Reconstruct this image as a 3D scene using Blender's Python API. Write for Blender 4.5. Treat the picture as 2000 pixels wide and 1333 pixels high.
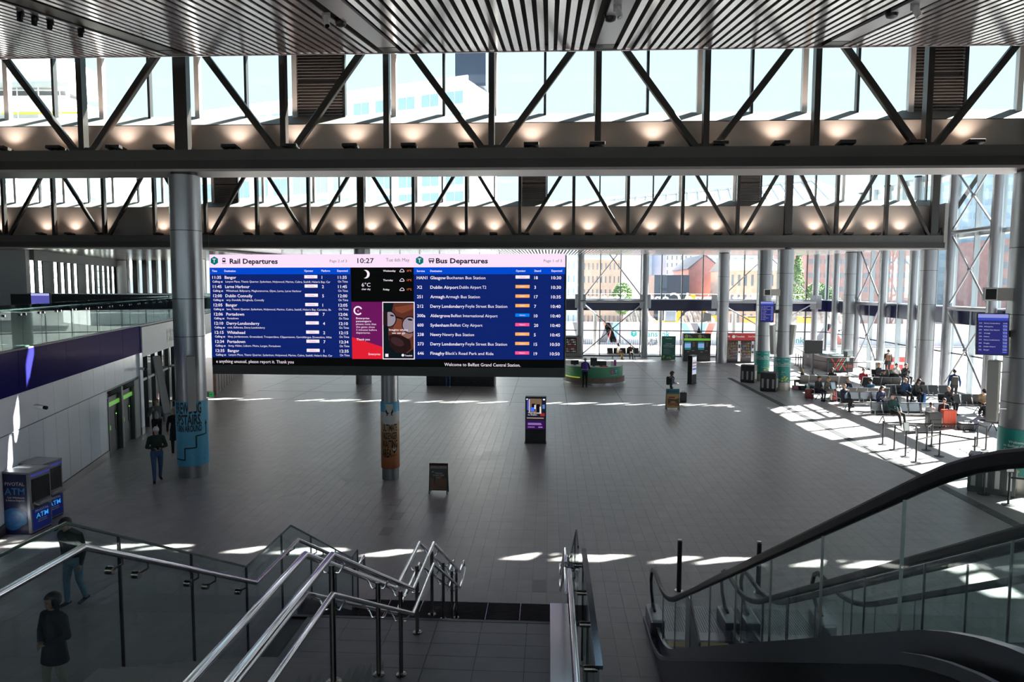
import bpy, bmesh, math, random
import numpy as np
from math import sin, cos, radians, pi, atan2, sqrt, hypot
from mathutils import Vector, Matrix, Euler

for _o in list(bpy.data.objects):
    bpy.data.objects.remove(_o)
scene = bpy.context.scene
C = scene.collection
random.seed(7)

# ------------------------------------------------------------------ camera
FPX, YAW, PITCH, ROLL, HC = 1370.0, radians(3.0), radians(4.5), radians(0.23), 6.2
_f = Vector((-sin(YAW) * cos(PITCH), cos(YAW) * cos(PITCH), -sin(PITCH)))
_r = Vector((cos(YAW), sin(YAW), 0))
_u = _r.cross(_f)
_r, _u = cos(ROLL) * _r + sin(ROLL) * _u, -sin(ROLL) * _r + cos(ROLL) * _u
CAM = Vector((0, 0, HC))
cam_data = bpy.data.cameras.new('camera')
cam_data.sensor_width = 36.0
cam_data.lens = 36.0 * FPX / 2000.0
cam_data.clip_start = 0.05
cam_data.clip_end = 2000
cam = bpy.data.objects.new('camera', cam_data)
C.objects.link(cam)
cam.matrix_world = Matrix(((_r.x, _u.x, -_f.x, 0), (_r.y, _u.y, -_f.y, 0), (_r.z, _u.z, -_f.z, HC), (0, 0, 0, 1)))
scene.camera = cam

def ray(x, y):
    return _f + _r * ((x - 1000) / FPX) + _u * ((666.5 - y) / FPX)
def G(x, y, z=0.0):
    d = ray(x, y)
    return CAM + d * ((z - HC) / d.z)
def PY(x, y, Y):
    d = ray(x, y)
    return CAM + d * (Y / d.y)

# ------------------------------------------------------------------ light
scene.view_settings.view_transform = 'Standard'
scene.view_settings.look = 'None'
scene.view_settings.gamma = 1.0
scene.view_settings.use_curve_mapping = False
scene.view_settings.exposure = 0.8

world = bpy.data.worlds.new('sky')
scene.world = world
world.use_nodes = True
wn = world.node_tree.nodes
wl = world.node_tree.links
wn.clear()
wo = wn.new('ShaderNodeOutputWorld')
wb = wn.new('ShaderNodeBackground')
wb.inputs[1].default_value = 0.92
wtc = wn.new('ShaderNodeTexCoord')
wsep = wn.new('ShaderNodeSeparateXYZ')
wr = wn.new('ShaderNodeValToRGB')
wr.color_ramp.elements[0].position = 0.0
wr.color_ramp.elements[0].color = (0.70, 0.92, 1.0, 1)
wr.color_ramp.elements[1].position = 0.75
wr.color_ramp.elements[1].color = (0.56, 0.78, 1.0, 1)
wl.new(wtc.outputs['Generated'], wsep.inputs[0])
wl.new(wsep.outputs['Z'], wr.inputs[0])
wl.new(wr.outputs[0], wb.inputs[0])
wl.new(wb.outputs[0], wo.inputs[0])

SUN_EL, SUN_AZ = radians(39.4), radians(27.0)          # azimuth measured from +X towards +Y
SUNV = Vector((cos(SUN_EL) * cos(SUN_AZ), cos(SUN_EL) * sin(SUN_AZ), sin(SUN_EL)))
sd = bpy.data.lights.new('sun', 'SUN')
sd.energy = 32.0
sd.angle = radians(0.53)
sd.color = (1.0, 0.965, 0.9)
so = bpy.data.objects.new('sun', sd)
C.objects.link(so)
so.rotation_euler = SUNV.to_track_quat('Z', 'Y').to_euler()
so.location = SUNV * 120

cy = scene.cycles
cy.use_denoising = True
cy.use_adaptive_sampling = True
cy.adaptive_threshold = 0.035
cy.max_bounces = 8
cy.diffuse_bounces = 4
cy.glossy_bounces = 4
cy.transmission_bounces = 6
cy.transparent_max_bounces = 40
cy.sample_clamp_indirect = 6.0
cy.blur_glossy = 0.5
cy.caustics_reflective = False
cy.caustics_refractive = False

# ------------------------------------------------------------------ materials
M = {}
def mat(name, col, rough=0.5, metal=0.0, emit=None, estr=1.0, spec=0.5, noise=None, coat=0.0, bump=None):
    m = bpy.data.materials.new(name)
    m.use_nodes = True
    nt = m.node_tree
    b = nt.nodes['Principled BSDF']
    b.inputs['Base Color'].default_value = (*col, 1)
    b.inputs['Roughness'].default_value = rough
    b.inputs['Metallic'].default_value = metal
    b.inputs['Specular IOR Level'].default_value = spec
    b.inputs['Coat Weight'].default_value = coat
    if emit:
        b.inputs['Emission Color'].default_value = (*emit, 1)
        b.inputs['Emission Strength'].default_value = estr
    if noise:
        sc, amt = noise
        tc = nt.nodes.new('ShaderNodeTexCoord')
        nz = nt.nodes.new('ShaderNodeTexNoise')
        nz.inputs['Scale'].default_value = sc
        nz.inputs['Detail'].default_value = 5
        mr = nt.nodes.new('ShaderNodeMapRange')
        mr.inputs['From Min'].default_value = 0.3
        mr.inputs['From Max'].default_value = 0.7
        mr.inputs['To Min'].default_value = 1 - amt
        mr.inputs['To Max'].default_value = 1 + amt
        mx = nt.nodes.new('ShaderNodeMix')
        mx.data_type = 'RGBA'
        mx.blend_type = 'MULTIPLY'
        mx.inputs[0].default_value = 1
        mx.inputs[6].default_value = (*col, 1)
        nt.links.new(tc.outputs['Object'], nz.inputs['Vector'])
        nt.links.new(nz.outputs[0], mr.inputs[0])
        nt.links.new(mr.outputs[0], mx.inputs[7])
        nt.links.new(mx.outputs[2], b.inputs['Base Color'])
        if bump:
            bp = nt.nodes.new('ShaderNodeBump')
            bp.inputs['Strength'].default_value = bump
            nt.links.new(nz.outputs[0], bp.inputs['Height'])
            nt.links.new(bp.outputs[0], b.inputs['Normal'])
    M[name] = m
    return m

def glass(name, tint, refl=0.08, rough=0.0, body=None):
    """thin architectural pane: tinted straight-through light plus a Fresnel reflection"""
    m = bpy.data.materials.new(name)
    m.use_nodes = True
    nt = m.node_tree
    nt.nodes.clear()
    o = nt.nodes.new('ShaderNodeOutputMaterial')
    t = nt.nodes.new('ShaderNodeBsdfTransparent')
    t.inputs[0].default_value = (*tint, 1)
    g = nt.nodes.new('ShaderNodeBsdfGlossy')
    g.inputs['Roughness'].default_value = rough
    g.inputs['Color'].default_value = (0.95, 0.98, 1, 1)
    # Schlick reflectance, the same for both faces of the pane
    gm = nt.nodes.new('ShaderNodeNewGeometry')
    dt = nt.nodes.new('ShaderNodeVectorMath')
    dt.operation = 'DOT_PRODUCT'
    nt.links.new(gm.outputs['Incoming'], dt.inputs[0])
    nt.links.new(gm.outputs['Normal'], dt.inputs[1])
    def mth(op, x, y):
        q = nt.nodes.new('ShaderNodeMath')
        q.operation = op
        for i_, w_ in enumerate((x, y)):
            if w_ is None: continue
            if isinstance(w_, (int, float)): q.inputs[i_].default_value = w_
            else: nt.links.new(w_, q.inputs[i_])
        return q.outputs[0]
    ab = mth('ABSOLUTE', dt.outputs['Value'], None)
    fr_ = mth('ADD', mth('MULTIPLY', mth('POWER', mth('SUBTRACT', 1.0, ab), 5.0), .26), refl * .5)
    mx = nt.nodes.new('ShaderNodeMixShader')
    nt.links.new(fr_, mx.inputs[0])
    if body:
        d = nt.nodes.new('ShaderNodeBsdfDiffuse')
        d.inputs[0].default_value = (*body[0], 1)
        m2 = nt.nodes.new('ShaderNodeMixShader')
        m2.inputs[0].default_value = body[1]
        nt.links.new(t.outputs[0], m2.inputs[1])
        nt.links.new(d.outputs[0], m2.inputs[2])
        nt.links.new(m2.outputs[0], mx.inputs[1])
    else:
        nt.links.new(t.outputs[0], mx.inputs[1])
    nt.links.new(g.outputs[0], mx.inputs[2])
    nt.links.new(mx.outputs[0], o.inputs[0])
    M[name] = m
    return m

def emis(name, col, s=1.0):
    m = bpy.data.materials.new(name)
    m.use_nodes = True
    nt = m.node_tree
    b = nt.nodes['Principled BSDF']
    b.inputs['Base Color'].default_value = (.003, .003, .003, 1)
    b.inputs['Specular IOR Level'].default_value = 0.1
    b.inputs['Roughness'].default_value = 0.6
    b.inputs['Emission Color'].default_value = (*col, 1)
    b.inputs['Emission Strength'].default_value = s * .60
    M[name] = m
    return m

def tile_material(name, col, tw, tl, var=0.05, rough=0.36, joints=False):
    """stone tile: every tile its own tone (by its cell), faint veins; joints drawn only where the tiles are too far to build"""
    m = bpy.data.materials.new(name)
    m.use_nodes = True
    nt = m.node_tree
    b = nt.nodes['Principled BSDF']
    geo = nt.nodes.new('ShaderNodeNewGeometry')
    mp = nt.nodes.new('ShaderNodeVectorMath')
    mp.operation = 'DIVIDE'
    mp.inputs[1].default_value = (tw, tl, 1000)
    fl = nt.nodes.new('ShaderNodeVectorMath')
    fl.operation = 'FLOOR'
    wn_ = nt.nodes.new('ShaderNodeTexWhiteNoise')
    wn_.noise_dimensions = '3D'
    nz = nt.nodes.new('ShaderNodeTexNoise')
    nz.inputs['Scale'].default_value = 2.3
    nz.inputs['Detail'].default_value = 6
    big = nt.nodes.new('ShaderNodeTexNoise')
    big.inputs['Scale'].default_value = 0.16
    nt.links.new(geo.outputs['Position'], mp.inputs[0])
    nt.links.new(mp.outputs[0], fl.inputs[0])
    nt.links.new(fl.outputs[0], wn_.inputs[0])
    nt.links.new(geo.outputs['Position'], nz.inputs['Vector'])
    nt.links.new(geo.outputs['Position'], big.inputs['Vector'])
    mr = nt.nodes.new('ShaderNodeMapRange')
    mr.inputs['To Min'].default_value = 1 - var
    mr.inputs['To Max'].default_value = 1 + var
    nt.links.new(wn_.outputs['Value'], mr.inputs[0])
    mr2 = nt.nodes.new('ShaderNodeMapRange')
    mr2.inputs['From Min'].default_value = .3
    mr2.inputs['From Max'].default_value = .7
    mr2.inputs['To Min'].default_value = .93
    mr2.inputs['To Max'].default_value = 1.07
    nt.links.new(nz.outputs[0], mr2.inputs[0])
    mu = nt.nodes.new('ShaderNodeMath')
    mu.operation = 'MULTIPLY'
    nt.links.new(mr.outputs[0], mu.inputs[0])
    nt.links.new(mr2.outputs[0], mu.inputs[1])
    mx = nt.nodes.new('ShaderNodeMix')
    mx.data_type = 'RGBA'
    mx.blend_type = 'MULTIPLY'
    mx.inputs[0].default_value = 1
    mx.inputs[6].default_value = (*col, 1)
    nt.links.new(mu.outputs[0], mx.inputs[7])
    nt.links.new(mx.outputs[2], b.inputs['Base Color'])
    rr = nt.nodes.new('ShaderNodeMapRange')
    rr.inputs['To Min'].default_value = rough - .02
    rr.inputs['To Max'].default_value = rough + .02
    nt.links.new(wn_.outputs['Value'], rr.inputs[0])
    nt.links.new(rr.outputs[0], b.inputs['Roughness'])
    b.inputs['Specular IOR Level'].default_value = .38
    M[name] = m
    return m

mat('steel_dark', (.032, .030, .028), .42, .5)
mat('chord_grey', (.062, .06, .057), .45, .4, noise=(.6, .1))
mat('chord_light', (.30, .27, .26), .4, .4)
mat('black', (.008, .008, .009), .4)
mat('black_gloss', (.006, .006, .008), .18)
mat('black_rubber', (.006, .006, .007), .35, spec=.22)
mat('dark_grey', (.035, .036, .038), .5)
mat('mid_grey', (.16, .165, .17), .5)
mat('light_grey', (.48, .48, .47), .5)
mat('column_silver', (.31, .315, .335), .30, .65)
mat('column_joint', (.05, .05, .05), .5)
mat('slat_metal', (.93, .88, .92), .18, .7)
mat('ceiling_void', (.012, .011, .011), .8)
mat('track_dark', (.03, .03, .032), .4, .3)
mat('strip_light', (.52, .52, .56), .35, .3)
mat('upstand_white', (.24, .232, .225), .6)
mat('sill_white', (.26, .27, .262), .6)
mat('mullion_dark', (.045, .047, .05), .4, .5)
mat('mullion_alu', (.42, .46, .49), .38, .6)
mat('louvre_grey', (.34, .32, .31), .45, .2)
mat('white_panel', (.80, .83, .90), .2, spec=.35)
mat('white_paint', (.72, .72, .72), .5)
def satin(name, col, gl, rough, k):
    m = bpy.data.materials.new(name)
    m.use_nodes = True
    nt = m.node_tree
    nt.nodes.clear()
    o = nt.nodes.new('ShaderNodeOutputMaterial')
    d = nt.nodes.new('ShaderNodeBsdfDiffuse')
    d.inputs[0].default_value = (*col, 1)
    g = nt.nodes.new('ShaderNodeBsdfGlossy')
    g.inputs['Color'].default_value = (*gl, 1)
    g.inputs['Roughness'].default_value = rough
    x = nt.nodes.new('ShaderNodeMixShader')
    x.inputs[0].default_value = k
    nt.links.new(d.outputs[0], x.inputs[1])
    nt.links.new(g.outputs[0], x.inputs[2])
    nt.links.new(x.outputs[0], o.inputs[0])
    M[name] = m
satin('navy_gloss', (.020, .019, .14), (.5, .42, .5), .12, .018)
mat('navy_fascia', (.008, .011, .055), .25)
mat('steel_brushed', (.46, .46, .49), .2, 1.0)
mat('steel_polish', (.62, .62, .66), .13, 1.0)
mat('steel_post', (.26, .24, .22), .25, 1.0)
mat('steel_plinth', (.32, .30, .30), .3, .9)
mat('grout', (.10, .098, .098), .8)
tile_material('floor_tile', (.44, .41, .405), .3, .6)
tile_material('landing_tile', (.34, .34, .35), .6, .3, rough=.4)
mat('floor_field', (.44, .41, .405), .36, spec=.38, noise=(.9, .07))
mat('pavement_light', (.25, .245, .235), .85, noise=(.7, .1))
mat('mat_black', (.012, .011, .013), .9, noise=(60, .5))
mat('mat_rib', (.035, .033, .036), .8)
mat('drain_dark', (.03, .03, .032), .5)
glass('clear_glass', (.92, .95, .94), .06)
glass('facade_glass', (.93, .955, .96), .06)
glass('balustrade_glass', (.66, .76, .74), .05)
glass('stair_glass', (.82, .88, .88), .08, body=((.16, .21, .21), .06))
glass('escalator_glass', (.95, .985, .98), .08, body=((.42, .55, .55), .035))
mat('timber_brown', (.20, .13, .10), .6, noise=(3, .2))
mat('shop_dark', (.02, .02, .022), .15)
mat('shop_interior', (.22, .15, .12), .8)

# ------------------------------------------------------------------ mesh helpers
class MB:
    def __init__(s):
        s.v, s.f, s.m = [], [], []
    def _add(s, vs, fs, mi=0):
        o = len(s.v)
        s.v += [tuple(q) for q in vs]
        s.f += [tuple(i + o for i in q) for q in fs]
        s.m += [mi] * len(fs)
        return s
    def box(s, x0, x1, y0, y1, z0, z1, mi=0):
        return s._add([(x0, y0, z0), (x1, y0, z0), (x1, y1, z0), (x0, y1, z0), (x0, y0, z1), (x1, y0, z1), (x1, y1, z1), (x0, y1, z1)],
                      [(0, 3, 2, 1), (4, 5, 6, 7), (0, 1, 5, 4), (1, 2, 6, 5), (2, 3, 7, 6), (3, 0, 4, 7)], mi)
    def hexa(s, p, mi=0):
        return s._add(p, [(0, 3, 2, 1), (4, 5, 6, 7), (0, 1, 5, 4), (1, 2, 6, 5), (2, 3, 7, 6), (3, 0, 4, 7)], mi)
    def beam(s, p0, p1, w, h, up=(0, 0, 1), mi=0):
        p0, p1 = Vector(p0), Vector(p1)
        d = (p1 - p0).normalized()
        a = d.cross(Vector(up))
        if a.length < 1e-5:
            a = d.cross(Vector((0, 1, 0)))
        a.normalize()
        b = a.cross(d)
        a, b = a * (w / 2), b * (h / 2)
        return s.hexa([p0 - a - b, p0 + a - b, p0 + a + b, p0 - a + b, p1 - a - b, p1 + a - b, p1 + a + b, p1 - a + b], mi)
    def tube(s, p0, p1, r0, r1=None, n=12, caps=True, mi=0):
        r1 = r0 if r1 is None else r1
        p0, p1 = Vector(p0), Vector(p1)
        d = (p1 - p0).normalized()
        a = d.orthogonal().normalized()
        b = d.cross(a)
        vs = []
        for p, r in ((p0, r0), (p1, r1)):
            for i in range(n):
                t = 2 * pi * i / n
                vs.append(p + a * (r * cos(t)) + b * (r * sin(t)))
        fs = [(i, (i + 1) % n, n + (i + 1) % n, n + i) for i in range(n)]
        if caps:
            fs += [tuple(range(n - 1, -1, -1)), tuple(range(n, 2 * n))]
        return s._add(vs, fs, mi)
    def sweep(s, pts, r, n=10, closed=False, mi=0, flat=None):
        """tube through points; flat=(w,h,up) gives a rectangular section"""
        P = [Vector(p) for p in pts]
        k = len(P)
        vs, fs = [], []
        m = 4 if flat else n
        pa = None
        for i in range(k):
            if closed:
                d = (P[(i + 1) % k] - P[i - 1])
            else:
                d = (P[min(i + 1, k - 1)] - P[max(i - 1, 0)])
            d.normalize()
            if flat:
                a = d.cross(Vector(flat[2]))
                a.normalize()
            else:
                a = d.orthogonal() if pa is None else pa - d * pa.dot(d)
                a.normalize()
            pa = a
            b = d.cross(a)
            sc = 1.0
            if 0 < i < k - 1 or closed:
                e0 = (P[i] - P[i - 1]).normalized()
                e1 = (P[(i + 1) % k] - P[i]).normalized()
                c = max(.5, sqrt(max(0.0, (1 + e0.dot(e1)) / 2)))
                sc = min(1.35, 1 / c)
            if flat:
                w, h = flat[0] / 2, flat[1] / 2 * sc
                vs += [P[i] + a * w + b * h, P[i] - a * w + b * h, P[i] - a * w - b * h, P[i] + a * w - b * h]
            else:
                for j in range(n):
                    t = 2 * pi * j / n
                    vs.append(P[i] + a * (r * cos(t)) + b * (r * sin(t)))
        for i in range(k if closed else k - 1):
            i2 = (i + 1) % k
            for j in range(m):
                j2 = (j + 1) % m
                fs.append((i * m + j, i * m + j2, i2 * m + j2, i2 * m + j))
        if not closed:
            fs += [tuple(range(m - 1, -1, -1)), tuple(range((k - 1) * m, k * m))]
        return s._add(vs, fs, mi)
    def lathe(s, prof, c=(0, 0, 0), n=24, mi=0, caps=True):
        vs, fs = [], []
        for r, z in prof:
            for j in range(n):
                t = 2 * pi * j / n
                vs.append((c[0] + r * cos(t), c[1] + r * sin(t), c[2] + z))
        for i in range(len(prof) - 1):
            for j in range(n):
                j2 = (j + 1) % n
                fs.append((i * n + j, i * n + j2, (i + 1) * n + j2, (i + 1) * n + j))
        if caps:
            fs += [tuple(range(n - 1, -1, -1)), tuple(range((len(prof) - 1) * n, len(prof) * n))]
        return s._add(vs, fs, mi)
    def prism(s, poly, o, ux, uy, depth, mi=0):
        """polygon in the plane (ux, uy) at o, extruded by the vector depth"""
        o, ux, uy, depth = Vector(o), Vector(ux), Vector(uy), Vector(depth)
        n = len(poly)
        vs = [o + ux * a + uy * b for a, b in poly] + [o + ux * a + uy * b + depth for a, b in poly]
        fs = [tuple(range(n)), tuple(range(2 * n - 1, n - 1, -1))]
        fs += [(i, n + i, n + (i + 1) % n, (i + 1) % n) for i in range(n)]
        return s._add(vs, fs, mi)
    def ball(s, c, r, n=10, m=6, sc=(1, 1, 1), mi=0):
        vs, fs = [], []
        for i in range(m + 1):
            th = pi * i / m
            for j in range(n):
                t = 2 * pi * j / n
                vs.append((c[0] + r * sc[0] * sin(th) * cos(t), c[1] + r * sc[1] * sin(th) * sin(t), c[2] + r * sc[2] * cos(th)))
        for i in range(m):
            for j in range(n):
                j2 = (j + 1) % n
                fs.append((i * n + j, (i + 1) * n + j, (i + 1) * n + j2, i * n + j2))
        return s._add(vs, fs, mi)
    def add(s, o, M4=None, mi=None):
        vs = [M4 @ Vector(q) for q in o.v] if M4 else o.v
        k = len(s.v)
        s.v += [tuple(q) for q in vs]
        s.f += [tuple(i + k for i in q) for q in o.f]
        s.m += [mi if mi is not None else q for q in o.m]
        return s
    def mesh(s, name, mats, smooth=False, bevel=0, seg=1):
        me = bpy.data.meshes.new(name)
        me.from_pydata(s.v, [], s.f)
        mats = mats if isinstance(mats, (list, tuple)) else [mats]
        for q in mats:
            me.materials.append(M[q] if isinstance(q, str) else q)
        if len(mats) > 1:
            me.polygons.foreach_set('material_index', s.m)
        bm = bmesh.new()
        bm.from_mesh(me)
        bmesh.ops.remove_doubles(bm, verts=bm.verts, dist=1e-6) if len(s.v) < 4000 else None
        bmesh.ops.recalc_face_normals(bm, faces=bm.faces)
        if bevel:
            es = [e for e in bm.edges if len(e.link_faces) == 2 and e.calc_face_angle(0) > 0.6]
            bmesh.ops.bevel(bm, geom=es, offset=bevel, segments=seg, affect='EDGES', profile=.6, clamp_overlap=True)
        if smooth:
            for fc in bm.faces:
                fc.smooth = True
            for e in bm.edges:
                if len(e.link_faces) == 2 and e.calc_face_angle(0) > radians(38):
                    e.smooth = False
        bm.to_mesh(me)
        bm.free()
        me.update()
        return me

def tag(o, label=None, cat=None, group=None, kind=None):
    if label: o['label'] = label
    if cat: o['category'] = cat
    if group: o['group'] = group
    if kind: o['kind'] = kind
    return o
def thing(name, label, cat, loc=(0, 0, 0), rotz=0.0, group=None, kind=None):
    o = bpy.data.objects.new(name, None)
    C.objects.link(o)
    o.empty_display_size = .2
    o.location = loc
    o.rotation_euler = (0, 0, rotz)
    return tag(o, label, cat, group, kind)
def link(name, me, parent=None, world=False, loc=None, kind=None, label=None):
    o = bpy.data.objects.new(name, me)
    C.objects.link(o)
    if parent is not None:
        o.parent = parent
        if world and parent.parent is None:      # geometry given in world coordinates under a thing that only translates
            o.matrix_parent_inverse = Matrix.Translation(-Vector(parent.location))
    if loc is not None:
        o.location = loc
    if kind: o['kind'] = kind
    if label: o['label'] = label
    return o
def part(name, mb, m, parent, world=False, smooth=False, bevel=0, seg=1, kind=None, label=None, loc=None):
    return link(name, mb.mesh(name, m, smooth, bevel, seg), parent, world, loc, kind, label)
def solo(name, mb, m, label, cat, group=None, kind=None, smooth=False, bevel=0, loc=None):
    o = link(name, mb.mesh(name, m, smooth, bevel), None, False, loc)
    return tag(o, label, cat, group, kind)
def copy_tree(o, parent=None):
    c = o.copy()
    C.objects.link(c)
    c.parent = parent
    for ch in o.children:
        copy_tree(ch, c)
    return c
ORD = ['first', 'second', 'third', 'fourth', 'fifth', 'sixth', 'seventh', 'eighth', 'ninth', 'tenth', 'eleventh', 'twelfth', 'thirteenth',
       'fourteenth', 'fifteenth', 'sixteenth', 'seventeenth', 'eighteenth', 'nineteenth', 'twentieth', 'twenty-first', 'twenty-second',
       'twenty-third', 'twenty-fourth', 'twenty-fifth', 'twenty-sixth', 'twenty-seventh', 'twenty-eighth']

# text: outlines of the built-in font turned into flat mesh, collected per colour
_tc = {}
def text_mesh(s, bold=False):
    key = (s, bold)
    if key in _tc:
        return _tc[key]
    cu = bpy.data.curves.new('t', 'FONT')
    cu.body = s
    cu.size = 1.0
    cu.resolution_u = 2
    cu.offset = 0.03 if bold == 2 else 0.012 if bold else 0.0
    ob = bpy.data.objects.new('t', cu)
    me = ob.to_mesh()
    v = [(q.co.x, q.co.y) for q in me.vertices]
    f = [tuple(p.vertices) for p in me.polygons]
    ob.to_mesh_clear()
    bpy.data.objects.remove(ob)
    bpy.data.curves.remove(cu)
    if v:
        x0 = min(q[0] for q in v); x1 = max(q[0] for q in v)
    else:
        x0 = x1 = 0
    _tc[key] = (v, f, x0, x1)
    return _tc[key]
def put_text(mb, s, o, ux, uy, size, align='L', bold=False, width=None, mi=0, wrap=None):
    """size = cap height in metres; width squeezes the line to a given length; wrap(u, v) maps to a curved surface"""
    v, f, x0, x1 = text_mesh(s, bold)
    k = size / 0.69
    kx = k
    if width:
        kx = width / max(1e-6, (x1 - x0))
    off = {'L': x0, 'C': (x0 + x1) / 2, 'R': x1}[align]
    if wrap:
        pts = [wrap((a - off) * kx, b * k) for a, b in v]
    else:
        o, ux, uy = Vector(o), Vector(ux), Vector(uy)
        pts = [o + ux * ((a - off) * kx) + uy * (b * k) for a, b in v]
    mb._add(pts, f, mi)
    return mb

# ================================================================== SETTING
MOD = 3.24
def PX_(k):
    return -1.8 + MOD * k
Y1, Y2 = 21.9, 42.8                      # the two roof trusses
XL, XR = -40.0, 24.4                     # width of the roof

# ---- floor: dark screed, stone tiles laid on it, far field
floor = solo('floor', MB().box(-70, 24.3, -21, 76, -.4, -.02), 'grout', 'grey stone-tiled concourse floor running from the stairs to the glass front', 'floor', kind='structure')
TW, TL = .3, .6
tile_me = MB().box(.002, TW - .002, .002, TL - .002, -.02, 0).mesh('tile', 'floor_tile')
cells = []
for ix in range(int(-17.4 / TW), int(23.9 / TW)):
    for iy in range(int(9.0 / TL), int(36.0 / TL)):
        cells.append((ix, iy))
def vis(c):
    x, y = c[0] * TW + .15, c[1] * TL + .3
    w = (Vector((x, y, 0)) - CAM)
    d = w.dot(_f)
    px, py = 1000 + FPX * w.dot(_r) / d, 666.5 - FPX * w.dot(_u) / d
    # hidden by the stairs, the rails or the escalators at the bottom of the picture
    ok = 560 < px < 1270 and 980 < py < 1178
    return (0 if ok else 1, d)
cells.sort(key=vis)
for c in cells[:300]:
    link('tile', tile_me, floor, loc=(c[0] * TW, c[1] * TL, 0))
tl = MB()
for c in cells[300:]:
    x, y = c[0] * TW, c[1] * TL
    tl.box(x + .002, x + TW - .002, y + .002, y + TL - .002, -.02, 0)
part('tiles', tl, 'floor_tile', floor, kind='stuff')
ff = MB()
ff.box(-70, 24.3, 36, 76, -.02, 0)
ff.box(-70, -17.4, -21, 36, -.02, 0)
ff.box(-17.4, 24.3, -21, 9, -.02, 0)
part('paving', ff, 'floor_field', floor)
lines = MB()
for y0 in range(37, 61, 3):
    lines.box(-17, 24, y0, y0 + .02, 0, .002)
for x0 in range(-17, 24, 3):
    lines.box(x0 - .01, x0 + .01, 36, 62, 0, .002)
part('paving_joint', lines, 'grout', floor)
# drain channel along the glass side
dr = MB()
dr.box(12.12, 12.46, 15, 48, 0, .004)
part('drain_channel', dr, 'drain_dark', floor)
ds = MB()
for i in range(0, 330):
    y = 15.05 + i * .1
    ds.box(12.15, 12.43, y, y + .035, .004, .012)
part('drain_grating', ds, 'mid_grey', floor, kind='stuff')
part('expansion_joint', MB().box(-16, 12, 47.4, 47.46, 0, .003), 'drain_dark', floor)
for i, (px, py) in enumerate([(1060, 1155), (775, 978), (777, 1006), (757, 1038), (480, 1110)]):
    g = G(px, py)
    x, y = math.floor(g.x / TW) * TW, math.floor(g.y / TL) * TL
    part('access_tile', MB().box(x + .01, x + TW - .01, y + .01, y + TL - .01, 0, .003), mat('access_tile%d' % i, (.30, .29, .275), .45), floor)

# ---- roof bays with slatted soffits
def bay(n, y0, z0, y1, z1, label, slats=None, xs=(XL, XR)):
    sl = (z1 - z0) / (y1 - y0)
    root = thing('ceiling', label, 'ceiling', (0, y1, z1), kind='structure')
    x0, x1 = xs
    th = .55
    part('soffit_backing', MB().hexa([(x0, y0, z0 + .16), (x1, y0, z0 + .16), (x1, y1, z1 + .16), (x0, y1, z1 + .16),
                                       (x0, y0, z0 + th), (x1, y0, z0 + th), (x1, y1, z1 + th), (x0, y1, z1 + th)]), 'ceiling_void', root, world=True)
    part('edge_trim', MB().beam((x0, y1, z1 + .10), (x1, y1, z1 + .10), .05, .26), 'slat_metal', root, world=True)
    return root, sl
SL = .149
zc1 = 13.15
c1, _ = bay(1, 0.5, zc1 - SL * 20.9, 21.4, zc1, 'slatted metal soffit of the nearest roof bay above the front truss')
SP = .25
strips = [-11.3, -4.75, 1.55, 8.1]
def slat_mesh(y0, z0, y1, z1, w=.145, h=.03):
    return MB().hexa([(-w / 2, y0, z0), (w / 2, y0, z0), (w / 2, y1, z1), (-w / 2, y1, z1),
                      (-w / 2, y0, z0 + h), (w / 2, y0, z0 + h), (w / 2, y1, z1 + h), (-w / 2, y1, z1 + h)]).mesh('slat', 'slat_metal')
ya = 9.0
sm = slat_mesh(ya - 21.4, (ya - 21.4) * SL, -.03, 0)
n_sl = 0
x = -24.0
extra = MB()
while x < 24.3:
    if not any(abs(x - s) < .36 for s in strips):
        if -20.6 < x < 17.2:
            link('slat', sm, c1, loc=(x, 0, 0))
            n_sl += 1
        else:
            extra.hexa([(x - .07, ya, zc1 + (ya - 21.4) * SL), (x + .07, ya, zc1 + (ya - 21.4) * SL), (x + .07, 21.37, zc1), (x - .07, 21.37, zc1),
                        (x - .07, ya, zc1 + .07 + (ya - 21.4) * SL), (x + .07, ya, zc1 + .07 + (ya - 21.4) * SL), (x + .07, 21.37, zc1 + .07), (x - .07, 21.37, zc1 + .07)])
    x += SP
part('slats', extra, 'slat_metal', c1, world=True, kind='stuff')
for i, xs_ in enumerate(strips):
    zz = lambda y: zc1 + (y - 21.4) * SL
    w = .52
    m_ = 'strip_light' if i else 'track_dark'
    part('service_strip', MB().hexa([(xs_ - w / 2, ya, zz(ya) + .03), (xs_ + w / 2, ya, zz(ya) + .03), (xs_ + w / 2, 20.7, zz(20.7) + .03), (xs_ - w / 2, 20.7, zz(20.7) + .03),
                                     (xs_ - w / 2, ya, zz(ya) + .1), (xs_ + w / 2, ya, zz(ya) + .1), (xs_ + w / 2, 20.7, zz(20.7) + .1), (xs_ - w / 2, 20.7, zz(20.7) + .1)]), m_, c1, world=True)
    part('strip_end', MB().hexa([(xs_ - w / 2, 20.7, zz(20.7) + .02), (xs_ + w / 2, 20.7, zz(20.7) + .02), (xs_ + w / 2, 21.36, zz(21.36) + .02), (xs_ - w / 2, 21.36, zz(21.36) + .02),
                                 (xs_ - w / 2, 20.7, zz(20.7) + .1), (xs_ + w / 2, 20.7, zz(20.7) + .1), (xs_ + w / 2, 21.36, zz(21.36) + .1), (xs_ - w / 2, 21.36, zz(21.36) + .1)]), 'track_dark', c1, world=True)
def zroof(y):
    return zc1 + (y - 21.4) * SL
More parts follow.
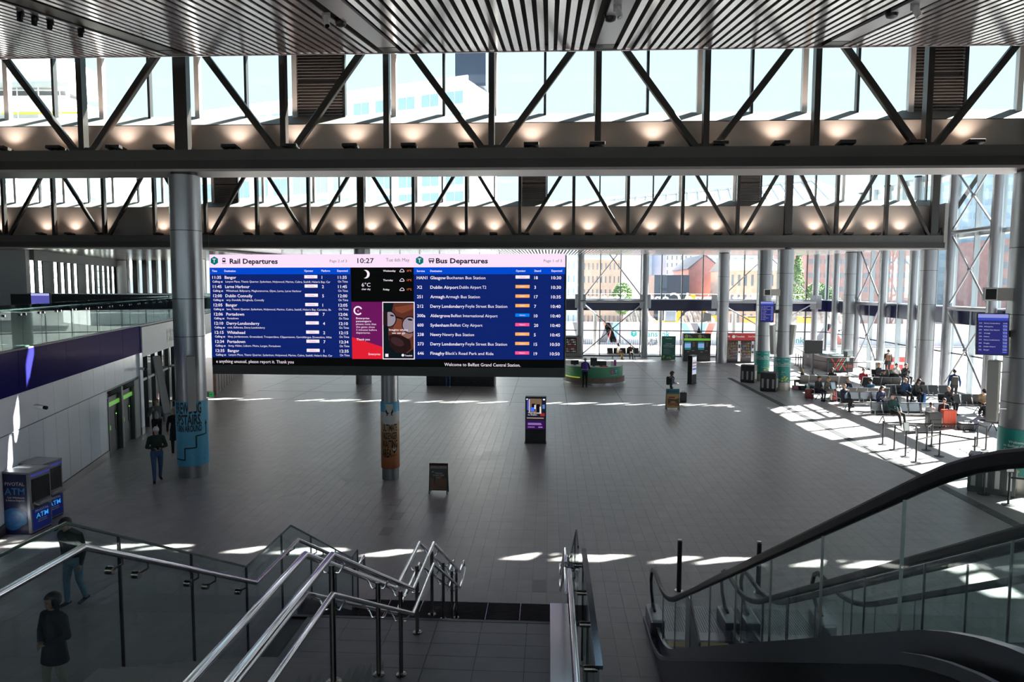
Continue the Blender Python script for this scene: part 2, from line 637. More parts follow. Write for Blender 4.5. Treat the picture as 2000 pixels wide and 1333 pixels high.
# second bay: its underside is only a thin line under the front truss
zc2 = 12.78
c2, _ = bay(2, 23.6, zc2 - SL * 18.6, 42.2, zc2, 'slatted metal soffit of the middle roof bay between the two trusses')
s2 = MB()
x = -38.0
while x < 24.3:
    a, b = zc2 - SL * 18.6, zc2
    s2.hexa([(x - .07, 23.7, a), (x + .07, 23.7, a), (x + .07, 42.17, b), (x - .07, 42.17, b), (x - .07, 23.7, a + .07), (x + .07, 23.7, a + .07), (x + .07, 42.17, b + .07), (x - .07, 42.17, b + .07)])
    x += SP
part('slats', s2, 'slat_metal', c2, world=True, kind='stuff')
c3, _ = bay(3, 44.4, 8.72, 62.9, 8.98, 'low slatted metal soffit behind the rear truss above the glass front', xs=(-24, 24.4))
s3 = MB()
x = -23.9
while x < 24.3:
    s3.hexa([(x - .07, 44.5, 8.72), (x + .07, 44.5, 8.72), (x + .07, 62.8, 8.98), (x - .07, 62.8, 8.98), (x - .07, 44.5, 8.79), (x + .07, 44.5, 8.79), (x + .07, 62.8, 9.05), (x - .07, 62.8, 9.05)])
    x += SP
part('slats', s3, 'slat_metal', c3, world=True, kind='stuff')
# flat metal ceiling over the upper gallery on the left
c4 = thing('ceiling', 'flat bronze-grey metal panel ceiling over the upper gallery', 'ceiling', (-40, 60, 8.7), kind='structure')
part('soffit_backing', MB().box(-46, -24, 44.3, 72, 8.75, 9.3), 'ceiling_void', c4, world=True)
mat('ceiling_panel', (.33, .30, .27), .22, .7)
for i in range(7):
    xa = -45.5 + i * 3
    part('ceiling_panel', MB().box(xa + .03, xa + 2.97, 44.4, 71.8, 8.66, 8.75), 'ceiling_panel', c4, world=True)

# ---- trusses
def truss(name, label, Y, zb, zt, chord_h, k0, k1, posts, xend, wide, light_strip):
    root = thing(name, label, 'truss', (PX_(0), Y, zb), kind='structure')
    part('bottom_chord', MB().box(XL, xend, Y - .28, Y + .28, zb, zb + chord_h), 'chord_grey', root, world=True)
    part('lower_flange', MB().box(XL, xend, Y - .36, Y + .36, zb - .02, zb + chord_h * .42), 'steel_dark', root, world=True)
    part('soffit_strip', MB().box(XL, xend, Y - .36, Y + .9, zb - .1, zb - .022), 'chord_light', root, world=True)
    part('top_chord', MB().box(XL, xend, Y - .2, Y + .2, zt - .3, zt + .1), 'steel_dark', root, world=True)
    zf = zb + chord_h
    for k, x in posts:
        w = .42 if k in wide else .175
        part('post', MB().box(x - w / 2, x + w / 2, Y - .13, Y + .13, zf, zt - .2), 'steel_dark', root, world=True)
        if k % 2 == 0:
            part('node_plate', MB().box(x - .36, x + .36, Y - .1, Y + .1, zf, zf + .12), 'steel_dark', root, world=True)
    xs = dict(posts)
    for k, x in posts:
        if k % 2 == 0:
            for s in (-1, 1):
                xo = xs.get(k + s, x + s * MOD)
                part('diagonal', MB().beam((x + s * .28, Y, zf + .02), (xo - s * .12, Y, zt - .15), .2, .19, up=(0, 1, 0)), 'steel_dark', root, world=True, bevel=.02)
    return root
t1posts = [(k, PX_(k)) for k in range(-9, 9) if PX_(k) < 24]
truss('roof_truss', 'dark steel roof truss of the nearest bay spanning the whole picture', Y1, 9.80, 14.35, .58, -9, 9, t1posts, 24.2, (-3, 5), True)
t2posts = [(k, PX_(k)) for k in range(-11, 5)] + [(5, 14.1), (6, 16.9), (7, 19.75), (8, 22.5)]
truss('roof_truss', 'dark steel roof truss farther off above the departure board', Y2, 8.52, 14.0, .72, -11, 8, t2posts, 23.0, (-3, 5, 8), True)

# ---- clerestory behind each truss: upstand wall, sloped sill, mullions, panes, louvres
def clerestory(n, label, Y, zb, zs, ztop, x0, x1, louv):
    root = thing('window_%d' % n, label, 'clerestory', (0, Y, zb), kind='structure')
    yu, yg = Y + .55, Y + .95
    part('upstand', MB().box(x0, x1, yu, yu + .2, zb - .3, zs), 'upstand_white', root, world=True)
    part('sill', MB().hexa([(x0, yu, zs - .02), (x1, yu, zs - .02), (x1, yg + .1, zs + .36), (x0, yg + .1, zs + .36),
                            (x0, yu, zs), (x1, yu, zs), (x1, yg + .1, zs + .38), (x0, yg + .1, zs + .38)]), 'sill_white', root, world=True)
    part('back_wall', MB().box(x0, x1, yg + .1, yg + .3, zb - (.42 if n == 1 else .72), zs + .36), 'mid_grey', root, world=True)
    part('leak_stop', MB().box(x0, x1, yg + .1, yg + .95, (10.05 if n == 1 else 8.62), (10.2 if n == 1 else 8.8)), 'mid_grey', root, world=True)  # hidden plate added to stop sun leaking under the back wall
    part('head_rail', MB().box(x0, x1, yg, yg + .12, ztop - .12, ztop), 'mullion_dark', root, world=True)
    st = MOD / 2
    k = int((x0 + 1.8) / st) - 1
    xs = []
    while True:
        x = -1.8 + k * st
        if x > x1: break
        if x > x0 + .1: xs.append(x)
        k += 1
    for i, x in enumerate(xs):
        wm_ = .08 if i % 2 else .04
        part('mullion', MB().box(x - wm_, x + wm_, yg, yg + .18, zs + .3, ztop), 'white_paint' if (round((x + 1.8) / st) % 2 == 0) else 'mullion_dark', root, world=True)
    ed = [x0] + xs + [x1]
    for a, b in zip(ed[:-1], ed[1:]):
        mid = (a + b) / 2
        if any(abs(mid - l) < .5 for l in louv):
            for j in range(int((ztop - zs - .36) / .095)):
                z = zs + .38 + j * .095
                if abs(j - 11) < .5: continue
                part('louvre_slat', MB().hexa([(a + .06, yg + .02, z), (b - .06, yg + .02, z), (b - .06, yg + .12, z + .06), (a + .06, yg + .12, z + .06),
                                               (a + .06, yg + .02, z + .02), (b - .06, yg + .02, z + .02), (b - .06, yg + .12, z + .09), (a + .06, yg + .12, z + .09)]), 'louvre_grey', root, world=True)
            part('louvre_backing', MB().box(a + .05, b - .05, yg + .13, yg + .16, zs + .34, ztop), 'dark_grey', root, world=True)
        elif b - a > .1:
            part('pane', MB().box(a + .04, b - .04, yg + .08, yg + .092, zs + .36, ztop - .1), 'clear_glass', root, world=True)
    return root
clerestory(1, 'clerestory glazing with white upstand behind the nearer roof truss', Y1, 10.38, 11.32, 14.3, XL, 24.2, (PX_(-2) + .81, PX_(4) + .81))
clerestory(2, 'clerestory glazing with white upstand behind the farther roof truss', Y2, 9.24, 11.05, 13.9, XL, 23.0, (PX_(0) + .81, PX_(4) + .81, PX_(-6) + .81))
part_root = thing('trim_1', 'pale end panel closing the clerestory at the right of the farther truss', 'panel', (23.2, Y2, 9.2), kind='structure')
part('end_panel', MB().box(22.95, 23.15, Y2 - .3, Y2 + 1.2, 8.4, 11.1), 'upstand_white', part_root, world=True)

# ---- columns
def column(name, label, x, y, r, z1, joints, cat='column', mat_='column_silver', base=True):
    root = thing(name, label, cat, (x, y, 0), kind='structure')
    part('shaft', MB().lathe([(r, .0), (r, z1)], n=40), mat_, root, smooth=True)
    for z in joints:
        part('joint_ring', MB().lathe([(r + .002, z - .012), (r + .002, z + .012)], n=40, caps=False), 'column_joint', root, smooth=True)
    part('bearing', MB().lathe([(r * .86, z1), (r * .86, z1 + .12)], n=32), 'black', root, smooth=True)
    return root
J = (1.9, 3.4, 4.7, 6.3, 7.8)
colL = column('column', 'thick silver column at the left carrying the nearer truss, blue advert wrap', -11.55, 21.95, .465, 9.62, (1.95 + 2.6, 5.75, 7.9))
colB = column('column', 'slim silver column under the departure board with orange advert wrap', -5.05, 21.95, .27, 3.6, ())
colR = column('column', 'thick silver column at the right edge carrying the nearer truss', 14.42, 21.95, .55, 9.62, (2.75, 4.1, 5.4, 7.4))
colR1 = column('column', 'silver column with teal wrap and loudspeakers at the bins', 14.05, 42.8, .47, 8.4, (1.95, 3.55, 5.1, 7.0))
colR2 = column('column', 'silver column with teal wrap just behind the speaker column', 14.08, 46.9, .47, 8.6, (3.0, 5.0, 7.0))
column('column', 'silver column left of the red vending machines by the glass front', 14.1, 57.8, .46, 8.85, (2.6, 5.0, 7.0))
column('column', 'grey column in the dim concourse behind the departure board', -11.64, 43.4, .5, 8.5, (3.0, 6.0))
column('column', 'thick silver column at the end of the farther truss', 22.4, 42.9, .47, 8.4, (3.1, 5.2, 7.2))
column('column', 'thick silver column beside the dark screen near the cafe kiosk', 22.92, 55.0, .43, 8.8, (2.6, 4.2, 5.6, 7.2))
for i, y in enumerate((34.6, 38.7, 42.8, 46.9, 51.0, 55.1, 59.2)):
    lab = 'slim silver post of the glass side wall, %s from the escalators' % ORD[i]
    column('column', lab, 23.55, y, .26, 13.2, ())
for i, x in enumerate((2.75, 8.35, 18.3, 22.85)):
    column('column', 'slim grey post of the far glass front, %s from the departure board' % ORD[i], x, 61.7, .26 if i > 1 else .30, 8.95, ())

# ---- glass walls
def glass_wall(name, label, o, d, length, zt, n_bays, sub, fascia=True, inner=(0, -1)):
    """o start, d unit direction, inner = unit direction into the hall"""
    root = thing(name, label, 'glass wall', (o[0], o[1], 0), kind='structure')
    dx, dy = d
    ix, iy = inner
    def P(s, t, z): return Vector((o[0] + dx * s + ix * t, o[1] + dy * s + iy * t, z))
    def blk(s0, s1, t0, t1, z0, z1):
        return MB().hexa([P(s0, t0, z0), P(s1, t0, z0), P(s1, t1, z0), P(s0, t1, z0), P(s0, t0, z1), P(s1, t0, z1), P(s1, t1, z1), P(s0, t1, z1)])
    st = length / (n_bays * sub)
    k = n_bays * sub
    levels = [(0.06, 2.25), (2.33, 4.05), (5.05, zt)]
    for i in range(k + 1):
        m_ = 'mullion_alu' if name == 'wall_right' else 'mullion_dark'
        part('mullion', blk(i * st - .035, i * st + .035, -.1, .14 if name != 'wall_right' else .22, 0, zt), m_, root, world=True)
    part('bottom_rail', blk(0, length, -.08, .08, 0, .09), 'mullion_dark', root, world=True)
    part('transom', blk(0, length, -.06, .06, 2.25, 2.33), 'mullion_dark', root, world=True)
    for i in range(k):
        for z0, z1 in levels:
            part('pane', blk(i * st + .035, (i + 1) * st - .035, -.008, .008, z0 + .03, z1 - .01), 'facade_glass', root, world=True)
    part('fascia', blk(0, length, -.3, .16, 4.07, 5.02), 'navy_fascia', root, world=True)
    part('fascia_cap', blk(0, length, -.32, .2, 5.02, 5.1), 'mullion_alu', root, world=True)
    return root, P
wall_back, PB = glass_wall('wall_back', 'far glass front with dark mullions and navy fascia', (-24, 62.4), (1, 0), 48.1, 9.0, 9, 3, inner=(0, -1))
wall_right, PRt = glass_wall('wall_right', 'tall glass side wall with grey fins along the seating', (24.15, 20.0), (0, 1), 42.4, 13.4, 10, 2, inner=(-1, 0))
part('light_shelf', MB().box(24.2, 24.95, 20, 62, 9.15, 9.4), 'light_grey', wall_right, world=True)
part('eave', MB().box(24.2, 25.4, 18, 62.6, 13.0, 13.5), 'light_grey', wall_right, world=True)

def brace(root, a, b, zs, r=.055, cut=99):
    """crossed rods between two posts over the given levels"""
    a, b = Vector(a), Vector(b)
    for z0, z1 in zs:
        p = [Vector((a.x, a.y, z0)), Vector((b.x, b.y, z1)), Vector((a.x, a.y, z1)), Vector((b.x, b.y, z0))]
        if z1 > cut:
            k_ = (cut - z0) / (z1 - z0)
            p[1] = p[0] + (p[1] - p[0]) * k_
            p[2] = p[3] + (p[2] - p[3]) * k_
        mb = MB().tube(p[0], p[1], r, n=8)
        part('brace_rod', mb, 'column_silver', root, world=True, smooth=True)
        part('brace_rod', MB().tube(p[2], p[3], r, n=8), 'column_silver', root, world=True, smooth=True)
        c = Vector(((a.x + b.x) / 2, (a.y + b.y) / 2, (z0 + z1) / 2))
        if z1 > cut: continue
        part('brace_node', MB().ball(c, .14, 10, 6), 'column_silver', root, world=True, smooth=True)
        part('strut', MB().tube((a.x, a.y, z1), (b.x, b.y, z1), .12, n=10), 'column_silver', root, world=True, smooth=True)
        for q in (a, b):
            part('gusset', MB().beam((q.x, q.y, z1 - .6), (q.x, q.y, z1 + .6), .95 if cut < 50 else .5, .08, up=(1, 0, 0) if abs(a.x - b.x) < .1 else (0, 1, 0)), 'column_silver', root, world=True, bevel=.02)
xb1 = thing('cross_bracing', 'crossed steel rods between posts of the glass side wall near the right edge', 'bracing', (23.5, 40.7, 0), kind='structure')
brace(xb1, (23.5, 38.7), (23.5, 42.8), [(.3, 5.0), (5.0, 9.4), (9.4, 13.2)])
xb2 = thing('cross_bracing', 'crossed steel rods between posts of the side wall by the coffee kiosk', 'bracing', (23.5, 53, 0), kind='structure')
brace(xb2, (23.5, 51.0), (23.5, 55.1), [(.3, 5.0), (5.0, 9.4)])
xb3 = thing('cross_bracing', 'crossed steel rods on the far glass front beside the departure board', 'bracing', (5.5, 61.5, 0), kind='structure')
brace(xb3, (2.75, 61.5), (8.35, 61.5), [(.1, 4.9), (4.9, 12.1)], r=.05, cut=8.96)
xb4 = thing('cross_bracing', 'crossed steel rods on the far glass front behind the red vending machines', 'bracing', (16.2, 61.5, 0), kind='structure')
brace(xb4, (14.5, 61.5), (22.85, 61.5), [(.1, 4.9), (4.9, 13.0)], r=.05, cut=8.96)

# solid parts of the shell that the picture never shows
wl_ = MB().box(-75, -74.5, -21, 50, -.2, 9.0)
solo('wall_gallery', wl_, 'white_paint', 'plain far side wall of the upper gallery', 'wall', kind='structure')
# bay behind the stair head: roof, clerestory and rear glazing added for fill light
rear = thing('wall_rear_fill', 'unseen glazed rear wall added behind the stair head for fill light', 'glass wall', (0, -21, 0), kind='structure')
for i in range(22):
    xa = -40 + i * 2.93
    part('mullion', MB().box(xa - .05, xa + .05, -21.1, -20.9, 0, 10.9), 'mullion_alu', rear, world=True)
    for z0, z1 in ((.1, 4.1), (4.9, 10.8)):
        part('pane', MB().box(xa + .05, xa + 2.88, -21.01, -20.99, z0, z1), 'facade_glass', rear, world=True)
part('spandrel', MB().box(-40, 24.4, -21.1, -20.9, 4.1, 4.9), 'navy_fascia', rear, world=True)
c0, _ = bay(0, -21, 10.9, -1.0, 13.9, 'slatted metal soffit of the unseen roof bay added behind the stair head')
part('soffit_face', MB().hexa([(XL, -21, 10.96), (24.4, -21, 10.96), (24.4, -1, 13.96), (XL, -1, 13.96), (XL, -21, 11.0), (24.4, -21, 11.0), (24.4, -1, 14.0), (XL, -1, 14.0)]), 'slat_metal', c0, world=True)
cl0 = thing('window_5', 'unseen clerestory glazing added above the stair head for fill light', 'clerestory', (0, 0, 10), kind='structure')
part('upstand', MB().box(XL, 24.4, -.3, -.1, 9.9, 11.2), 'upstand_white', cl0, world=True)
for i in range(20):
    xa = XL + i * 3.22
    part('pane', MB().box(xa + .05, xa + 3.17, -.22, -.2, 11.2, 14.4), 'clear_glass', cl0, world=True)
    part('mullion', MB().box(xa - .05, xa + .05, -.3, -.1, 11.2, 14.4), 'mullion_dark', cl0, world=True)
part('head', MB().box(XL, 24.4, -1.2, .2, 14.4, 14.7), 'mullion_dark', cl0, world=True)
part('lip', MB().box(XL, 24.4, -.3, .7, 9.85, 10.0), 'chord_light', cl0, world=True)

# unseen closures added against light leaks between soffit edge, truss top and clerestory head
for i, (yy, za, zt) in enumerate(((Y1, 13.3, 14.3), (Y2, 12.9, 13.9))):
    rc = MB()
    rc.box(XL, 24.4, yy - .5, yy + 1.5, zt - .02, zt + .35)
    rc.box(XL, 24.4, yy - .55, yy - .45, za + .25, zt + .3)
    solo('trim_%d' % (2 + i), rc, 'mullion_dark', 'unseen dark roof edge added against light leaks at the head of the %s clerestory' % ('nearer' if i == 0 else 'farther'), 'roof edge', kind='structure')
solo('wall_roof_side', MB().box(XL - .3, XL, -21, 44.4, 8.6, 14.7), 'white_paint', 'unseen plain end wall added to close the roof bays to light', 'wall', kind='structure')  # unseen wall added to keep sky light out of the open bay ends
solo('ceiling_side', MB().box(-75, XL, -21, 50, 8.7, 9.1), 'ceiling_void', 'unseen low roof added to dim the side of the upper gallery', 'ceiling', kind='structure')  # unseen roof added to cut the sky light reaching the gallery
solo('wall_right_solid', MB().box(24.1, 24.4, -21, 20, 0, 14.5), 'white_paint', 'solid end of the side wall beyond the escalators', 'wall', kind='structure')

# ================================================================== left gallery
W0, DV, NV = Vector((-14.36, 19.44, 0)), Vector((-.284, .959, 0)), Vector((.959, .284, 0))
def WP(s, t, z):
    return W0 + DV * s + NV * t + Vector((0, 0, z))
def wblk(mb, s0, s1, t0, t1, z0, z1, mi=0):
    return mb.hexa([WP(s0, t0, z0), WP(s1, t0, z0), WP(s1, t1, z0), WP(s0, t1, z0), WP(s0, t0, z1), WP(s1, t0, z1), WP(s1, t1, z1), WP(s0, t1, z1)], mi)
wall_left = thing('wall_left', 'white glass-panelled wall below the upper gallery on the left', 'wall', W0, kind='structure')
def wpart(name, s0, s1, t0, t1, z0, z1, m, parent=None, **k):
    return part(name, wblk(MB(), s0, s1, t0, t1, z0, z1), m, parent or wall_left, world=True, **k)
wpart('wall_core', -26, 4.72, -.35, -.03, 0, 4.4, 'mid_grey')
wpart('wall_core', 4.72, 9.05, -.35, -.03, 2.35, 4.4, 'mid_grey')
wpart('plinth', -26, 4.72, -.03, .03, 0, .26, 'steel_plinth')
for i in range(14):
    a = 4.72 - (i + 1) * .92
    wpart('white_panel', a + .006, a + .914, -.03, .012, .28, 2.41, 'white_panel')
for i in range(16):
    a = 9.0 - (i + 1) * 1.12
    wpart('white_panel', a + .006, a + 1.114, -.03, .012, 2.44, 3.36, 'white_panel')
for a, b in zip((-11, -8.0, -5.2, -2.2, 1.0, 4.0, 6.6), (-8.0, -5.2, -2.2, 1.0, 4.0, 6.6, 9.05)):
    wpart('blue_panel', a + .006, b - .006, -.03, .05, 3.38, 4.48, 'navy_gloss')
# two grey doors with green heads
for i, (a, b) in enumerate(((4.78, 6.2), (6.42, 7.84))):
    d = thing('door_%d' % (i + 1), 'dark door with a lime green head panel, %s the white wall' % ('nearest' if i == 0 else 'second along'), 'door', WP(a, 0, 0), kind='structure')
    wpart('door_frame', a - .08, a, -.2, .04, 0, 2.12, 'mid_grey', d)
    wpart('door_frame', b, b + .2, -.2, .04, 0, 2.12, 'mid_grey', d)
    wpart('door_leaf', a, b, -.16, -.08, 0, 1.78, 'black', d)
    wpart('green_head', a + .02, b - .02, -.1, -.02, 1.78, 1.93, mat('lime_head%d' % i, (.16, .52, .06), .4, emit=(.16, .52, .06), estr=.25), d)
    wpart('dark_head', a, b, -.14, -.06, 1.93, 2.12, 'black', d)
    pad = wpart('lock_plate', b - .4, b - .25, -.08, -.06, .8, 1.5, 'black_gloss', d)
    wpart('indicator', b - .36, b - .31, -.06, -.05, 1.38, 1.42, mat('led_green%d' % i, (.3, 1, .1), .4, emit=(.3, 1, .1), estr=1), d)
    wpart('symbol', a + .35, a + .5, -.08, -.074, .9, 1.06, M['lime_head%d' % i], d)
wpart('door_mullion', 6.22, 6.42, -.3, .05, 0, 2.35, 'mid_grey')
wpart('grey_pier', 7.9, 8.65, -.3, .05, 0, 2.35, 'mid_grey')
wpart('white_pier', 8.65, 9.05, -.3, .09, .3, 3.38, 'white_panel')
wpart('white_pier_foot', 8.65, 9.05, -.3, .09, 0, .3, 'steel_plinth')

# shop sign band and shopfront beyond
shop = thing('shop_front', 'dark glazed shopfront under a white fascia with black letters', 'shopfront', WP(9.05, 0, 0), kind='structure')
wpart('sign_fascia', 9.05, 32, -.3, .1, 3.18, 4.42, 'white_paint', shop)
lt = MB()
put_text(lt, 'M&S', WP(13.3, .115, 3.5), DV * 1, Vector((0, 0, 1)), .56, bold=2)
part('sign_lettering', lt, 'black', shop, world=True)
for i in range(8):
    a = 9.1 + i * 1.25
    wpart('pane', a + .04, a + 1.21, -.15, -.138, .1, 3.15, 'clear_glass', shop)
    wpart('mullion', a - .03, a + .03, -.22, -.05, 0, 3.18, 'black', shop)
wpart('transom', 9.05, 19.1, -.2, -.08, 2.1, 2.2, 'light_grey', shop)
wpart('shop_back', 9.05, 32, -4.3, -4.0, 0, 3.2, 'shop_interior', shop)
wpart('shop_ceiling', 9.05, 32, -4.2, -.25, 3.12, 3.18, 'dark_grey', shop)
random.seed(3)
for i in range(9):
    a = 9.4 + i * 1.05
    wpart('display_shelf', a, a + .8, -2.2 - random.random(), -1.6, 0, 1.1 + random.random() * .8, mat('shelf%d' % i, (random.uniform(.08, .35), random.uniform(.07, .25), random.uniform(.06, .2)), .6), shop)
for i in range(12):
    a = 19.2 + i * .95
    wpart('timber_board', a + .06, a + .85, 1.05, 1.2, 0, 3.1, 'timber_brown', shop)
    wpart('timber_gap', a + .85, a + 1.01, 1.0, 1.1, 0, 3.1, 'black', shop)

# gallery slab and balustrade
gal = thing('floor_gallery', 'upper gallery floor slab over the white wall', 'floor', WP(0, 0, 4.5), kind='structure')
gs = MB()
pts = [WP(-28, -.05, 0), WP(53.5, -.05, 0), Vector((-44.8, 71.2, 0)), Vector((-38.4, 50, 0)), Vector((-74, 50, 0)), Vector((-74, -20.8, 0)), Vector((-40, -20.8, 0))]
gs._add([(p.x, p.y, 4.42) for p in pts] + [(p.x, p.y, 4.55) for p in pts], [(6, 5, 4, 3, 2, 1, 0), (7, 8, 9, 10, 11, 12, 13)] + [(i, (i + 1) % 7, 7 + (i + 1) % 7, 7 + i) for i in range(7)])
part('slab', gs, 'floor_field', gal, world=True)
bal = thing('gallery_balustrade', 'glass balustrade of the upper gallery above the navy band', 'balustrade', WP(0, 0, 4.5))
for i in range(32):
    a = -6.5 + i * 1.2
    part('pane', wblk(MB(), a + .012, a + 1.188, -.02, 0, 4.5, 5.66), 'balustrade_glass', bal, world=True)
    for q in (a + .15, a + 1.05):
        part('clamp', MB().tube(WP(q, -.04, 5.4), WP(q, .03, 5.4), .035, n=8), 'steel_polish', bal, world=True, smooth=True)
part('top_rail', MB().tube(WP(-6.5, -.1, 5.52), WP(32, -.1, 5.52), .03, n=8), 'steel_polish', bal, world=True, smooth=True)
part('base_channel', wblk(MB(), -6.5, 32, -.05, .04, 4.46, 4.52), 'mid_grey', bal, world=True)

# gallery window walls with deep dark fins
gw1 = thing('window_3', 'gallery window wall with deep dark vertical fins', 'window', (-40, 52, 4.5), kind='structure')
a0, a1 = Vector((-38.2, 50.0, 0)), Vector((-44.5, 71, 0))
dv1 = (a1 - a0).normalized()
nv1 = Vector((dv1.y, -dv1.x, 0))
def gblk(s0, s1, t0, t1, z0, z1):
    f_ = lambda s, t, z: a0 + dv1 * s + nv1 * t + Vector((0, 0, z))
    return MB().hexa([f_(s0, t0, z0), f_(s1, t0, z0), f_(s1, t1, z0), f_(s0, t1, z0), f_(s0, t0, z1), f_(s1, t0, z1), f_(s1, t1, z1), f_(s0, t1, z1)])
L1 = (a1 - a0).length
part('head', gblk(0, L1, -.2, .3, 7.95, 8.7), 'mid_grey', gw1, world=True)
part('cill', gblk(0, L1, -.2, .2, 4.55, 5.3), 'mid_grey', gw1, world=True)
for i in range(15):
    s = .6 + i * L1 / 15
    w_ = .9 if i in (1, 6) else .32
    part('fin', gblk(s, s + w_ * 1.9, 0, .1, 5.3, 7.95), 'black', gw1, world=True)
    part('pane', gblk(s + .62, s + L1 / 15 - .02, -.02, 0, 5.3, 7.95), 'clear_glass', gw1, world=True)
for i in range(3):
    part('glazing_bar', gblk(0, L1, -.06, .02, 5.9 + i * .75, 5.95 + i * .75), 'mullion_dark', gw1, world=True)
gw2 = thing('window_4', 'end window of the gallery with close-set dark fins', 'window', (-40, 71, 4.5), kind='structure')
part('cill', MB().box(-44.5, -30, 70.9, 71.2, 4.55, 5.3), 'mid_grey', gw2, world=True)
for i in range(11):
    x = -44 + i * 1.02
    part('fin', MB().box(x, x + .5, 70.6, 71, 5.3, 8.7), 'black', gw2, world=True)
    part('pane', MB().box(x + .52, x + 1.0, 70.9, 70.92, 5.3, 8.7), 'clear_glass', gw2, world=True)
for i, (x, y, r) in enumerate(((-43.5, 69.5, .5), (-33.6, 66, .55))):
    column('column', 'pale round column on the upper gallery, %s' % ('beside the finned corner' if i == 0 else 'near the silver wrapped column'), x, y, r, 8.6, (), mat_='white_paint')
solo('wall_gallery_side', MB().box(-75, -38.2, 49.6, 50, 4.5, 8.7), 'white_paint', 'grey side wall at the left end of the gallery windows', 'wall', kind='structure')
for i, (px, py, w_) in enumerate(((80, 583, 1.0), (270, 588, .9))):
    p = PY(px, py, 36 if i == 0 else 52)
    t = thing('gallery_screen', 'small lit departure screen on the upper gallery, %s' % ('left one' if i == 0 else 'one by the column'), 'screen', (p.x, p.y, 4.55))
    part('stand', MB().box(-.05, .05, -.04, .04, 0, p.z - 4.55), 'black', t)
    part('case', MB().box(-w_ / 2 - .04, w_ / 2 + .04, -.05, .05, p.z - 4.55 - .34, p.z - 4.55 + .3), 'black', t)
    part('display', MB().box(-w_ / 2, w_ / 2, -.06, -.05, p.z - 4.55 - .3, p.z - 4.55 + .26), emis('gal_scr%d' % i, (.12, .12, .5), .8), t)
    part('display_header', MB().box(-w_ / 2, w_ / 2, -.064, -.06, p.z - 4.55 + .14, p.z - 4.55 + .26), emis('gal_scrh%d' % i, (.5, .5, .9), .9), t)
counter = thing('gallery_counter', 'long dark counter unit standing behind the gallery balustrade', 'counter', (-30.5, 47.5, 4.55))
part('body', MB().box(-7, 7, -.4, .4, 0, .95), 'dark_grey', counter)
part('worktop', MB().box(-7.05, 7.05, -.45, .45, .95, 1.0), 'steel_brushed', counter)

# ================================================================== stairs
XS0, XS1 = -3.5, .36
stairs = thing('stair_landing', 'stone-tiled half landing of the main stair with flights up and down', 'stairs', (-1.6, 9.4, 0), kind='structure')
lz = 1.68
part('landing_slab', MB().box(XS0, XS1, 6.0, 9.12, lz - .3, lz - .02), 'dark_grey', stairs, world=True)
lt_me = MB().box(.003, .597, .003, .297, -.02, 0).mesh('tile', 'landing_tile')
for ix in range(7):
    for iy in range(10):
        x, y = -3.86 + ix * .6, 6.1 + iy * .3
        if x < XS0 - .3 or x + .6 > XS1 + .25: continue
        o = link('tile', lt_me, stairs)
        o.matrix_parent_inverse = Matrix.Translation(-Vector(stairs.location))
        o.location = (x, y, lz)
part('nosing', MB().box(XS0, XS1, 9.09, 9.15, lz - .06, lz + .004), 'black', stairs, world=True)
for i in range(10):
    z1 = lz - (i + 1) * .153
    y = 9.12 + i * .3
    part('step', MB().box(XS0, XS1, y, y + .31, z1 - .16, z1), 'landing_tile', stairs, world=True)
    part('step_nosing', MB().box(XS0, XS1, y + .25, y + .31, z1, z1 + .004), 'black', stairs, world=True)
for i in range(11):
    z1 = lz + (i + 1) * .138
    y = 7.8 - i * .27
    part('step', MB().box(XS0, -1.9, y - .28, y, z1 - .15, z1), 'landing_tile', stairs, world=True)
part('upper_landing', MB().box(XS0, -1.9, 2.6, 4.85, 2.9, 3.19), 'landing_tile', stairs, world=True)
part('stringer', MB().box(.05, .3, 6.0, 9.5, lz - .28, lz + .1), 'steel_brushed', stairs, world=True)
part('stringer', MB().hexa([(.05, 9.5, lz - .35), (.3, 9.5, lz - .35), (.3, 12.4, -.0), (.05, 12.4, 0), (.05, 9.5, lz + .1), (.3, 9.5, lz + .1), (.3, 12.4, .16), (.05, 12.4, .16)]), 'steel_brushed', stairs, world=True)
part('stringer', MB().hexa([(XS0 - .05, 9.5, lz - .35), (XS0, 9.5, lz - .35), (XS0, 12.4, 0), (XS0 - .05, 12.4, 0), (XS0 - .05, 9.5, lz + .1), (XS0, 9.5, lz + .1), (XS0, 12.4, .16), (XS0 - .05, 12.4, .16)]), 'steel_brushed', stairs, world=True)
# entrance mat at the stair foot
emat = thing('entrance_mat', 'black ribbed floor mat at the foot of the stairs', 'mat', (-1.6, 12.9, 0))
for i in range(7):
    x = -3.7 + i * .64
    part('mat_panel', MB().box(x + .008, x + .632, 12.42, 13.25, .0, .012), 'mat_black', emat, world=True)
rb_ = MB()
for j in range(26):
    rb_.box(-3.7, .78, 12.44 + j * .031, 12.452 + j * .031, .012, .016)
part('mat_ribs', rb_, 'mat_rib', emat, world=True, kind='stuff')
for i in range(8):
    x = -3.7 + i * .64
    part('mat_trim', MB().box(x - .008, x + .008, 12.42, 13.25, 0, .018), 'steel_brushed', emat, world=True)

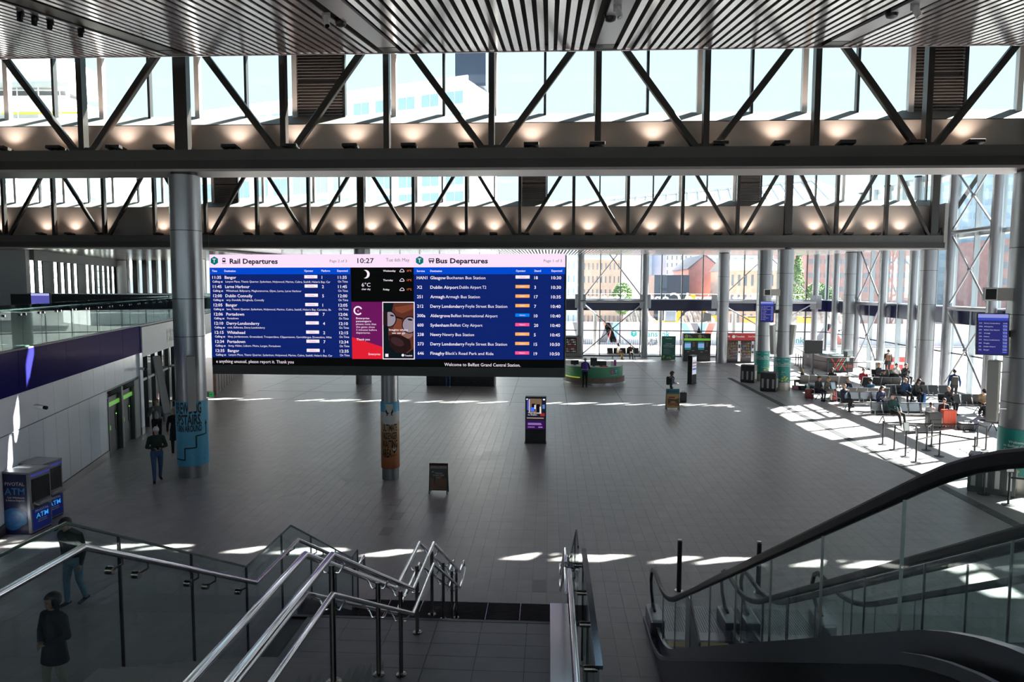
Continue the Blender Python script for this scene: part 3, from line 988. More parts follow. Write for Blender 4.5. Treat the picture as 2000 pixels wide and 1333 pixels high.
# stair profiles: height of the glass top / rail above ground along Y
def prof(pts):
    def f_(y):
        for (ya_, za_), (yb_, zb_) in zip(pts[:-1], pts[1:]):
            if ya_ <= y <= yb_:
                return za_ + (zb_ - za_) * (y - ya_) / (yb_ - ya_)
        return pts[0][1] if y < pts[0][0] else pts[-1][1]
    return f_
top_pts = [(2.8, 4.42), (4.92, 4.42), (7.95, 2.84), (9.4, 2.84), (12.35, 1.2), (12.75, 1.2)]
bot_pts = [(2.8, 2.95), (4.92, 2.95), (7.95, 1.4), (9.4, 1.4), (12.35, .03), (12.75, .03)]
def glass_run(root, x, cuts, tp, bp, th=.018, m='stair_glass', edge=True):
    ft, fb = prof(tp), prof(bp)
    bends = sorted(set([p[0] for p in tp] + [p[0] for p in bp]))
    for a, b in zip(cuts[:-1], cuts[1:]):
        ys = [a + .008] + [q for q in bends if a + .05 < q < b - .05] + [b - .008]
        poly = [(y, fb(y)) for y in ys] + [(y, ft(y)) for y in reversed(ys)]
        part('pane', MB().prism(poly, (x - th / 2, 0, 0), (0, 1, 0), (0, 0, 1), (th, 0, 0)), m, root, world=True)
        if edge:
            part('joint_strip', MB().box(x - .012, x + .012, b - .008, b + .008, fb(b), ft(b)), 'black', root, world=True)
    ys = [cuts[0]] + [q for q in bends if cuts[0] < q < cuts[-1]] + [cuts[-1]]
    part('glass_edge', MB().sweep([(x, y, ft(y) + .004) for y in ys], 0, flat=(.022, .012, (1, 0, 0))), mat('edge_green%d' % len(M), (.05, .10, .095), .2), root, world=True)
lb = thing('stair_balustrade', 'tinted glass balustrade with steel handrail along the left of the stairs', 'balustrade', (-3.55, 9, 0))
glass_run(lb, -3.58, [2.8, 5.54, 6.7, 7.95, 9.05, 10.2, 11.4, 12.4, 12.75], top_pts, bot_pts)
def rail(root, x, pts, r=.024, name='handrail'):
    return part(name, MB().sweep([(x, y, z) for y, z in pts], r, 14), 'steel_polish', root, world=True, smooth=True)
rl = [(2.6, 4.24), (4.93, 4.24), (7.93, 2.66), (9.35, 2.66), (12.3, 1.08), (12.75, 1.08), (12.78, .86)]
rail(lb, -3.46, rl, .027)
frl = prof(rl[:-1])
for y in (3.6, 5.4, 5.75, 6.6, 6.95, 7.7, 9.2, 10.1, 10.4, 11.3, 11.7, 12.5):
    z = frl(y)
    mb = MB().sweep([(-3.46, y, z - .02), (-3.46, y, z - .07), (-3.56, y, z - .13)], .009, 8)
    part('rail_bracket', mb, 'steel_post', lb, world=True, smooth=True)
    part('glass_clamp', MB().tube((-3.6, y, z - .13), (-3.54, y, z - .13), .035, n=10), 'steel_post', lb, world=True, smooth=True)
# centre rail: posts with paired upper and lower tubes
cr = thing('centre_handrail', 'double steel handrail on posts down the middle of the stairs', 'handrail', (-1.68, 9, 0))
up = [(2.3, 4.22), (4.94, 4.22), (7.96, 2.62), (9.45, 2.62), (12.35, 1.0), (12.75, 1.0)]
lo = [(2.3, 3.92), (4.94, 3.92), (7.96, 2.32), (9.45, 2.32), (12.35, .70), (12.75, .70)]
for x in (-1.78, -1.58):
    rail(cr, x, up, .026)
    rail(cr, x, lo, .022)
    part('rail_return', MB().sweep([(x, 12.75, 1.0), (x, 12.95, .96), (x, 13.0, .85), (x, 12.95, .74), (x, 12.75, .7)], .022, 12), 'steel_polish', cr, world=True, smooth=True)
fu, flo = prof(up), prof(lo)
for y, zb in ((5.25, 2.9), (6.7, 2.2), (7.75, 1.72), (8.75, 1.68), (9.9, 1.25), (11.0, .75), (12.0, .25), (12.6, 0)):
    base = lz if 7.6 < y < 9.4 else max(0, fu(y) - 1.0)
    part('post', MB().tube((-1.68, y, base), (-1.68, y, fu(y) - .04), .024, n=14), 'steel_post', cr, world=True, smooth=True)
    part('post_foot', MB().lathe([(.06, 0), (.06, .012), (.035, .02)], (-1.68, y, base), 16), 'steel_post', cr, world=True, smooth=True)
    for f_ in (fu, flo):
        z = f_(y)
        mb = MB()
        for s in (-1, 1):
            mb.sweep([(-1.68, y, z - .1), (-1.68 + s * .06, y, z - .1), (-1.68 + s * .1, y, z - .03)], .009, 8)
        part('rail_bracket', mb, 'steel_polish', cr, world=True, smooth=True)
# right balustrade
rbal = thing('stair_balustrade', 'glass balustrade with steel handrail along the right of the stairs', 'balustrade', (.45, 9, 0))
tp2 = [(5.9, 2.84), (9.4, 2.84), (12.35, 1.2), (12.75, 1.2)]
bp2 = [(5.9, 1.4), (9.4, 1.4), (12.35, .03), (12.75, .03)]
glass_run(rbal, .46, [5.95, 7.6, 8.7], tp2, bp2)
glass_run(rbal, .40, [8.8, 9.8, 11.0, 12.0, 12.75], tp2, bp2)
mat('sky_tint_cap', (.10, .12, .16), .12, .9)  # dark cap, its blue stands in for the reflected sky
part('glass_cap', MB().box(.435, .50, 5.95, 8.72, 2.84, 2.875), 'sky_tint_cap', rbal, world=True)
part('glass_cap', MB().sweep([(.40, 8.8, 2.86), (.40, 9.4, 2.86), (.40, 12.35, 1.22), (.40, 12.75, 1.22)], 0, flat=(.03, .02, (1, 0, 0))), 'black', rbal, world=True)
rail(rbal, .285, [(4.6, 2.62), (8.62, 2.62)], .034)
rail(rbal, .25, [(8.9, 2.6), (9.4, 2.6), (12.3, 1.02), (12.75, 1.02), (12.85, .9)], .024)
rail(rbal, .25, [(8.7, 2.3), (9.45, 2.3), (12.3, .72), (12.75, .72)], .022)
for y, z in ((6.6, 2.62), (7.5, 2.62), (8.3, 2.62), (9.2, 2.6), (10.5, 2.0), (11.8, 1.28)):
    part('rail_bracket', MB().sweep([(.285, y, z - .03), (.285, y, z - .1), (.42, y, z - .14)], .01, 8), 'steel_post', rbal, world=True, smooth=True)
    part('glass_clamp', MB().tube((.37, y, z - .14), (.5, y, z - .14), .035, n=10), 'steel_post', rbal, world=True, smooth=True)

# ================================================================== escalators
def esc_h(y, off=0.0):
    """handrail height along the run"""
    if y > 11.3: return 1.0 + off
    if y < 2.9: return 5.63 + off
    z = 1.0 + .551 * (11.3 - y)
    return min(z, 5.63) + off
def smooth_path(off, y0, y1, n=60):
    ys = [y0 + (y1 - y0) * i / n for i in range(n + 1)]
    out = []
    for y in ys:
        k = [esc_h(y + d) for d in (-.7, -.5, -.3, -.1, .1, .3, .5, .7)]
        out.append((y, sum(k) / len(k) + off))
    return out
mat('esc_cladding', (.055, .06, .062), .22, .7, noise=(.5, .15))
mat('esc_deck', (.24, .25, .27), .28, .9)
mat('esc_yellow', (.62, .5, .03), .5)
mat('esc_step', (.10, .10, .105), .5, .5)
step_me = MB().box(-.5, .5, -.2, .2, -.2, 0).mesh('step', 'esc_step')
def balu(root, x, outer=None):
    hp = smooth_path(0, 12.55, .2)
    loop = [(12.45, .28), (12.7, .33), (12.9, .48), (12.98, .68), (12.9, .88), (12.72, .985)]
    pts = [(x, y, z) for y, z in loop] + [(x, y, z) for y, z in hp]
    part('handrail', MB().sweep(pts, 0, flat=(.085, .05, (1, 0, 0))), 'black_rubber', root, world=True, bevel=.018, seg=2)
    ys = [12.6, 11.6, 10.5, 9.4, 8.3, 7.2, 6.1, 5.0, 3.9, 2.8, 1.5]
    sp = smooth_path(0, 12.7, 1.2, 100)
    def hz(y):
        return min(sp, key=lambda q: abs(q[0] - y))[1]
    for a, b in zip(ys[:-1], ys[1:]):
        yy = [a - .006 + (b - a + .012) * i / 6 for i in range(7)]
        poly = [(y, hz(y) - .93) for y in yy] + [(y, hz(y) - .03) for y in reversed(yy)]
        part('pane', MB().prism(poly, (x - .007, 0, 0), (0, 1, 0), (0, 0, 1), (.014, 0, 0)), 'escalator_glass', root, world=True)
        part('joint_strip', MB().box(x - .009, x + .009, b - .004, b + .004, hz(b) - .93, hz(b) - .03), 'light_grey', root, world=True)
    # newel pane
    poly = [(12.6, .07), (12.6, .97), (12.78, .93), (12.9, .82), (12.94, .68), (12.88, .5), (12.7, .36), (12.62, .3)]
    part('newel_pane', MB().prism(poly, (x - .007, 0, 0), (0, 1, 0), (0, 0, 1), (.014, 0, 0)), 'escalator_glass', root, world=True)
    dk = smooth_path(-.95, 12.75, .2)
    part('deck', MB().sweep([(x, y, z) for y, z in dk], 0, flat=(.26, .06, (1, 0, 0))), 'esc_deck', root, world=True)
    part('newel_base', MB().box(x - .13, x + .13, 12.1, 12.78, 0, .3), 'esc_deck', root, world=True, bevel=.04, seg=2)
    part('skirt', MB().prism([(y, z) for y, z in dk] + [(y, max(-.0, z - .55)) for y, z in reversed(dk)], (x - .02, 0, 0), (0, 1, 0), (0, 0, 1), (.04, 0, 0)), 'esc_cladding', root, world=True)
def escalator(x0, x1, label, outer_left=False):
    root = thing('escalator', label, 'escalator', ((x0 + x1) / 2, 12.4, 0))
    balu(root, x0)
    balu(root, x1)
    xm, hw = (x0 + x1) / 2, (x1 - x0) / 2 - .13
    part('comb_plate', MB().box(xm - hw, xm + hw, 11.9, 13.3, 0, .015), 'esc_deck', root, world=True)
    cb = MB()
    for i in range(24):
        xx = xm - hw + .02 + i * (2 * hw - .04) / 23
        cb.box(xx - .006, xx + .006, 12.3, 13.28, .015, .02)
    part('comb_ribs', cb, 'dark_grey', root, world=True, kind='stuff')
    part('safety_line', MB().box(xm - hw, xm + hw, 11.72, 11.9, 0, .03), 'esc_yellow', root, world=True)
    for i in range(21):
        y = 11.55 - i * .4
        z = max(.03, esc_h(y) - .97)
        o = link('step', step_me, root)
        o.matrix_parent_inverse = Matrix.Translation(-Vector(root.location))
        o.location = (xm, y, z)
        o.scale = (2 * hw, 1, 1)
    part('under_truss', MB().prism([(12.0, -.0), (11.3, -.0), (3.2, 3.75), (.3, 3.8), (.3, 4.5), (3.0, 4.5), (11.3, .02), (12.0, .02)], (x0 - .12, 0, 0), (0, 1, 0), (0, 0, 1), (x1 - x0 + .24, 0, 0)), 'esc_cladding', root, world=True)
    if outer_left:
        dk = smooth_path(-.97, 12.75, .2)
        part('side_cladding', MB().prism([(y, z) for y, z in dk] + [(.2, 0), (12.75, 0)], (x0 - .155, 0, 0), (0, 1, 0), (0, 0, 1), (.03, 0, 0)), 'esc_cladding', root, world=True)
        part('cladding_lip', MB().sweep([(x0 - .15, y, z + .01) for y, z in dk], 0, flat=(.06, .03, (1, 0, 0))), 'esc_deck', root, world=True)
    return root
escalator(1.97, 3.28, 'nearer escalator with black handrails and glass sides rising to the right', True)
escalator(3.64, 4.95, 'farther escalator with glass sides beyond the first one')
bar = thing('escalator_barrier', 'upright steel and glass barrier panel inside the escalator foot', 'barrier', (2.35, 10.9, 0))
part('panel', MB().prism([(10.55, .05), (11.5, .05), (11.5, 1.02), (11.2, 1.02), (10.55, .72)], (2.33, 0, 0), (0, 1, 0), (0, 0, 1), (.05, 0, 0)), mat('barrier_panel', (.30, .31, .29), .3, .2), bar, world=True)
part('cap', MB().sweep([(2.355, 11.52, 1.03), (2.355, 11.2, 1.03), (2.355, 10.55, .73), (2.355, 10.53, .05)], 0, flat=(.12, .02, (1, 0, 0))), 'steel_brushed', bar, world=True)
part('foot', MB().box(2.28, 2.43, 10.5, 11.55, 0, .05), 'esc_deck', bar, world=True)
for i, (px, y) in enumerate(((1335, 14.05), (1490, 14.05))):
    x = (px - 1072) / FPX * y
    t = thing('bollard', 'black steel bollard at the foot of the %s escalator' % ('nearer' if i == 0 else 'farther'), 'bollard', (x, y, 0))
    part('shaft', MB().lathe([(.048, 0), (.048, 1.04)], n=20), 'dark_grey', t, smooth=True)
    part('cap', MB().lathe([(.052, 1.04), (.052, 1.07), (.04, 1.075)], n=20), 'steel_brushed', t, smooth=True)
    part('base_ring', MB().lathe([(.09, 0), (.09, .01), (.05, .015)], n=20), 'steel_brushed', t, smooth=True)
# upper floor the photographer stands on
uf = MB().box(-8, 12, -9, .25, 4.2, 4.62)
solo('floor_upper', uf, 'floor_field', 'upper concourse floor at the head of the stairs', 'floor', kind='structure')

# ================================================================== outside
solo('pavement', MB().box(24.4, 320, -80, 62.7, -.3, -.06).box(-260, 320, 62.7, 420, -.3, -.06).box(-260, 320, -160, -21.2, -.3, -.06), 'pavement_light', 'sunlit pale pavement outside the glass walls', 'pavement', kind='structure')
mat('brick_orange', (.80, .52, .40), .85, noise=(1.2, .12))
mat('brick_red', (.42, .22, .21), .85, noise=(1.0, .12))
mat('brick_brown', (.38, .24, .23), .85, noise=(1.0, .12))
mat('render_white', (.88, .88, .87), .8)
mat('render_lilac', (.62, .64, .76), .8, noise=(.3, .06))
mat('concrete_pale', (.78, .80, .84), .8, noise=(.15, .06))
mat('window_dark', (.22, .24, .28), .15)
mat('window_blue', (.34, .48, .60), .1)
mat('tower_glass', (.42, .58, .68), .15)
mat('render_pale_green', (.72, .82, .74), .8)
mat('roof_slate', (.12, .13, .16), .7)
mat('roof_pale', (.42, .40, .40), .7)
mat('navy_clad', (.035, .05, .085), .5)
mat('roof_metal', (.70, .70, .72), .45)
def building(label, X0, X1, Y0, depth, z0, z1, m, rows, cols, wm='window_dark', wfrac=(.45, .5), roof=None, extra=None, yaw=0.0, group=None):
    cx = (X0 + X1) / 2
    root = thing('building', label, 'building', (cx, Y0, 0), yaw)
    w = (X1 - X0) / 2
    part('wall', MB().box(-w, w, 0, depth, z0, z1), m, root)
    part('parapet', MB().box(-w, w, 0, depth, z1, z1 + .35), roof or m, root)
    if rows and cols:
        fw, fh = (X1 - X0) / cols, (z1 - z0) / rows
        wme = MB().box(-fw * wfrac[0] / 2, fw * wfrac[0] / 2, -.06, .02, -fh * wfrac[1] / 2, fh * wfrac[1] / 2).mesh('window', wm)
        for r_ in range(rows):
            for c_ in range(cols):
                link('window', wme, root, loc=(-w + (c_ + .5) * fw, 0, z0 + (r_ + .5) * fh))
    return root
def bx(px, Y):
    return PY(px, 560, Y).x
def bz(py, Y, px=1300):
    return PY(px, py, Y).z
Y_ = 112
building('orange brick block with four rows of small windows beyond the hoarding', bx(1137, Y_), bx(1212, Y_), Y_, 14, 0, bz(508, Y_), 'brick_orange', 5, 9, wfrac=(.3, .5), roof='render_white')
building('white rendered end bay beside the orange brick block', bx(1085, Y_), bx(1136, Y_), Y_ + .5, 14, 0, bz(506, Y_), 'render_white', 5, 5, wfrac=(.25, .5), wm='window_blue')
Y_ = 132
building('tall lilac-grey rendered block right of the orange brick block', bx(1210, Y_), bx(1256, Y_), Y_, 18, 0, bz(470, Y_), 'render_lilac', 0, 0)
building('narrow pale blue glazed strip building between the lilac blocks', bx(1257, Y_), bx(1271, Y_), Y_ - 1, 18, 0, bz(492, Y_), 'window_blue', 0, 0)
building('grey slate-clad block behind the navy box building', bx(1271, Y_), bx(1302, Y_), Y_ + 1, 18, 0, bz(470, Y_), 'render_lilac', 0, 0)
Y_ = 106
building('low navy box building behind the mirrored sign letters', bx(1278, Y_), bx(1346, Y_), Y_, 12, 0, bz(542, Y_), 'navy_clad', 0, 0)
Y_ = 175
building('white tower with narrow dark window strips above the navy box', bx(1298, Y_), bx(1352, Y_), Y_, 20, 0, bz(440, Y_), 'render_white', 12, 6, wfrac=(.32, .6))
building('pale blue glass office behind the brick gable and slate house', bx(1352, Y_), bx(1500, Y_), Y_ + 4, 20, 0, bz(478, Y_), 'concrete_pale', 12, 9, wm='window_blue', wfrac=(.6, .5))
def gable(label, X0, X1, Y0, depth, ze, zr, m, mr, rows=0, cols=0, along='x'):
    root = thing('house', label, 'house', ((X0 + X1) / 2, Y0, 0))
    w = (X1 - X0) / 2
    if along == 'y':     # gable end faces us
        part('wall', MB().prism([(-w, 0), (w, 0), (w, ze), (0, zr), (-w, ze)], (0, 0, 0), (1, 0, 0), (0, 0, 1), (0, depth, 0)), m, root)
        for s in (-1, 1):
            part('roof', MB().hexa([(s * (w + .2), -.2, ze - .1), (0, -.2, zr), (0, depth, zr), (s * (w + .2), depth, ze - .1), (s * (w + .2), -.2, ze + .1), (0, -.2, zr + .2), (0, depth, zr + .2), (s * (w + .2), depth, ze + .1)]), mr, root)
    else:
        part('wall', MB().box(-w, w, 0, depth, 0, ze), m, root)
        part('roof', MB().prism([(-.3, ze), (depth + .3, ze), (depth / 2, zr)], (-w - .2, 0, 0), (0, 1, 0), (0, 0, 1), (2 * w + .4, 0, 0)), mr, root)
    if rows:
        fw, fh = 2 * w / cols, ze / rows
        wme = MB().box(-fw * .17, fw * .17, -.06, .02, -fh * .28, fh * .28).mesh('window', 'window_dark')
        for r_ in range(rows):
            for c_ in range(cols):
                link('window', wme, root, loc=(-w + (c_ + .5) * fw, 0, (r_ + .5) * fh))
    return root
Y_ = 118
gable('dark red brick gable wall left of the vending machines', bx(1344, Y_), bx(1408, Y_), Y_, 16, bz(526, Y_), bz(499, Y_), 'brick_red', 'roof_slate', along='y')
Y_ = 104
gable('orange brick terrace with grey slate roof above the red vending machines', bx(1424, Y_), bx(1540, Y_), Y_, 12, bz(528, Y_), bz(503, Y_), 'brick_orange', 'roof_pale', 3, 9)
Y_ = 122
building('dark brick office with ribbon windows right of the poplar', bx(1575, Y_), bx(1790, Y_), Y_, 18, 0, bz(470, Y_), 'brick_brown', 6, 14, wfrac=(.6, .35))
Y_ = 150
building('tall blue glass tower behind the side wall bracing', bx(1790, Y_), bx(2120, Y_), Y_, 24, 0, bz(250, Y_), 'tower_glass', 14, 16, wm='window_blue', wfrac=(.8, .45))
building('brick block at the foot of the blue glass tower', bx(1840, Y_), bx(2200, Y_), Y_ - 18, 14, 0, bz(470, Y_ - 18), 'brick_brown', 5, 16, wfrac=(.4, .4))
building('pale office with small square windows above the hipped roof', bx(1690, 190), bx(1850, 190), 190, 20, 0, bz(330, 190), 'concrete_pale', 16, 8, wfrac=(.4, .35), wm='window_blue')
building('pale green-white building seen through the gallery fins', -92, -66, 62, 40, 0, 18, 'render_pale_green', 6, 9, wm='window_blue', wfrac=(.6, .5))
# white office tower seen through both clerestories
corner, lf = Vector((-13.6, 118, 0)), Vector((-25.3, 9.8, 0)).normalized()
tower = thing('office_tower', 'white office tower with streaked parapet and dark rooftop plant box', 'building', corner)
Lf, ht = 62, 40.0
rtv = Vector((3.2, 9.2, 0)).normalized()
poly = [corner, corner + lf * Lf, corner + lf * Lf + rtv * 14, corner + rtv * 12]
tb = MB()
tb._add([(p.x, p.y, 0) for p in poly] + [(p.x, p.y, ht) for p in poly], [(3, 2, 1, 0), (4, 5, 6, 7)] + [(i, (i + 1) % 4, 4 + (i + 1) % 4, 4 + i) for i in range(4)])
part('wall', tb, 'render_white', tower, world=True)
nl = Vector((-lf.y, lf.x, 0))
if nl.y > 0: nl = -nl
for r_ in range(5):
    zc = 37.6 - r_ * 4.3 if r_ else 37.4
    for c_ in range(13):
        s = 2.6 + c_ * 4.7
        for q in (-.85, .85):
            p0 = corner + lf * (s + q - .75) + nl * .08
            p1 = corner + lf * (s + q + .75) + nl * .08
            hgt = 1.0 if r_ == 0 else 1.55
            fr = part('window', MB().hexa([p0 + Vector((0, 0, zc - hgt)), p1 + Vector((0, 0, zc - hgt)), p1 - nl * .1 + Vector((0, 0, zc - hgt)), p0 - nl * .1 + Vector((0, 0, zc - hgt)),
                                            p0 + Vector((0, 0, zc + hgt)), p1 + Vector((0, 0, zc + hgt)), p1 - nl * .1 + Vector((0, 0, zc + hgt)), p0 - nl * .1 + Vector((0, 0, zc + hgt))]), 'window_blue', tower, world=True)
part('parapet', MB().beam(corner + Vector((0, 0, ht + .3)) + nl * .1, corner + lf * Lf + Vector((0, 0, ht + .3)) + nl * .1, .4, .9), 'concrete_pale', tower, world=True)
pc = corner + lf * 2.2 + rtv * 5
part('plant_box', MB().box(pc.x - 2.2, pc.x + 3.0, pc.y - 2, pc.y + 4, ht, ht + 6.4), 'navy_clad', tower, world=True)
ant = MB()
for i in range(4):
    ant.tube((pc.x - 4.5 + i * .7, pc.y, ht), (pc.x - 4.5 + i * .7, pc.y, ht + 2.2), .06, n=6)
ant.tube((pc.x - 5, pc.y, ht + 1.6), (pc.x - 2, pc.y, ht + 1.6), .05, n=6)
part('roof_rail', ant, 'light_grey', tower, world=True)
# roof plant and gantry at far left
plant = thing('roof_plant', 'white rooftop plant boxes with gantry and railings at upper left', 'plant', (-72, 100, 0))
part('block', MB().box(-95, -64, 100, 112, 0, 29.8), 'concrete_pale', plant, world=True)
part('unit_upper', MB().box(-92, -71.5, 102, 110, 35.6, 39.5), 'render_white', plant, world=True)
part('unit_soffit', MB().box(-90, -70.5, 101.5, 110, 35.0, 35.6), 'roof_pale', plant, world=True)
part('unit_lower', MB().box(-90, -70.8, 101, 109, 31.2, 33.6), 'render_white', plant, world=True)
part('yellow_edge', MB().box(-80, -67.8, 100.6, 100.9, 30.9, 31.15), 'esc_yellow', plant, world=True)
rl_ = MB()
for i in range(8):
    rl_.tube((-90 + i * 3.2, 100.2, 29.8), (-90 + i * 3.2, 100.2, 34.5), .07, n=6)
for z in (32.0, 34.4):
    rl_.tube((-92, 100.2, z), (-64, 100.2, z - .4), .06, n=6)
rl_.tube((-68, 100.2, 34), (-60, 100.2, 30), .07, n=6)
part('railing', rl_, 'white_paint', plant, world=True)
part('unit_leg', MB().box(-72.6, -72.2, 104, 104.4, 29.8, 35.6), 'concrete_pale', plant, world=True)
# hipped metal roof over the far bay
hip = thing('roof_hip', 'pale ribbed hipped metal roof over the far bay', 'roof', (10, 52, 9.4), kind='structure')
hp = [(-6, 46, 9.9), (24.6, 46, 9.9), (24.6, 62.6, 9.9), (-6, 62.6, 9.9), (-6, 57, 12.1), (20.5, 57, 14.5), (25.5, 57, 12.4)]
hm = MB()
hm._add(hp, [(0, 1, 6, 5, 4), (1, 2, 6), (2, 3, 4, 5, 6), (3, 0, 4), (3, 2, 1, 0)])
part('sheeting', hm, 'roof_metal', hip, world=True)
part('ridge_cap', MB().sweep([(-6, 57, 12.15), (20.5, 57, 14.55), (25.5, 57, 12.45)], .16, 8), 'roof_metal', hip, world=True)
ribs = MB()
for i in range(34):
    t = i / 33
    x = -6 + t * 26.5
    zr = 12.1 + t * 2.4
    ribs.beam((x, 46, 9.93), (x, 57, zr + .02), .06, .06)
part('ribs', ribs, 'roof_pale', hip, world=True, kind='stuff')
solo('trim_4', MB().box(-24, 24.4, 62.4, 62.9, 9.0, 10.0), 'light_grey', 'eaves trim above the far glass front', 'trim', kind='structure')

# hoarding with printed panels
mat('hoard_white', (.80, .79, .86), .6)
mat('hoard_red', (.66, .20, .15), .6)
mat('hoard_blue', (.28, .50, .68), .6)
mat('hoard_grey', (.20, .19, .22), .6)
mat('teal_print', (.02, .36, .34), .6)
HY = 76.0
hoard = thing('site_hoarding', 'white site hoarding with red blue and grey chevrons and teal lettering', 'hoarding', (15, HY, 0))
for i in range(21):
    x = -4 + i * 2.44
    part('hoarding_panel', MB().box(x + .01, x + 2.43, HY, HY + .06, 0, 2.35), 'hoard_white', hoard, world=True)
def hx(px): return PY(px, 650, HY).x
for px, m_, dx in ((1177, 'hoard_red', 12), (1197, 'hoard_blue', -6), (1184, 'hoard_grey', -10), (1326, 'hoard_blue', 16), (1348, 'hoard_grey', 14), (1366, 'hoard_blue', -8), (1384, 'hoard_red', -12), (1606, 'hoard_red', 24), (1612, 'hoard_grey', -20), (1660, 'hoard_blue', -14), (1118, 'hoard_grey', 8)):
    x = hx(px)
    k = (hx(px + dx) - x)
    part('print_chevron', MB().prism([(x, 2.3), (x + .75, 2.3), (x + .75 + k * 1.3, .15), (x + k * 1.3, .15)], (0, HY - .012, 0), (1, 0, 0), (0, 0, 1), (0, .01, 0)), m_, hoard, world=True)
tm = MB()
put_text(tm, 'Translink', (hx(1247), HY - .014, bz(658, HY)), (1, 0, 0), (0, 0, 1), .62, bold=True)
put_text(tm, 'Translink', (hx(1508), HY - .014, bz(668, HY)), (1, 0, 0), (0, 0, 1), .62, bold=True)
part('print_lettering', tm, 'teal_print', hoard, world=True)
for px, py in ((1238, 652), (1500, 662)):
    c_ = PY(px, py, HY)
    hexp = [(.36 * sin(k * pi / 3), .36 * cos(k * pi / 3)) for k in range(6)]
    part('print_emblem', MB().prism(hexp, (c_.x, HY - .014, c_.z), (1, 0, 0), (0, 0, 1), (0, .008, 0)), 'teal_print', hoard, world=True)
    tt = MB()
    put_text(tt, 'T', (c_.x, HY - .018, c_.z - .17), (1, 0, 0), (0, 0, 1), .36, 'C', True)
    part('print_initial', tt, 'white_paint', hoard, world=True)
fenc = MB()
for i in range(120):
    fenc.tube((-2 + i * .22, HY - 1.0, 0), (-2 + i * .22, HY - 1.0, .55), .02, n=5)
part('kerb_fence', fenc, 'dark_grey', hoard, world=True, kind='stuff')
# canopy posts and mirrored sign letters on the outside
for i, px in enumerate((1163, 1290, 1434)):
    p = PY(px, 600, 66.5)
    column('canopy_post', 'pale round post of the outside canopy, %s from the departure board' % ORD[i], p.x, 66.5, .2, 4.1, (), cat='post', mat_='white_paint')
solo('trim_5', MB().box(-10, 24, 62.8, 67.5, 4.15, 4.5), 'light_grey', 'flat canopy outside the far glass front', 'canopy', kind='structure')
sg = MB()
put_text(sg, 'Belfast Grand Central Station', (0, 0, 0), (-1, 0, 0), (0, 0, 1), 1.05, 'L', True)
xs_ = [v[0] for v in sg.v]
off = bx(1325, 67) - (min(xs_) + (max(xs_) - min(xs_)) * (1 - .50))
sv = [(v[0] + off, 67.0, v[2] + 4.55) for v in sg.v]
nb = len(sv)
s3d = MB()
s3d._add(sv, sg.f)
s3d._add([(a, b + .14, c_) for a, b, c_ in sv], sg.f)
sgo = thing('station_sign', 'large cream sign letters on the canopy seen mirrored from behind', 'sign', (off, 67, 4.5))
part('lettering', s3d, 'render_white', sgo, world=True)
part('sign_rail', MB().tube((-8, 66.95, 5.5), (24, 66.95, 5.5), .03, n=6).tube((-8, 66.95, 4.62), (24, 66.95, 4.62), .03, n=6), 'light_grey', sgo, world=True)
st_ = MB()
for i in range(16):
    st_.tube((-7 + i * 2, 66.95, 5.5), (-7.5 + i * 2, 66.2, 4.5), .025, n=6)
part('sign_strut', st_, 'light_grey', sgo, world=True)
# trees
def tree(label, x, y, h, r, tall, m_, name='tree'):
    root = thing(name, label, 'tree', (x, y, 0))
    part('trunk', MB().tube((0, 0, 0), (0, 0, h * .5), .18, .1, 8), 'timber_brown', root)
    rnd = random.Random(int(x * 10))
    mb = MB()
    n = 2600
    for i in range(n):
        t = rnd.random()
        if tall:
            z = h * (.12 + .88 * t)
            rr = r * (1 - t) ** .55 * (1 if t > .08 else t / .08)
        else:
            z = h * (.35 + .65 * t)
            rr = r * sqrt(max(0, 1 - (2 * t - 1) ** 2))
        a, q = rnd.random() * 2 * pi, sqrt(rnd.random())
        c_ = Vector((rr * q * cos(a), rr * q * sin(a), z))
        s = .10 + .11 * rnd.random()
        u1 = Vector((rnd.uniform(-1, 1), rnd.uniform(-1, 1), rnd.uniform(-1, 1))).normalized() * s
        u2 = u1.orthogonal().normalized() * s * .7
        mb._add([c_ - u1, c_ + u2, c_ + u1, c_ - u2], [(0, 1, 2, 3)])
    part('crown', mb, m_, root, kind='stuff')
mat('leaf_green', (.13, .24, .05), .7)
mat('leaf_dark', (.08, .16, .05), .7)
p = G(1559, 618); tree('tall narrow poplar beyond the teal-wrapped columns', bx(1558, 98), 98, bz(486, 98), 1.25, True, 'leaf_green')
tree('low bushy tree left of the dark brick office', bx(1594, 103), 103, bz(550, 99), 1.7, False, 'leaf_green')
tree('low bushy tree in front of the brick office', bx(1618, 101), 101, bz(560, 101), 1.6, False, 'leaf_dark')
tree('round street tree right of the orange brick block', bx(1216, 98), 98, bz(553, 98), 1.5, False, 'leaf_green')
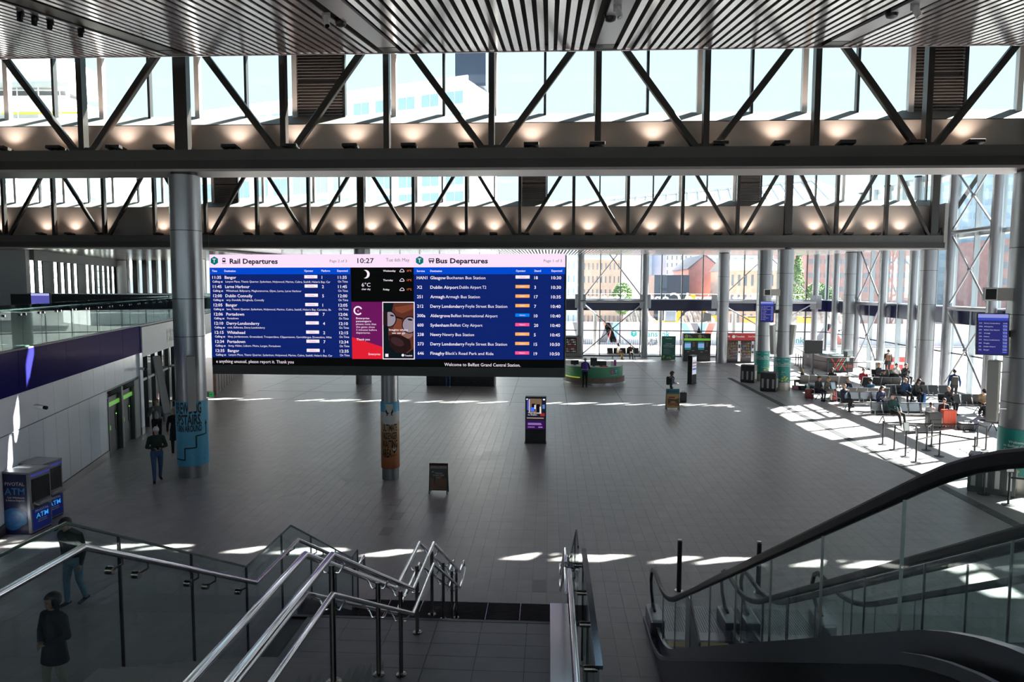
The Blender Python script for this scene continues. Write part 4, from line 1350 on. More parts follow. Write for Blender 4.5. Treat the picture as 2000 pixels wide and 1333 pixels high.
# demolition rubble, excavators and skips behind the hoarding
mat('rubble', (.46, .38, .34), .95, noise=(2.5, .35), bump=.6)
rnd = random.Random(5)
for i, (px0, px1, Yr, hz, lab) in enumerate(((1215, 1300, 86, 3.4, 'pale mound of earth behind the hoarding left of the excavators'), (1330, 1420, 90, 3.4, 'heap of brick rubble behind the ticket machines'), (1530, 1690, 88, 4.6, 'long heap of grey rubble behind the teal-wrapped columns'))):
    x0, x1 = bx(px0, Yr), bx(px1, Yr)
    mb = MB()
    nx, ny = 40, 8
    vs = []
    for a in range(nx + 1):
        for b in range(ny + 1):
            u_, v_ = a / nx, b / ny
            z = hz * sin(pi * u_) ** .7 * sin(pi * v_) ** .8 + (rnd.uniform(-.35, .35) if 0 < a < nx and 0 < b < ny else 0)
            vs.append((x0 + (x1 - x0) * u_, Yr + 7 * v_, max(-.05, z)))
    fs = [(a * (ny + 1) + b, (a + 1) * (ny + 1) + b, (a + 1) * (ny + 1) + b + 1, a * (ny + 1) + b + 1) for a in range(nx) for b in range(ny)]
    mb._add(vs, fs)
    solo('rubble_heap', mb, 'rubble', lab, 'rubble', kind='thing')
mat('digger_yellow', (.72, .42, .03), .5)
def digger(label, px, Yr, flip=1):
    root = thing('excavator', label, 'excavator', (bx(px, Yr), Yr, 0))
    part('track', MB().box(-1.6, 1.6, -1.2, -.7, 0, .8).box(-1.6, 1.6, .7, 1.2, 0, .8), 'dark_grey', root, bevel=.15)
    part('body', MB().box(-1.4, 1.3, -1.1, 1.1, .9, 2.1), 'digger_yellow', root, bevel=.1)
    part('cab', MB().box(.1 * flip - .6, .1 * flip + .7, -1.1, 0, 2.1, 3.4), 'window_dark', root, bevel=.1)
    part('boom', MB().beam((flip * .8, .4, 1.9), (flip * 2.4, .4, 5.0), .4, .5).beam((flip * 2.4, .4, 5.0), (flip * 4.4, .4, 3.2), .35, .4), 'digger_yellow', root)
    part('bucket', MB().prism([(0, 0), (1.0, .2), (1.0, 1.0), (.2, 1.2)], (flip * 4.0, -.2, 2.0), (flip, 0, 0), (0, 0, 1), (0, 1.2, 0)), 'dark_grey', root)
    return root
digger('yellow excavator behind the hoarding left of the ticket machines', 1306, 84)
digger('yellow excavator behind the ticket machines', 1388, 103, -1)
mat('skip_orange', (.75, .33, .05), .6)
for i, (px, py, Yr, lab) in enumerate(((1468, 640, 80, 'orange skip behind the red vending machines'), (1575, 632, 80, 'orange skip in front of the grey rubble'), (1885, 640, 95, 'orange skip outside the side wall bracing'))):
    t = thing('skip', lab, 'skip', (PY(px, py, Yr).x, Yr, 0))
    part('body', MB().hexa([(-.6, -1, 0), (.6, -1, 0), (.6, 1, 0), (-.6, 1, 0), (-.7, -1.1, 2.9 if i < 2 else 1.5), (.7, -1.1, 2.9 if i < 2 else 1.5), (.7, 1.1, 2.9 if i < 2 else 1.5), (-.7, 1.1, 2.9 if i < 2 else 1.5)]), 'skip_orange', t)
    part('rim', MB().box(-.75, .75, -1.15, -1.05, 2.8 if i < 2 else 1.4, 2.95 if i < 2 else 1.55), 'dark_grey', t)
# parked bicycle outside
bk = thing('bicycle', 'dark bicycle parked outside by the Translink hoarding', 'bicycle', (bx(1277, 70), 70, 0), .1)
for q in (-.55, .55):
    ring = [(q + .34 * cos(a * pi / 12), 0, .34 + .34 * sin(a * pi / 12)) for a in range(24)]
    part('wheel', MB().sweep(ring, .03, 6, closed=True), 'black', bk, smooth=True)
part('bike_frame', MB().tube((-.55, 0, .34), (-.15, 0, .9), .03, n=6).tube((-.15, 0, .9), (.4, 0, .85), .03, n=6).tube((.4, 0, .85), (0, 0, .34), .03, n=6).tube((0, 0, .34), (-.55, 0, .34), .03, n=6).tube((0, 0, .34), (-.15, 0, .9), .03, n=6).tube((.4, 0, .85), (.55, 0, .34), .03, n=6), 'dark_grey', bk)
part('saddle', MB().box(-.28, -.02, -.06, .06, .95, 1.0), 'black', bk, bevel=.02)
part('handlebar', MB().tube((.36, -.28, 1.02), (.36, .28, 1.02), .02, n=6).tube((.4, 0, .85), (.36, 0, 1.02), .02, n=6), 'black', bk)
mat('barrier_red', (.7, .12, .10), .5)
for i in range(2):
    t = thing('road_barrier', 'red and white plastic barrier outside the side wall, %s' % ('upper one' if i else 'lower one'), 'barrier', (bx(1765, 52) + 1.2, 52 + i * 2.5, -.06))
    part('body', MB().hexa([(-.9, -.25, 0), (.9, -.25, 0), (.9, .25, 0), (-.9, .25, 0), (-.8, -.1, 1.0), (.8, -.1, 1.0), (.8, .1, 1.0), (-.8, .1, 1.0)]), 'barrier_red' , t)
    part('white_band', MB().box(-.9, .9, -.2, .2, .42, .62), 'white_paint', t)

# ================================================================== departure board
BX0, BX1, BZ0, BZ1, BY = -10.45, .52, 3.43, 7.13, 21.2
def bp(px, py):
    yt = 497 + (px - 412) * .0043
    yb = 731.6 + (px - 412) * .0058
    return (BX0 + (px - 412 - (py - 497) * .008 * (1105 - px) / 693) / 693 * (BX1 - BX0), BZ1 - (py - yt) / (yb - yt) * (BZ1 - BZ0))
board = thing('departure_board', 'huge lit rail and bus departure board on a post over the concourse', 'departure board', (-5.0, BY, BZ0))
part('case', MB().box(BX0, BX1, BY, BY + .5, BZ0, BZ1), 'black', board, world=True, bevel=.02)
part('lower_frame', MB().box(BX0 + .02, BX1 - .02, BY - .03, BY + .02, BZ0, BZ0 + .28), 'dark_grey', board, world=True)
emis('scr_pink', (.95, .74, .93), 1.0)
emis('scr_navy', (.0035, .016, .145), 1.0)
emis('scr_line', (.0025, .010, .09), 1.0)
emis('scr_blue', (.0, .065, .60), 1.0)
emis('scr_black', (.0012, .0012, .0012), 1.0)
emis('scr_white', (.95, .84, .96), 1.0)
emis('scr_dark', (.012, .01, .02), 1.0)
emis('scr_grey', (.18, .14, .18), 1.0)
emis('scr_teal', (.0, .16, .15), 1.0)
emis('scr_purple', (.14, .007, .10), 1.0)
emis('scr_red', (.72, .012, .03), 1.0)
emis('scr_orange', (.95, .42, .13), 1.0)
emis('scr_pinkpill', (.95, .09, .30), 1.0)
emis('scr_bluepill', (.0, .22, .85), 1.0)
emis('scr_temp', (.85, .16, .06), 1.0)
def panel(name, x0, y0, x1, y1, m, lay=1, parent=board):
    a, b, c_, d = bp(x0, y0), bp(x1, y0), bp(x1, y1), bp(x0, y1)
    yy = BY - .004 * lay
    mb = MB()
    mb.prism([(d[0], d[1]), (c_[0], c_[1]), (b[0], b[1]), (a[0], a[1])], (0, yy, 0), (1, 0, 0), (0, 0, 1), (0, -.003, 0))
    return part(name, mb, m, parent, world=True)
screen = panel('screen', 414, 498, 1102.5, 717, 'scr_black', 1)
def spanel(n_, x0, y0, x1, y1, m, lay=2):
    return panel(n_, x0, y0, x1, y1, m, lay, screen)
spanel('header_band', 412.5, 497.5, 1102.5, 523, 'scr_pink')
spanel('rail_heading', 412.5, 523, 690, 536, 'scr_blue')
spanel('rail_table', 413, 536, 691, 699, 'scr_navy')
spanel('bus_heading', 813, 523, 1102, 536.5, 'scr_blue')
spanel('bus_table', 813, 536.5, 1101, 701, 'scr_navy')
yrow = [545 + 18.05 * i for i in range(9)]
for i in range(1, 9):
    spanel('row_rule', 414, yrow[i] - 9.6, 690, yrow[i] - 9.1, 'scr_line', 3)
    spanel('row_rule', 814, yrow[i] - 9.2, 1101, yrow[i] - 8.7, 'scr_line', 3)
TX = {}
PXM = (BX1 - BX0) / 693.0
def st(s, px, py, cap, m='scr_white', align='L', bold=False, width=None, lay=4):
    """py = middle of the capitals, cap in pixels"""
    mb = TX.setdefault((m, lay), MB())
    x, z = bp(px, py + cap / 2)
    put_text(mb, s, (x, BY - .004 * lay - .004, z), (1, 0, 0), (0, 0, 1), cap * PXM, align, bold, width * PXM if width else None)
st('Rail Departures', 453, 510.5, 9.2, 'scr_dark', bold=2, width=95)
st('Bus Departures', 856, 510.5, 9.2, 'scr_dark', bold=2, width=99.5)
st('Page 2 of 3', 650, 510.5, 5, 'scr_grey', width=33.5)
st('Page 1 of 3', 1061.5, 511, 5, 'scr_grey', width=34.5)
st('10:27', 704, 510, 9.4, 'scr_dark', bold=True, width=32)
st('Tue 6th May', 759.5, 508.5, 6.4, 'scr_grey', width=45.5)
for s, x, w in (('Time', 417.5, 10), ('Destination', 442, 22.5), ('Operator', 600, 17.5), ('Platform', 633.5, 17), ('Expected', 664.5, 20.5)):
    st(s, x, 529.3, 3.8, bold=True, width=w)
for s, x, w in (('Service', 819, 15.5), ('Destination', 845, 22.5), ('Operator', 1009, 18.5), ('Stand', 1044, 12.5), ('Expected', 1076.5, 20)):
    st(s, x, 530, 3.8, bold=True, width=w)
rail_rows = [('11:35', 'Bangor', 'Lanyon Place, Titanic Quarter, Sydenham, Holywood, Marino, Cultra, Seahill, Helen\'s Bay, Car', '1', 207),
             ('11:45', 'Larne Harbour', 'Whitehead, Ballycarry, Magheramorne, Glynn, Larne, Larne Harbour', '2', 149.5),
             ('12:00', 'Dublin Connolly', 'wry, Dundalk, Drogheda, Connolly', '5', 75),
             ('12:05', 'Bangor', 'lace, Titanic Quarter, Sydenham, Holywood, Marino, Cultra, Seahill, Helen\'s Bay, Carnalea, Ba', '1', 206.5),
             ('12:06', 'Portadown', 'Portadown', '7', 22.5),
             ('12:10', 'Derry-Londonderry', 'rock, Bellarena, Derry Londonderry', '4', 74.5),
             ('12:15', 'Whitehead', 'bbey, Jordanstown, Greenisland, Trooperslane, Clipperstown, Carrickfergus, Downshire, Whit', '2', 206),
             ('12:34', 'Portadown', 'iberg, Hilden, Lisburn, Moira, Lurgan, Portadown', '7', 104),
             ('12:35', 'Bangor', 'Lanyon Place, Titanic Quarter, Sydenham, Holywood, Marino, Cultra, Seahill, Helen\'s Bay, Car', '1', 206)]
for i, (t, d, c_, pf, w) in enumerate(rail_rows):
    y = 541.8 + i * 17.95
    st(t, 418 + i * .45, y, 5.6, bold=True, width=17.5)
    st(d, 442.5 + i * .4, y, 5.6, bold=True)
    st('Calling at', 418 + i * .45, y + 8.2, 3.7, bold=True, width=20.5)
    st(c_, 444 + i * .45, y + 8.2, 3.7, width=w)
    st(pf, 634 + i * .3, y + .3, 5.6, bold=True)
    st(t, 665.5 + i * .3, y + .3, 5.6, bold=True, width=17.5)
    st('On Time', 665.7 + i * .3, y + 8.3, 4.2, width=19)
    spanel('operator_pill', 599.8 + i * .35, y - 4, 625.3 + i * .35, y + 2.2, 'scr_white', 3)
    st('NI Railways', 606 + i * .35, y - 1, 2.2, 'scr_red', width=13, lay=5)
bus_rows = [('HAN1', 'Glasgow', 'Buchanan Bus Station', '18', '10:30', 'scr_white'), ('X2', 'Dublin Airport', 'Dublin Airport T2', '3', '10:30', 'scr_orange'),
            ('251', 'Armagh', 'Armagh Bus Station', '17', '10:35', 'scr_orange'), ('212', 'Derry Londonderry', 'Foyle Street Bus Station', '7', '10:40', 'scr_orange'),
            ('300a', 'Aldergrove', 'Belfast International Airport', '10', '10:40', 'scr_bluepill'), ('600', 'Sydenham', 'Belfast City Airport', '20', '10:40', 'scr_pinkpill'),
            ('238', 'Newry', 'Newry Bus Station', '5', '10:45', 'scr_orange'), ('273', 'Derry Londonderry', 'Foyle Street Bus Station', '15', '10:50', 'scr_orange'),
            ('646', 'Finaghy', 'Black\'s Road Park and Ride', '19', '10:50', 'scr_pinkpill')]
w1 = [30, 54, 27.5, 66, 38, 36.5, 21.5, 66, 27.5]
w2 = [74, 51.5, 66, 80, 89.5, 62, 61, 80, 92.5]
for i, (n_, d, e, s_, t, m_) in enumerate(bus_rows):
    y = 543 + i * 18.28
    st(n_, 819 + i * .15, y, 5.8, bold=True)
    st(d, 845, y, 5.8, bold=True, width=w1[i])
    st(e, 845 + w1[i] + 2, y, 5.6, width=w2[i])
    st(s_, 1044, y + .3, 5.8, bold=True)
    st(t, 1095 - i * .2, y + .5, 5.8, align='R', bold=True, width=18.5)
    spanel('operator_pill', 1008.3, y - 4.2, 1035.2, y + 1.9, m_, 3)
    st({'scr_white': 'Hannon', 'scr_orange': 'Goldliner', 'scr_bluepill': 'Ulsterbus', 'scr_pinkpill': 'Metro'}[m_], 1021.8, y - 1.1, 2.4, 'scr_red' if m_ == 'scr_white' else 'scr_white', 'C', width=11, lay=5)
st('e anything unusual, please report it. Thank you', 422, 706.5, 6, width=155)
st('Welcome to Belfast Grand Central Station.', 872, 711, 6.2, width=147)
# logos: hexagon T, train and bus glyphs
for px, py in ((422.5, 509.5), (824.5, 510)):
    x, z = bp(px, py)
    r_ = 8.2 * PXM
    part('emblem', MB().prism([(r_ * sin(k * pi / 3), r_ * cos(k * pi / 3)) for k in range(6)], (x, BY - .013, z), (1, 0, 0), (0, 0, 1), (0, -.003, 0)), 'scr_teal', screen, world=True)
    st('T', px, py, 7.5, 'scr_white', 'C', True, lay=6)
gl = TX.setdefault(('scr_dark', 4), MB())
def gr(x0, y0, x1, y1):
    a, b = bp(x0, y1), bp(x1, y0)
    gl.box(a[0], b[0], BY - .021, BY - .019, a[1], b[1])
gr(438.5, 505, 444.8, 512.5)
gr(439.5, 504, 443.8, 505)
gr(437.5, 514.5, 446, 515.3)
gr(842, 506, 852.5, 512)
gr(843.5, 512, 845.5, 515.3)
gr(849, 512, 851, 515.3)
wh = TX.setdefault(('scr_pink', 5), MB())
def gw(mb, x0, y0, x1, y1, o=.026):
    a, b = bp(x0, y1), bp(x1, y0)
    mb.box(a[0], b[0], BY - o, BY - o + .002, a[1], b[1])
gw(wh, 439.5, 506, 443.8, 509)
gw(wh, 843.5, 507.5, 851, 509.8)
# weather
def crescent(px, py, r, r2, dx):
    n = 22
    out = [(r * cos(-2.0 + 4.0 * i / n), r * sin(-2.0 + 4.0 * i / n)) for i in range(n + 1)]
    inn = [(-4.5 + 7.8 * cos(-1.25 + 2.5 * i / n), 7.8 * sin(-1.25 + 2.5 * i / n)) for i in range(n + 1)]
    return out + inn[::-1]
x, z = bp(719.5, 536)
part('moon_symbol', MB().prism([(a * PXM, b * PXM) for a, b in crescent(0, 0, 8.2, 7.6, -3.4)], (x, BY - .02, z), (1, 0, 0), (0, 0, 1), (0, -.003, 0)), 'scr_white', screen, world=True)
st('6°C', 720.5, 556.5, 7.2, align='C', width=17)
st('clear sky', 720.5, 564.8, 3.4, align='C', bold=True, width=17.5)
for i, (d, t) in enumerate((('Wednesday', '10°C'), ('Thursday', '13°C'), ('Friday', '17°C'))):
    y = 529.6 + i * 18
    st(d, 753.8, y, 3.5, bold=True)
    st(t, 809, y, 3.5, 'scr_temp', 'R', True, width=9)
    x, z = bp(790.2, y)
    cl = [(-4.2, -2.2), (4.2, -2.2), (4.4, -.6), (3, .8), (2.2, 2.4), (0, 3), (-2, 2), (-2.6, .6), (-4.2, -.4)]
    part('cloud_symbol', MB().sweep([(x + a * PXM, BY - .022, z + b * PXM) for a, b in cl], .008, 6, closed=True), 'scr_white', screen, world=True)
# operator notice
spanel('notice', 691.5, 589.5, 752, 701, 'scr_purple')
a, b, c_, d = bp(692, 658), bp(752, 677.5), bp(752, 701), bp(692.5, 701)
part('notice_wedge', MB().prism([d, c_, b, a], (0, BY - .013, 0), (1, 0, 0), (0, 0, 1), (0, -.003, 0)), 'scr_red', screen, world=True)
for i, s in enumerate(('Enterprise', 'passengers:', 'please note that', 'the gates close', '2 minutes before', 'departures.')):
    st(s, 700.5, 621.3 + i * 5.65, 3.4, bold=i < 2, width=(26, 30, 39.5, 36.5, 40.5, 28)[i], lay=5)
st('Thank you', 701, 662.5, 4, bold=True, width=26, lay=5)
st('Enterprise', 736, 691.3, 4.2, width=23, align='C', lay=5)
x, z = bp(704.5, 606.5)
part('clock_symbol', MB().sweep([(x + 7.4 * PXM * cos(a_), BY - .024, z + 7.4 * PXM * sin(a_)) for a_ in [.45 + i * .27 for i in range(20)]], .022, 8), 'scr_white', screen, world=True)
st('t', 704.5, 606.5, 4, align='C', bold=True, lay=5)
# portrait advert: a close-up face with glasses, flat printed shapes on the lit screen
spanel('portrait_border', 751.8, 589.5, 814.5, 701.5, 'scr_white', 3)
for n_, c_ in (('pf_bg', (.004, .012, .016)), ('pf_skin', (.17, .045, .028)), ('pf_skin2', (.33, .085, .045)), ('pf_light', (.42, .20, .16)), ('pf_shadow', (.028, .012, .012)), ('pf_lens', (.50, .42, .52)), ('pf_lip', (.075, .03, .035)), ('pf_frame', (.006, .008, .012))):
    emis(n_, c_, .6)
adv = spanel('portrait', 753.5, 591.2, 812.8, 699.8, 'pf_bg', 4)
def blob(name, pts, m_, lay):
    P_ = [bp(*q) for q in pts]
    part(name, MB().prism(P_[::-1], (0, BY - .004 * lay, 0), (1, 0, 0), (0, 0, 1), (0, -.002, 0)), m_, screen, world=True)
def ell(cx, cy_, rx, ry, n=20, a0=0):
    out = []
    for i in range(n):
        t = 2 * pi * i / n
        px_, py_ = cx + rx * cos(t) * cos(a0) - ry * sin(t) * sin(a0), cy_ + rx * cos(t) * sin(a0) + ry * sin(t) * cos(a0)
        out.append((min(812.6, max(753.6, px_)), min(699.5, max(591.4, py_))))
    return out
blob('portrait_face', [(774, 592), (812.5, 592), (812.5, 680), (800, 690), (776, 684), (764, 664), (763, 640), (768, 618)], 'pf_skin', 5)
blob('portrait_brow', [(776, 600), (812.5, 594), (812.5, 603), (790, 612), (778, 607)], 'pf_skin2', 6)
blob('portrait_nose', [(779, 620), (788, 622), (794, 640), (790, 652), (776, 652), (772, 643)], 'pf_skin2', 6)
blob('portrait_cheek', ell(800, 652, 11, 9), 'pf_light', 6)
blob('portrait_beard', [(764, 655), (776, 652), (792, 656), (806, 664), (808, 680), (796, 690), (778, 688), (766, 676)], 'pf_shadow', 7)
blob('portrait_lips', ell(781, 667, 14, 7.5, a0=.45), 'pf_lip', 8)
blob('portrait_rim', ell(765.5, 623, 14.2, 16.2, a0=.1), 'pf_frame', 8)
blob('portrait_lens', ell(765.5, 623, 12.3, 14.2, a0=.1), 'pf_lens', 9)
blob('portrait_hair', [(753.6, 608), (762, 609), (762, 637), (753.6, 634)], 'pf_shadow', 10)
blob('portrait_rim', ell(805, 634, 15.2, 17, a0=.1), 'pf_frame', 8)
blob('portrait_lens', ell(805, 634, 13.4, 15, a0=.1), 'pf_lens', 9)
blob('portrait_bridge', [(777, 617), (792, 621), (792, 624), (777, 620)], 'pf_frame', 9)
blob('portrait_eye', ell(771, 616, 4, 1.6, a0=.2), 'pf_frame', 10)
blob('portrait_eye', ell(806, 624, 5, 1.8, a0=.15), 'pf_frame', 10)
st('Imagine where', 783.5, 643.6, 3.6, align='C', bold=True, width=37, lay=12)
st('we can go', 783.5, 649.8, 3.6, align='C', bold=True, width=26, lay=12)
st('Translink', 803, 693.8, 3, align='C', bold=True, width=15, lay=12)
blob('portrait_logo', ell(791.8, 693.2, 2.6, 2.6), 'scr_white', 12)
blob('portrait_logo', [(757.5, 690.5), (763.5, 690.5), (763.5, 696.5), (757.5, 696.5)], 'scr_white', 12)
for (m_, lay), mb in TX.items():
    if mb.v:
        part('lettering', mb, m_, screen, world=True)

# ================================================================== column wraps
def wrap_fn(cx, cy_, r, ang0, z0):
    def f_(u, v):
        a = ang0 + u / r
        return (cx + r * cos(a), cy_ + r * sin(a), z0 + v)
    return f_
def face_angle(cx, cy_):
    return atan2(-cy_, -cx)
def shell(cx, cy_, r, z0, z1, n=40, a0=0, a1=2 * pi):
    mb = MB()
    vs = []
    full = abs(a1 - a0 - 2 * pi) < 1e-6
    k = n if full else n + 1
    for z in (z0, z1):
        for rr in (r, r - .012):
            for i in range(k):
                a = a0 + (a1 - a0) * i / n
                vs.append((cx + rr * cos(a), cy_ + rr * sin(a), z))
    fs = []
    for i in range(n if not full else n):
        j = (i + 1) % k
        A, B, Cc, D = 0, k, 2 * k, 3 * k
        fs += [(A + i, A + j, Cc + j, Cc + i), (B + i, D + i, D + j, B + j), (A + i, B + i, B + j, A + j), (Cc + i, Cc + j, D + j, D + i)]
    mb._add(vs, fs)
    return mb
cx, cy_ = -11.55, 21.95
fa = face_angle(cx, cy_)
R1 = .49
mat('wrap_blue', (.11, .46, .72), .35)
wr1 = part('advert_wrap', shell(cx, cy_, R1, .40, 2.48), 'wrap_blue', colL, world=True, smooth=True)
tx = MB()
for s, z, h, w in (('BREWDOG', 2.10, .35, .86), ('UPSTAIRS.', 1.75, .31, .88), ('TURN AROUND', 1.52, .2, .88)):
    put_text(tx, s, None, None, None, h, 'R', 2, w, wrap=wrap_fn(cx, cy_, R1 + .004, fa + radians(34), z))
def strip(pts, w=.04):
    for (u0, z0), (u1, z1) in zip(pts[:-1], pts[1:]):
        n = 6
        for i in range(n):
            a, b = u0 + (u1 - u0) * i / n, u0 + (u1 - u0) * (i + 1) / n
            za, zb = z0 + (z1 - z0) * i / n, z0 + (z1 - z0) * (i + 1) / n
            f_ = wrap_fn(cx, cy_, R1 + .004, fa, 0)
            if abs(u1 - u0) > abs(z1 - z0):
                tx._add([f_(a, za - w / 2), f_(b, zb - w / 2), f_(b, zb + w / 2), f_(a, za + w / 2)], [(0, 1, 2, 3)])
            else:
                tx._add([f_(a - w / 2, za), f_(a + w / 2, za), f_(b + w / 2, zb), f_(b - w / 2, zb)], [(0, 1, 2, 3)])
def au(px): return R1 * math.asin(max(-1, min(1, (px - 374.5) / 31.5)))
def az(py): return 2.48 - (py - 783) / 61.2
strip([(au(344), az(897)), (au(359), az(898)), (au(359), az(875)), (au(381), az(874)), (au(381), az(851)), (au(400), az(849)), (au(400), az(828))])
f_ = wrap_fn(cx, cy_, R1 + .004, fa, 0)
tx._add([f_(au(400) - .06, az(830)), f_(au(400) + .06, az(830)), f_(au(400), az(821))], [(0, 1, 2)])
part('wrap_lettering', tx, 'black', wr1, world=True)
x2 = MB()
for sgn in (1, -1):
    p0, p1 = (au(376), az(894 + sgn * 7)), (au(397), az(894 - sgn * 7))
    f2 = wrap_fn(cx, cy_, R1 + .004, fa, 0)
    x2._add([f2(p0[0], p0[1] - .012), f2(p1[0], p1[1] - .012), f2(p1[0], p1[1] + .012), f2(p0[0], p0[1] + .012)], [(0, 1, 2, 3)])
part('wrap_cross', x2, mat('wrap_navy', (.02, .12, .25), .4), wr1, world=True)
cx2, cy2 = -5.05, 21.95
fa2 = face_angle(cx2, cy2)
R2 = .295
def beer_material():
    m = mat('wrap_beer', (.6, .3, .1), .35)
    nt = m.node_tree
    b = nt.nodes['Principled BSDF']
    g = nt.nodes.new('ShaderNodeNewGeometry')
    s = nt.nodes.new('ShaderNodeSeparateXYZ')
    mr = nt.nodes.new('ShaderNodeMapRange')
    mr.inputs['From Min'].default_value = .38
    mr.inputs['From Max'].default_value = 2.1
    nz = nt.nodes.new('ShaderNodeTexNoise')
    nz.inputs['Scale'].default_value = 14
    ad = nt.nodes.new('ShaderNodeMath')
    ad.operation = 'MULTIPLY_ADD'
    ad.inputs[1].default_value = .2
    r_ = nt.nodes.new('ShaderNodeValToRGB')
    e = r_.color_ramp.elements
    e[0].position = .05; e[0].color = (.42, .10, .02, 1)
    e[1].position = 1.05; e[1].color = (.72, .52, .30, 1)
    q = e.new(.35); q.color = (.50, .19, .06, 1)
    q = e.new(.7); q.color = (.55, .30, .12, 1)
    nt.links.new(g.outputs['Position'], s.inputs[0])
    nt.links.new(s.outputs['Z'], mr.inputs[0])
    nt.links.new(nz.outputs[0], ad.inputs[0])
    nt.links.new(mr.outputs[0], ad.inputs[2])
    nt.links.new(ad.outputs[0], r_.inputs[0])
    nt.links.new(r_.outputs[0], b.inputs['Base Color'])
beer_material()
mat('wrap_foam', (.72, .70, .68), .5)
wr2 = part('advert_wrap', shell(cx2, cy2, R2, .38, 1.98), 'wrap_beer', colB, world=True, smooth=True)
fo = MB()
n = 48
vs = []
for i in range(n):
    a = 2 * pi * i / n
    vs += [(cx2 + R2 * cos(a), cy2 + R2 * sin(a), 1.98), (cx2 + R2 * cos(a), cy2 + R2 * sin(a), 2.2)]
    vs += [(cx2 + (R2 + .002) * cos(a), cy2 + (R2 + .002) * sin(a), 1.86 + .09 * sin(a * 2 + 1.2)), (cx2 + (R2 + .002) * cos(a), cy2 + (R2 + .002) * sin(a), 1.99)]
fs = []
for i in range(n):
    j = (i + 1) % n
    fs += [(i * 4, j * 4, j * 4 + 1, i * 4 + 1), (i * 4 + 2, j * 4 + 2, j * 4 + 3, i * 4 + 3)]
fo._add(vs, fs)
part('wrap_foam', fo, 'wrap_foam', wr2, world=True, smooth=True)
part('wrap_top', shell(cx2, cy2, R2, 2.2, 2.52), 'wrap_blue', wr2, world=True, smooth=True)
lg = MB()
f2 = wrap_fn(cx2, cy2, R2 + .004, fa2, 0)
for i in range(6):
    u0, u1 = -.14 + i * .04, -.10 + i * .04
    lg._add([f2(u0, 2.0), f2(u1, 2.0), f2(u1, 2.46), f2(u0, 2.46)], [(0, 1, 2, 3)])
part('wrap_logo_plate', lg, 'wrap_foam', wr2, world=True)
lg = MB()
f2 = wrap_fn(cx2, cy2, R2 + .008, fa2 - .06, 0)
cr_ = [(-.10, 2.30), (-.06, 2.20), (0, 2.17), (.06, 2.20), (.10, 2.32), (.12, 2.22), (.08, 2.13), (.11, 2.08), (.05, 2.11), (-.05, 2.11), (-.11, 2.08), (-.08, 2.13), (-.13, 2.22)]
lg._add([f2(u, v) for u, v in cr_], [tuple(range(len(cr_)))])
f3 = wrap_fn(cx2, cy2, R2 + .004, fa2 + .42, 0)
sh = [(-.07, 1.14), (.09, 1.14), (.09, .98), (.01, .86), (-.07, .98)]
lg._add([f3(u, v) for u, v in sh], [tuple(range(5))])
for s, z, h, w in (('ULTIMATE', 1.60, .21, .50), ('PASSENGER', 1.34, .21, .52), ('WAITING', 1.06, .24, .54)):
    put_text(lg, s, None, None, None, h, 'R', 2, w, wrap=wrap_fn(cx2, cy2, R2 + .004, fa2 + .83, z))
put_text(lg, 'AREA', None, None, None, .26, 'R', 2, .32, wrap=wrap_fn(cx2, cy2, R2 + .004, fa2 + .14, .76))
put_text(lg, 'BREWDOG', None, None, None, .05, 'C', True, .17, wrap=wrap_fn(cx2, cy2, R2 + .004, fa2 + .45, .79))
part('wrap_lettering', lg, 'black', wr2, world=True)
lg = MB()
f4 = wrap_fn(cx2, cy2, R2 + .008, fa2 + .44, 0)
lg._add([f4(u * .5, 1.02 + (v - 2.2) * .55) for u, v in cr_], [tuple(range(len(cr_)))])
part('wrap_badge', lg, 'wrap_foam', wr2, world=True)
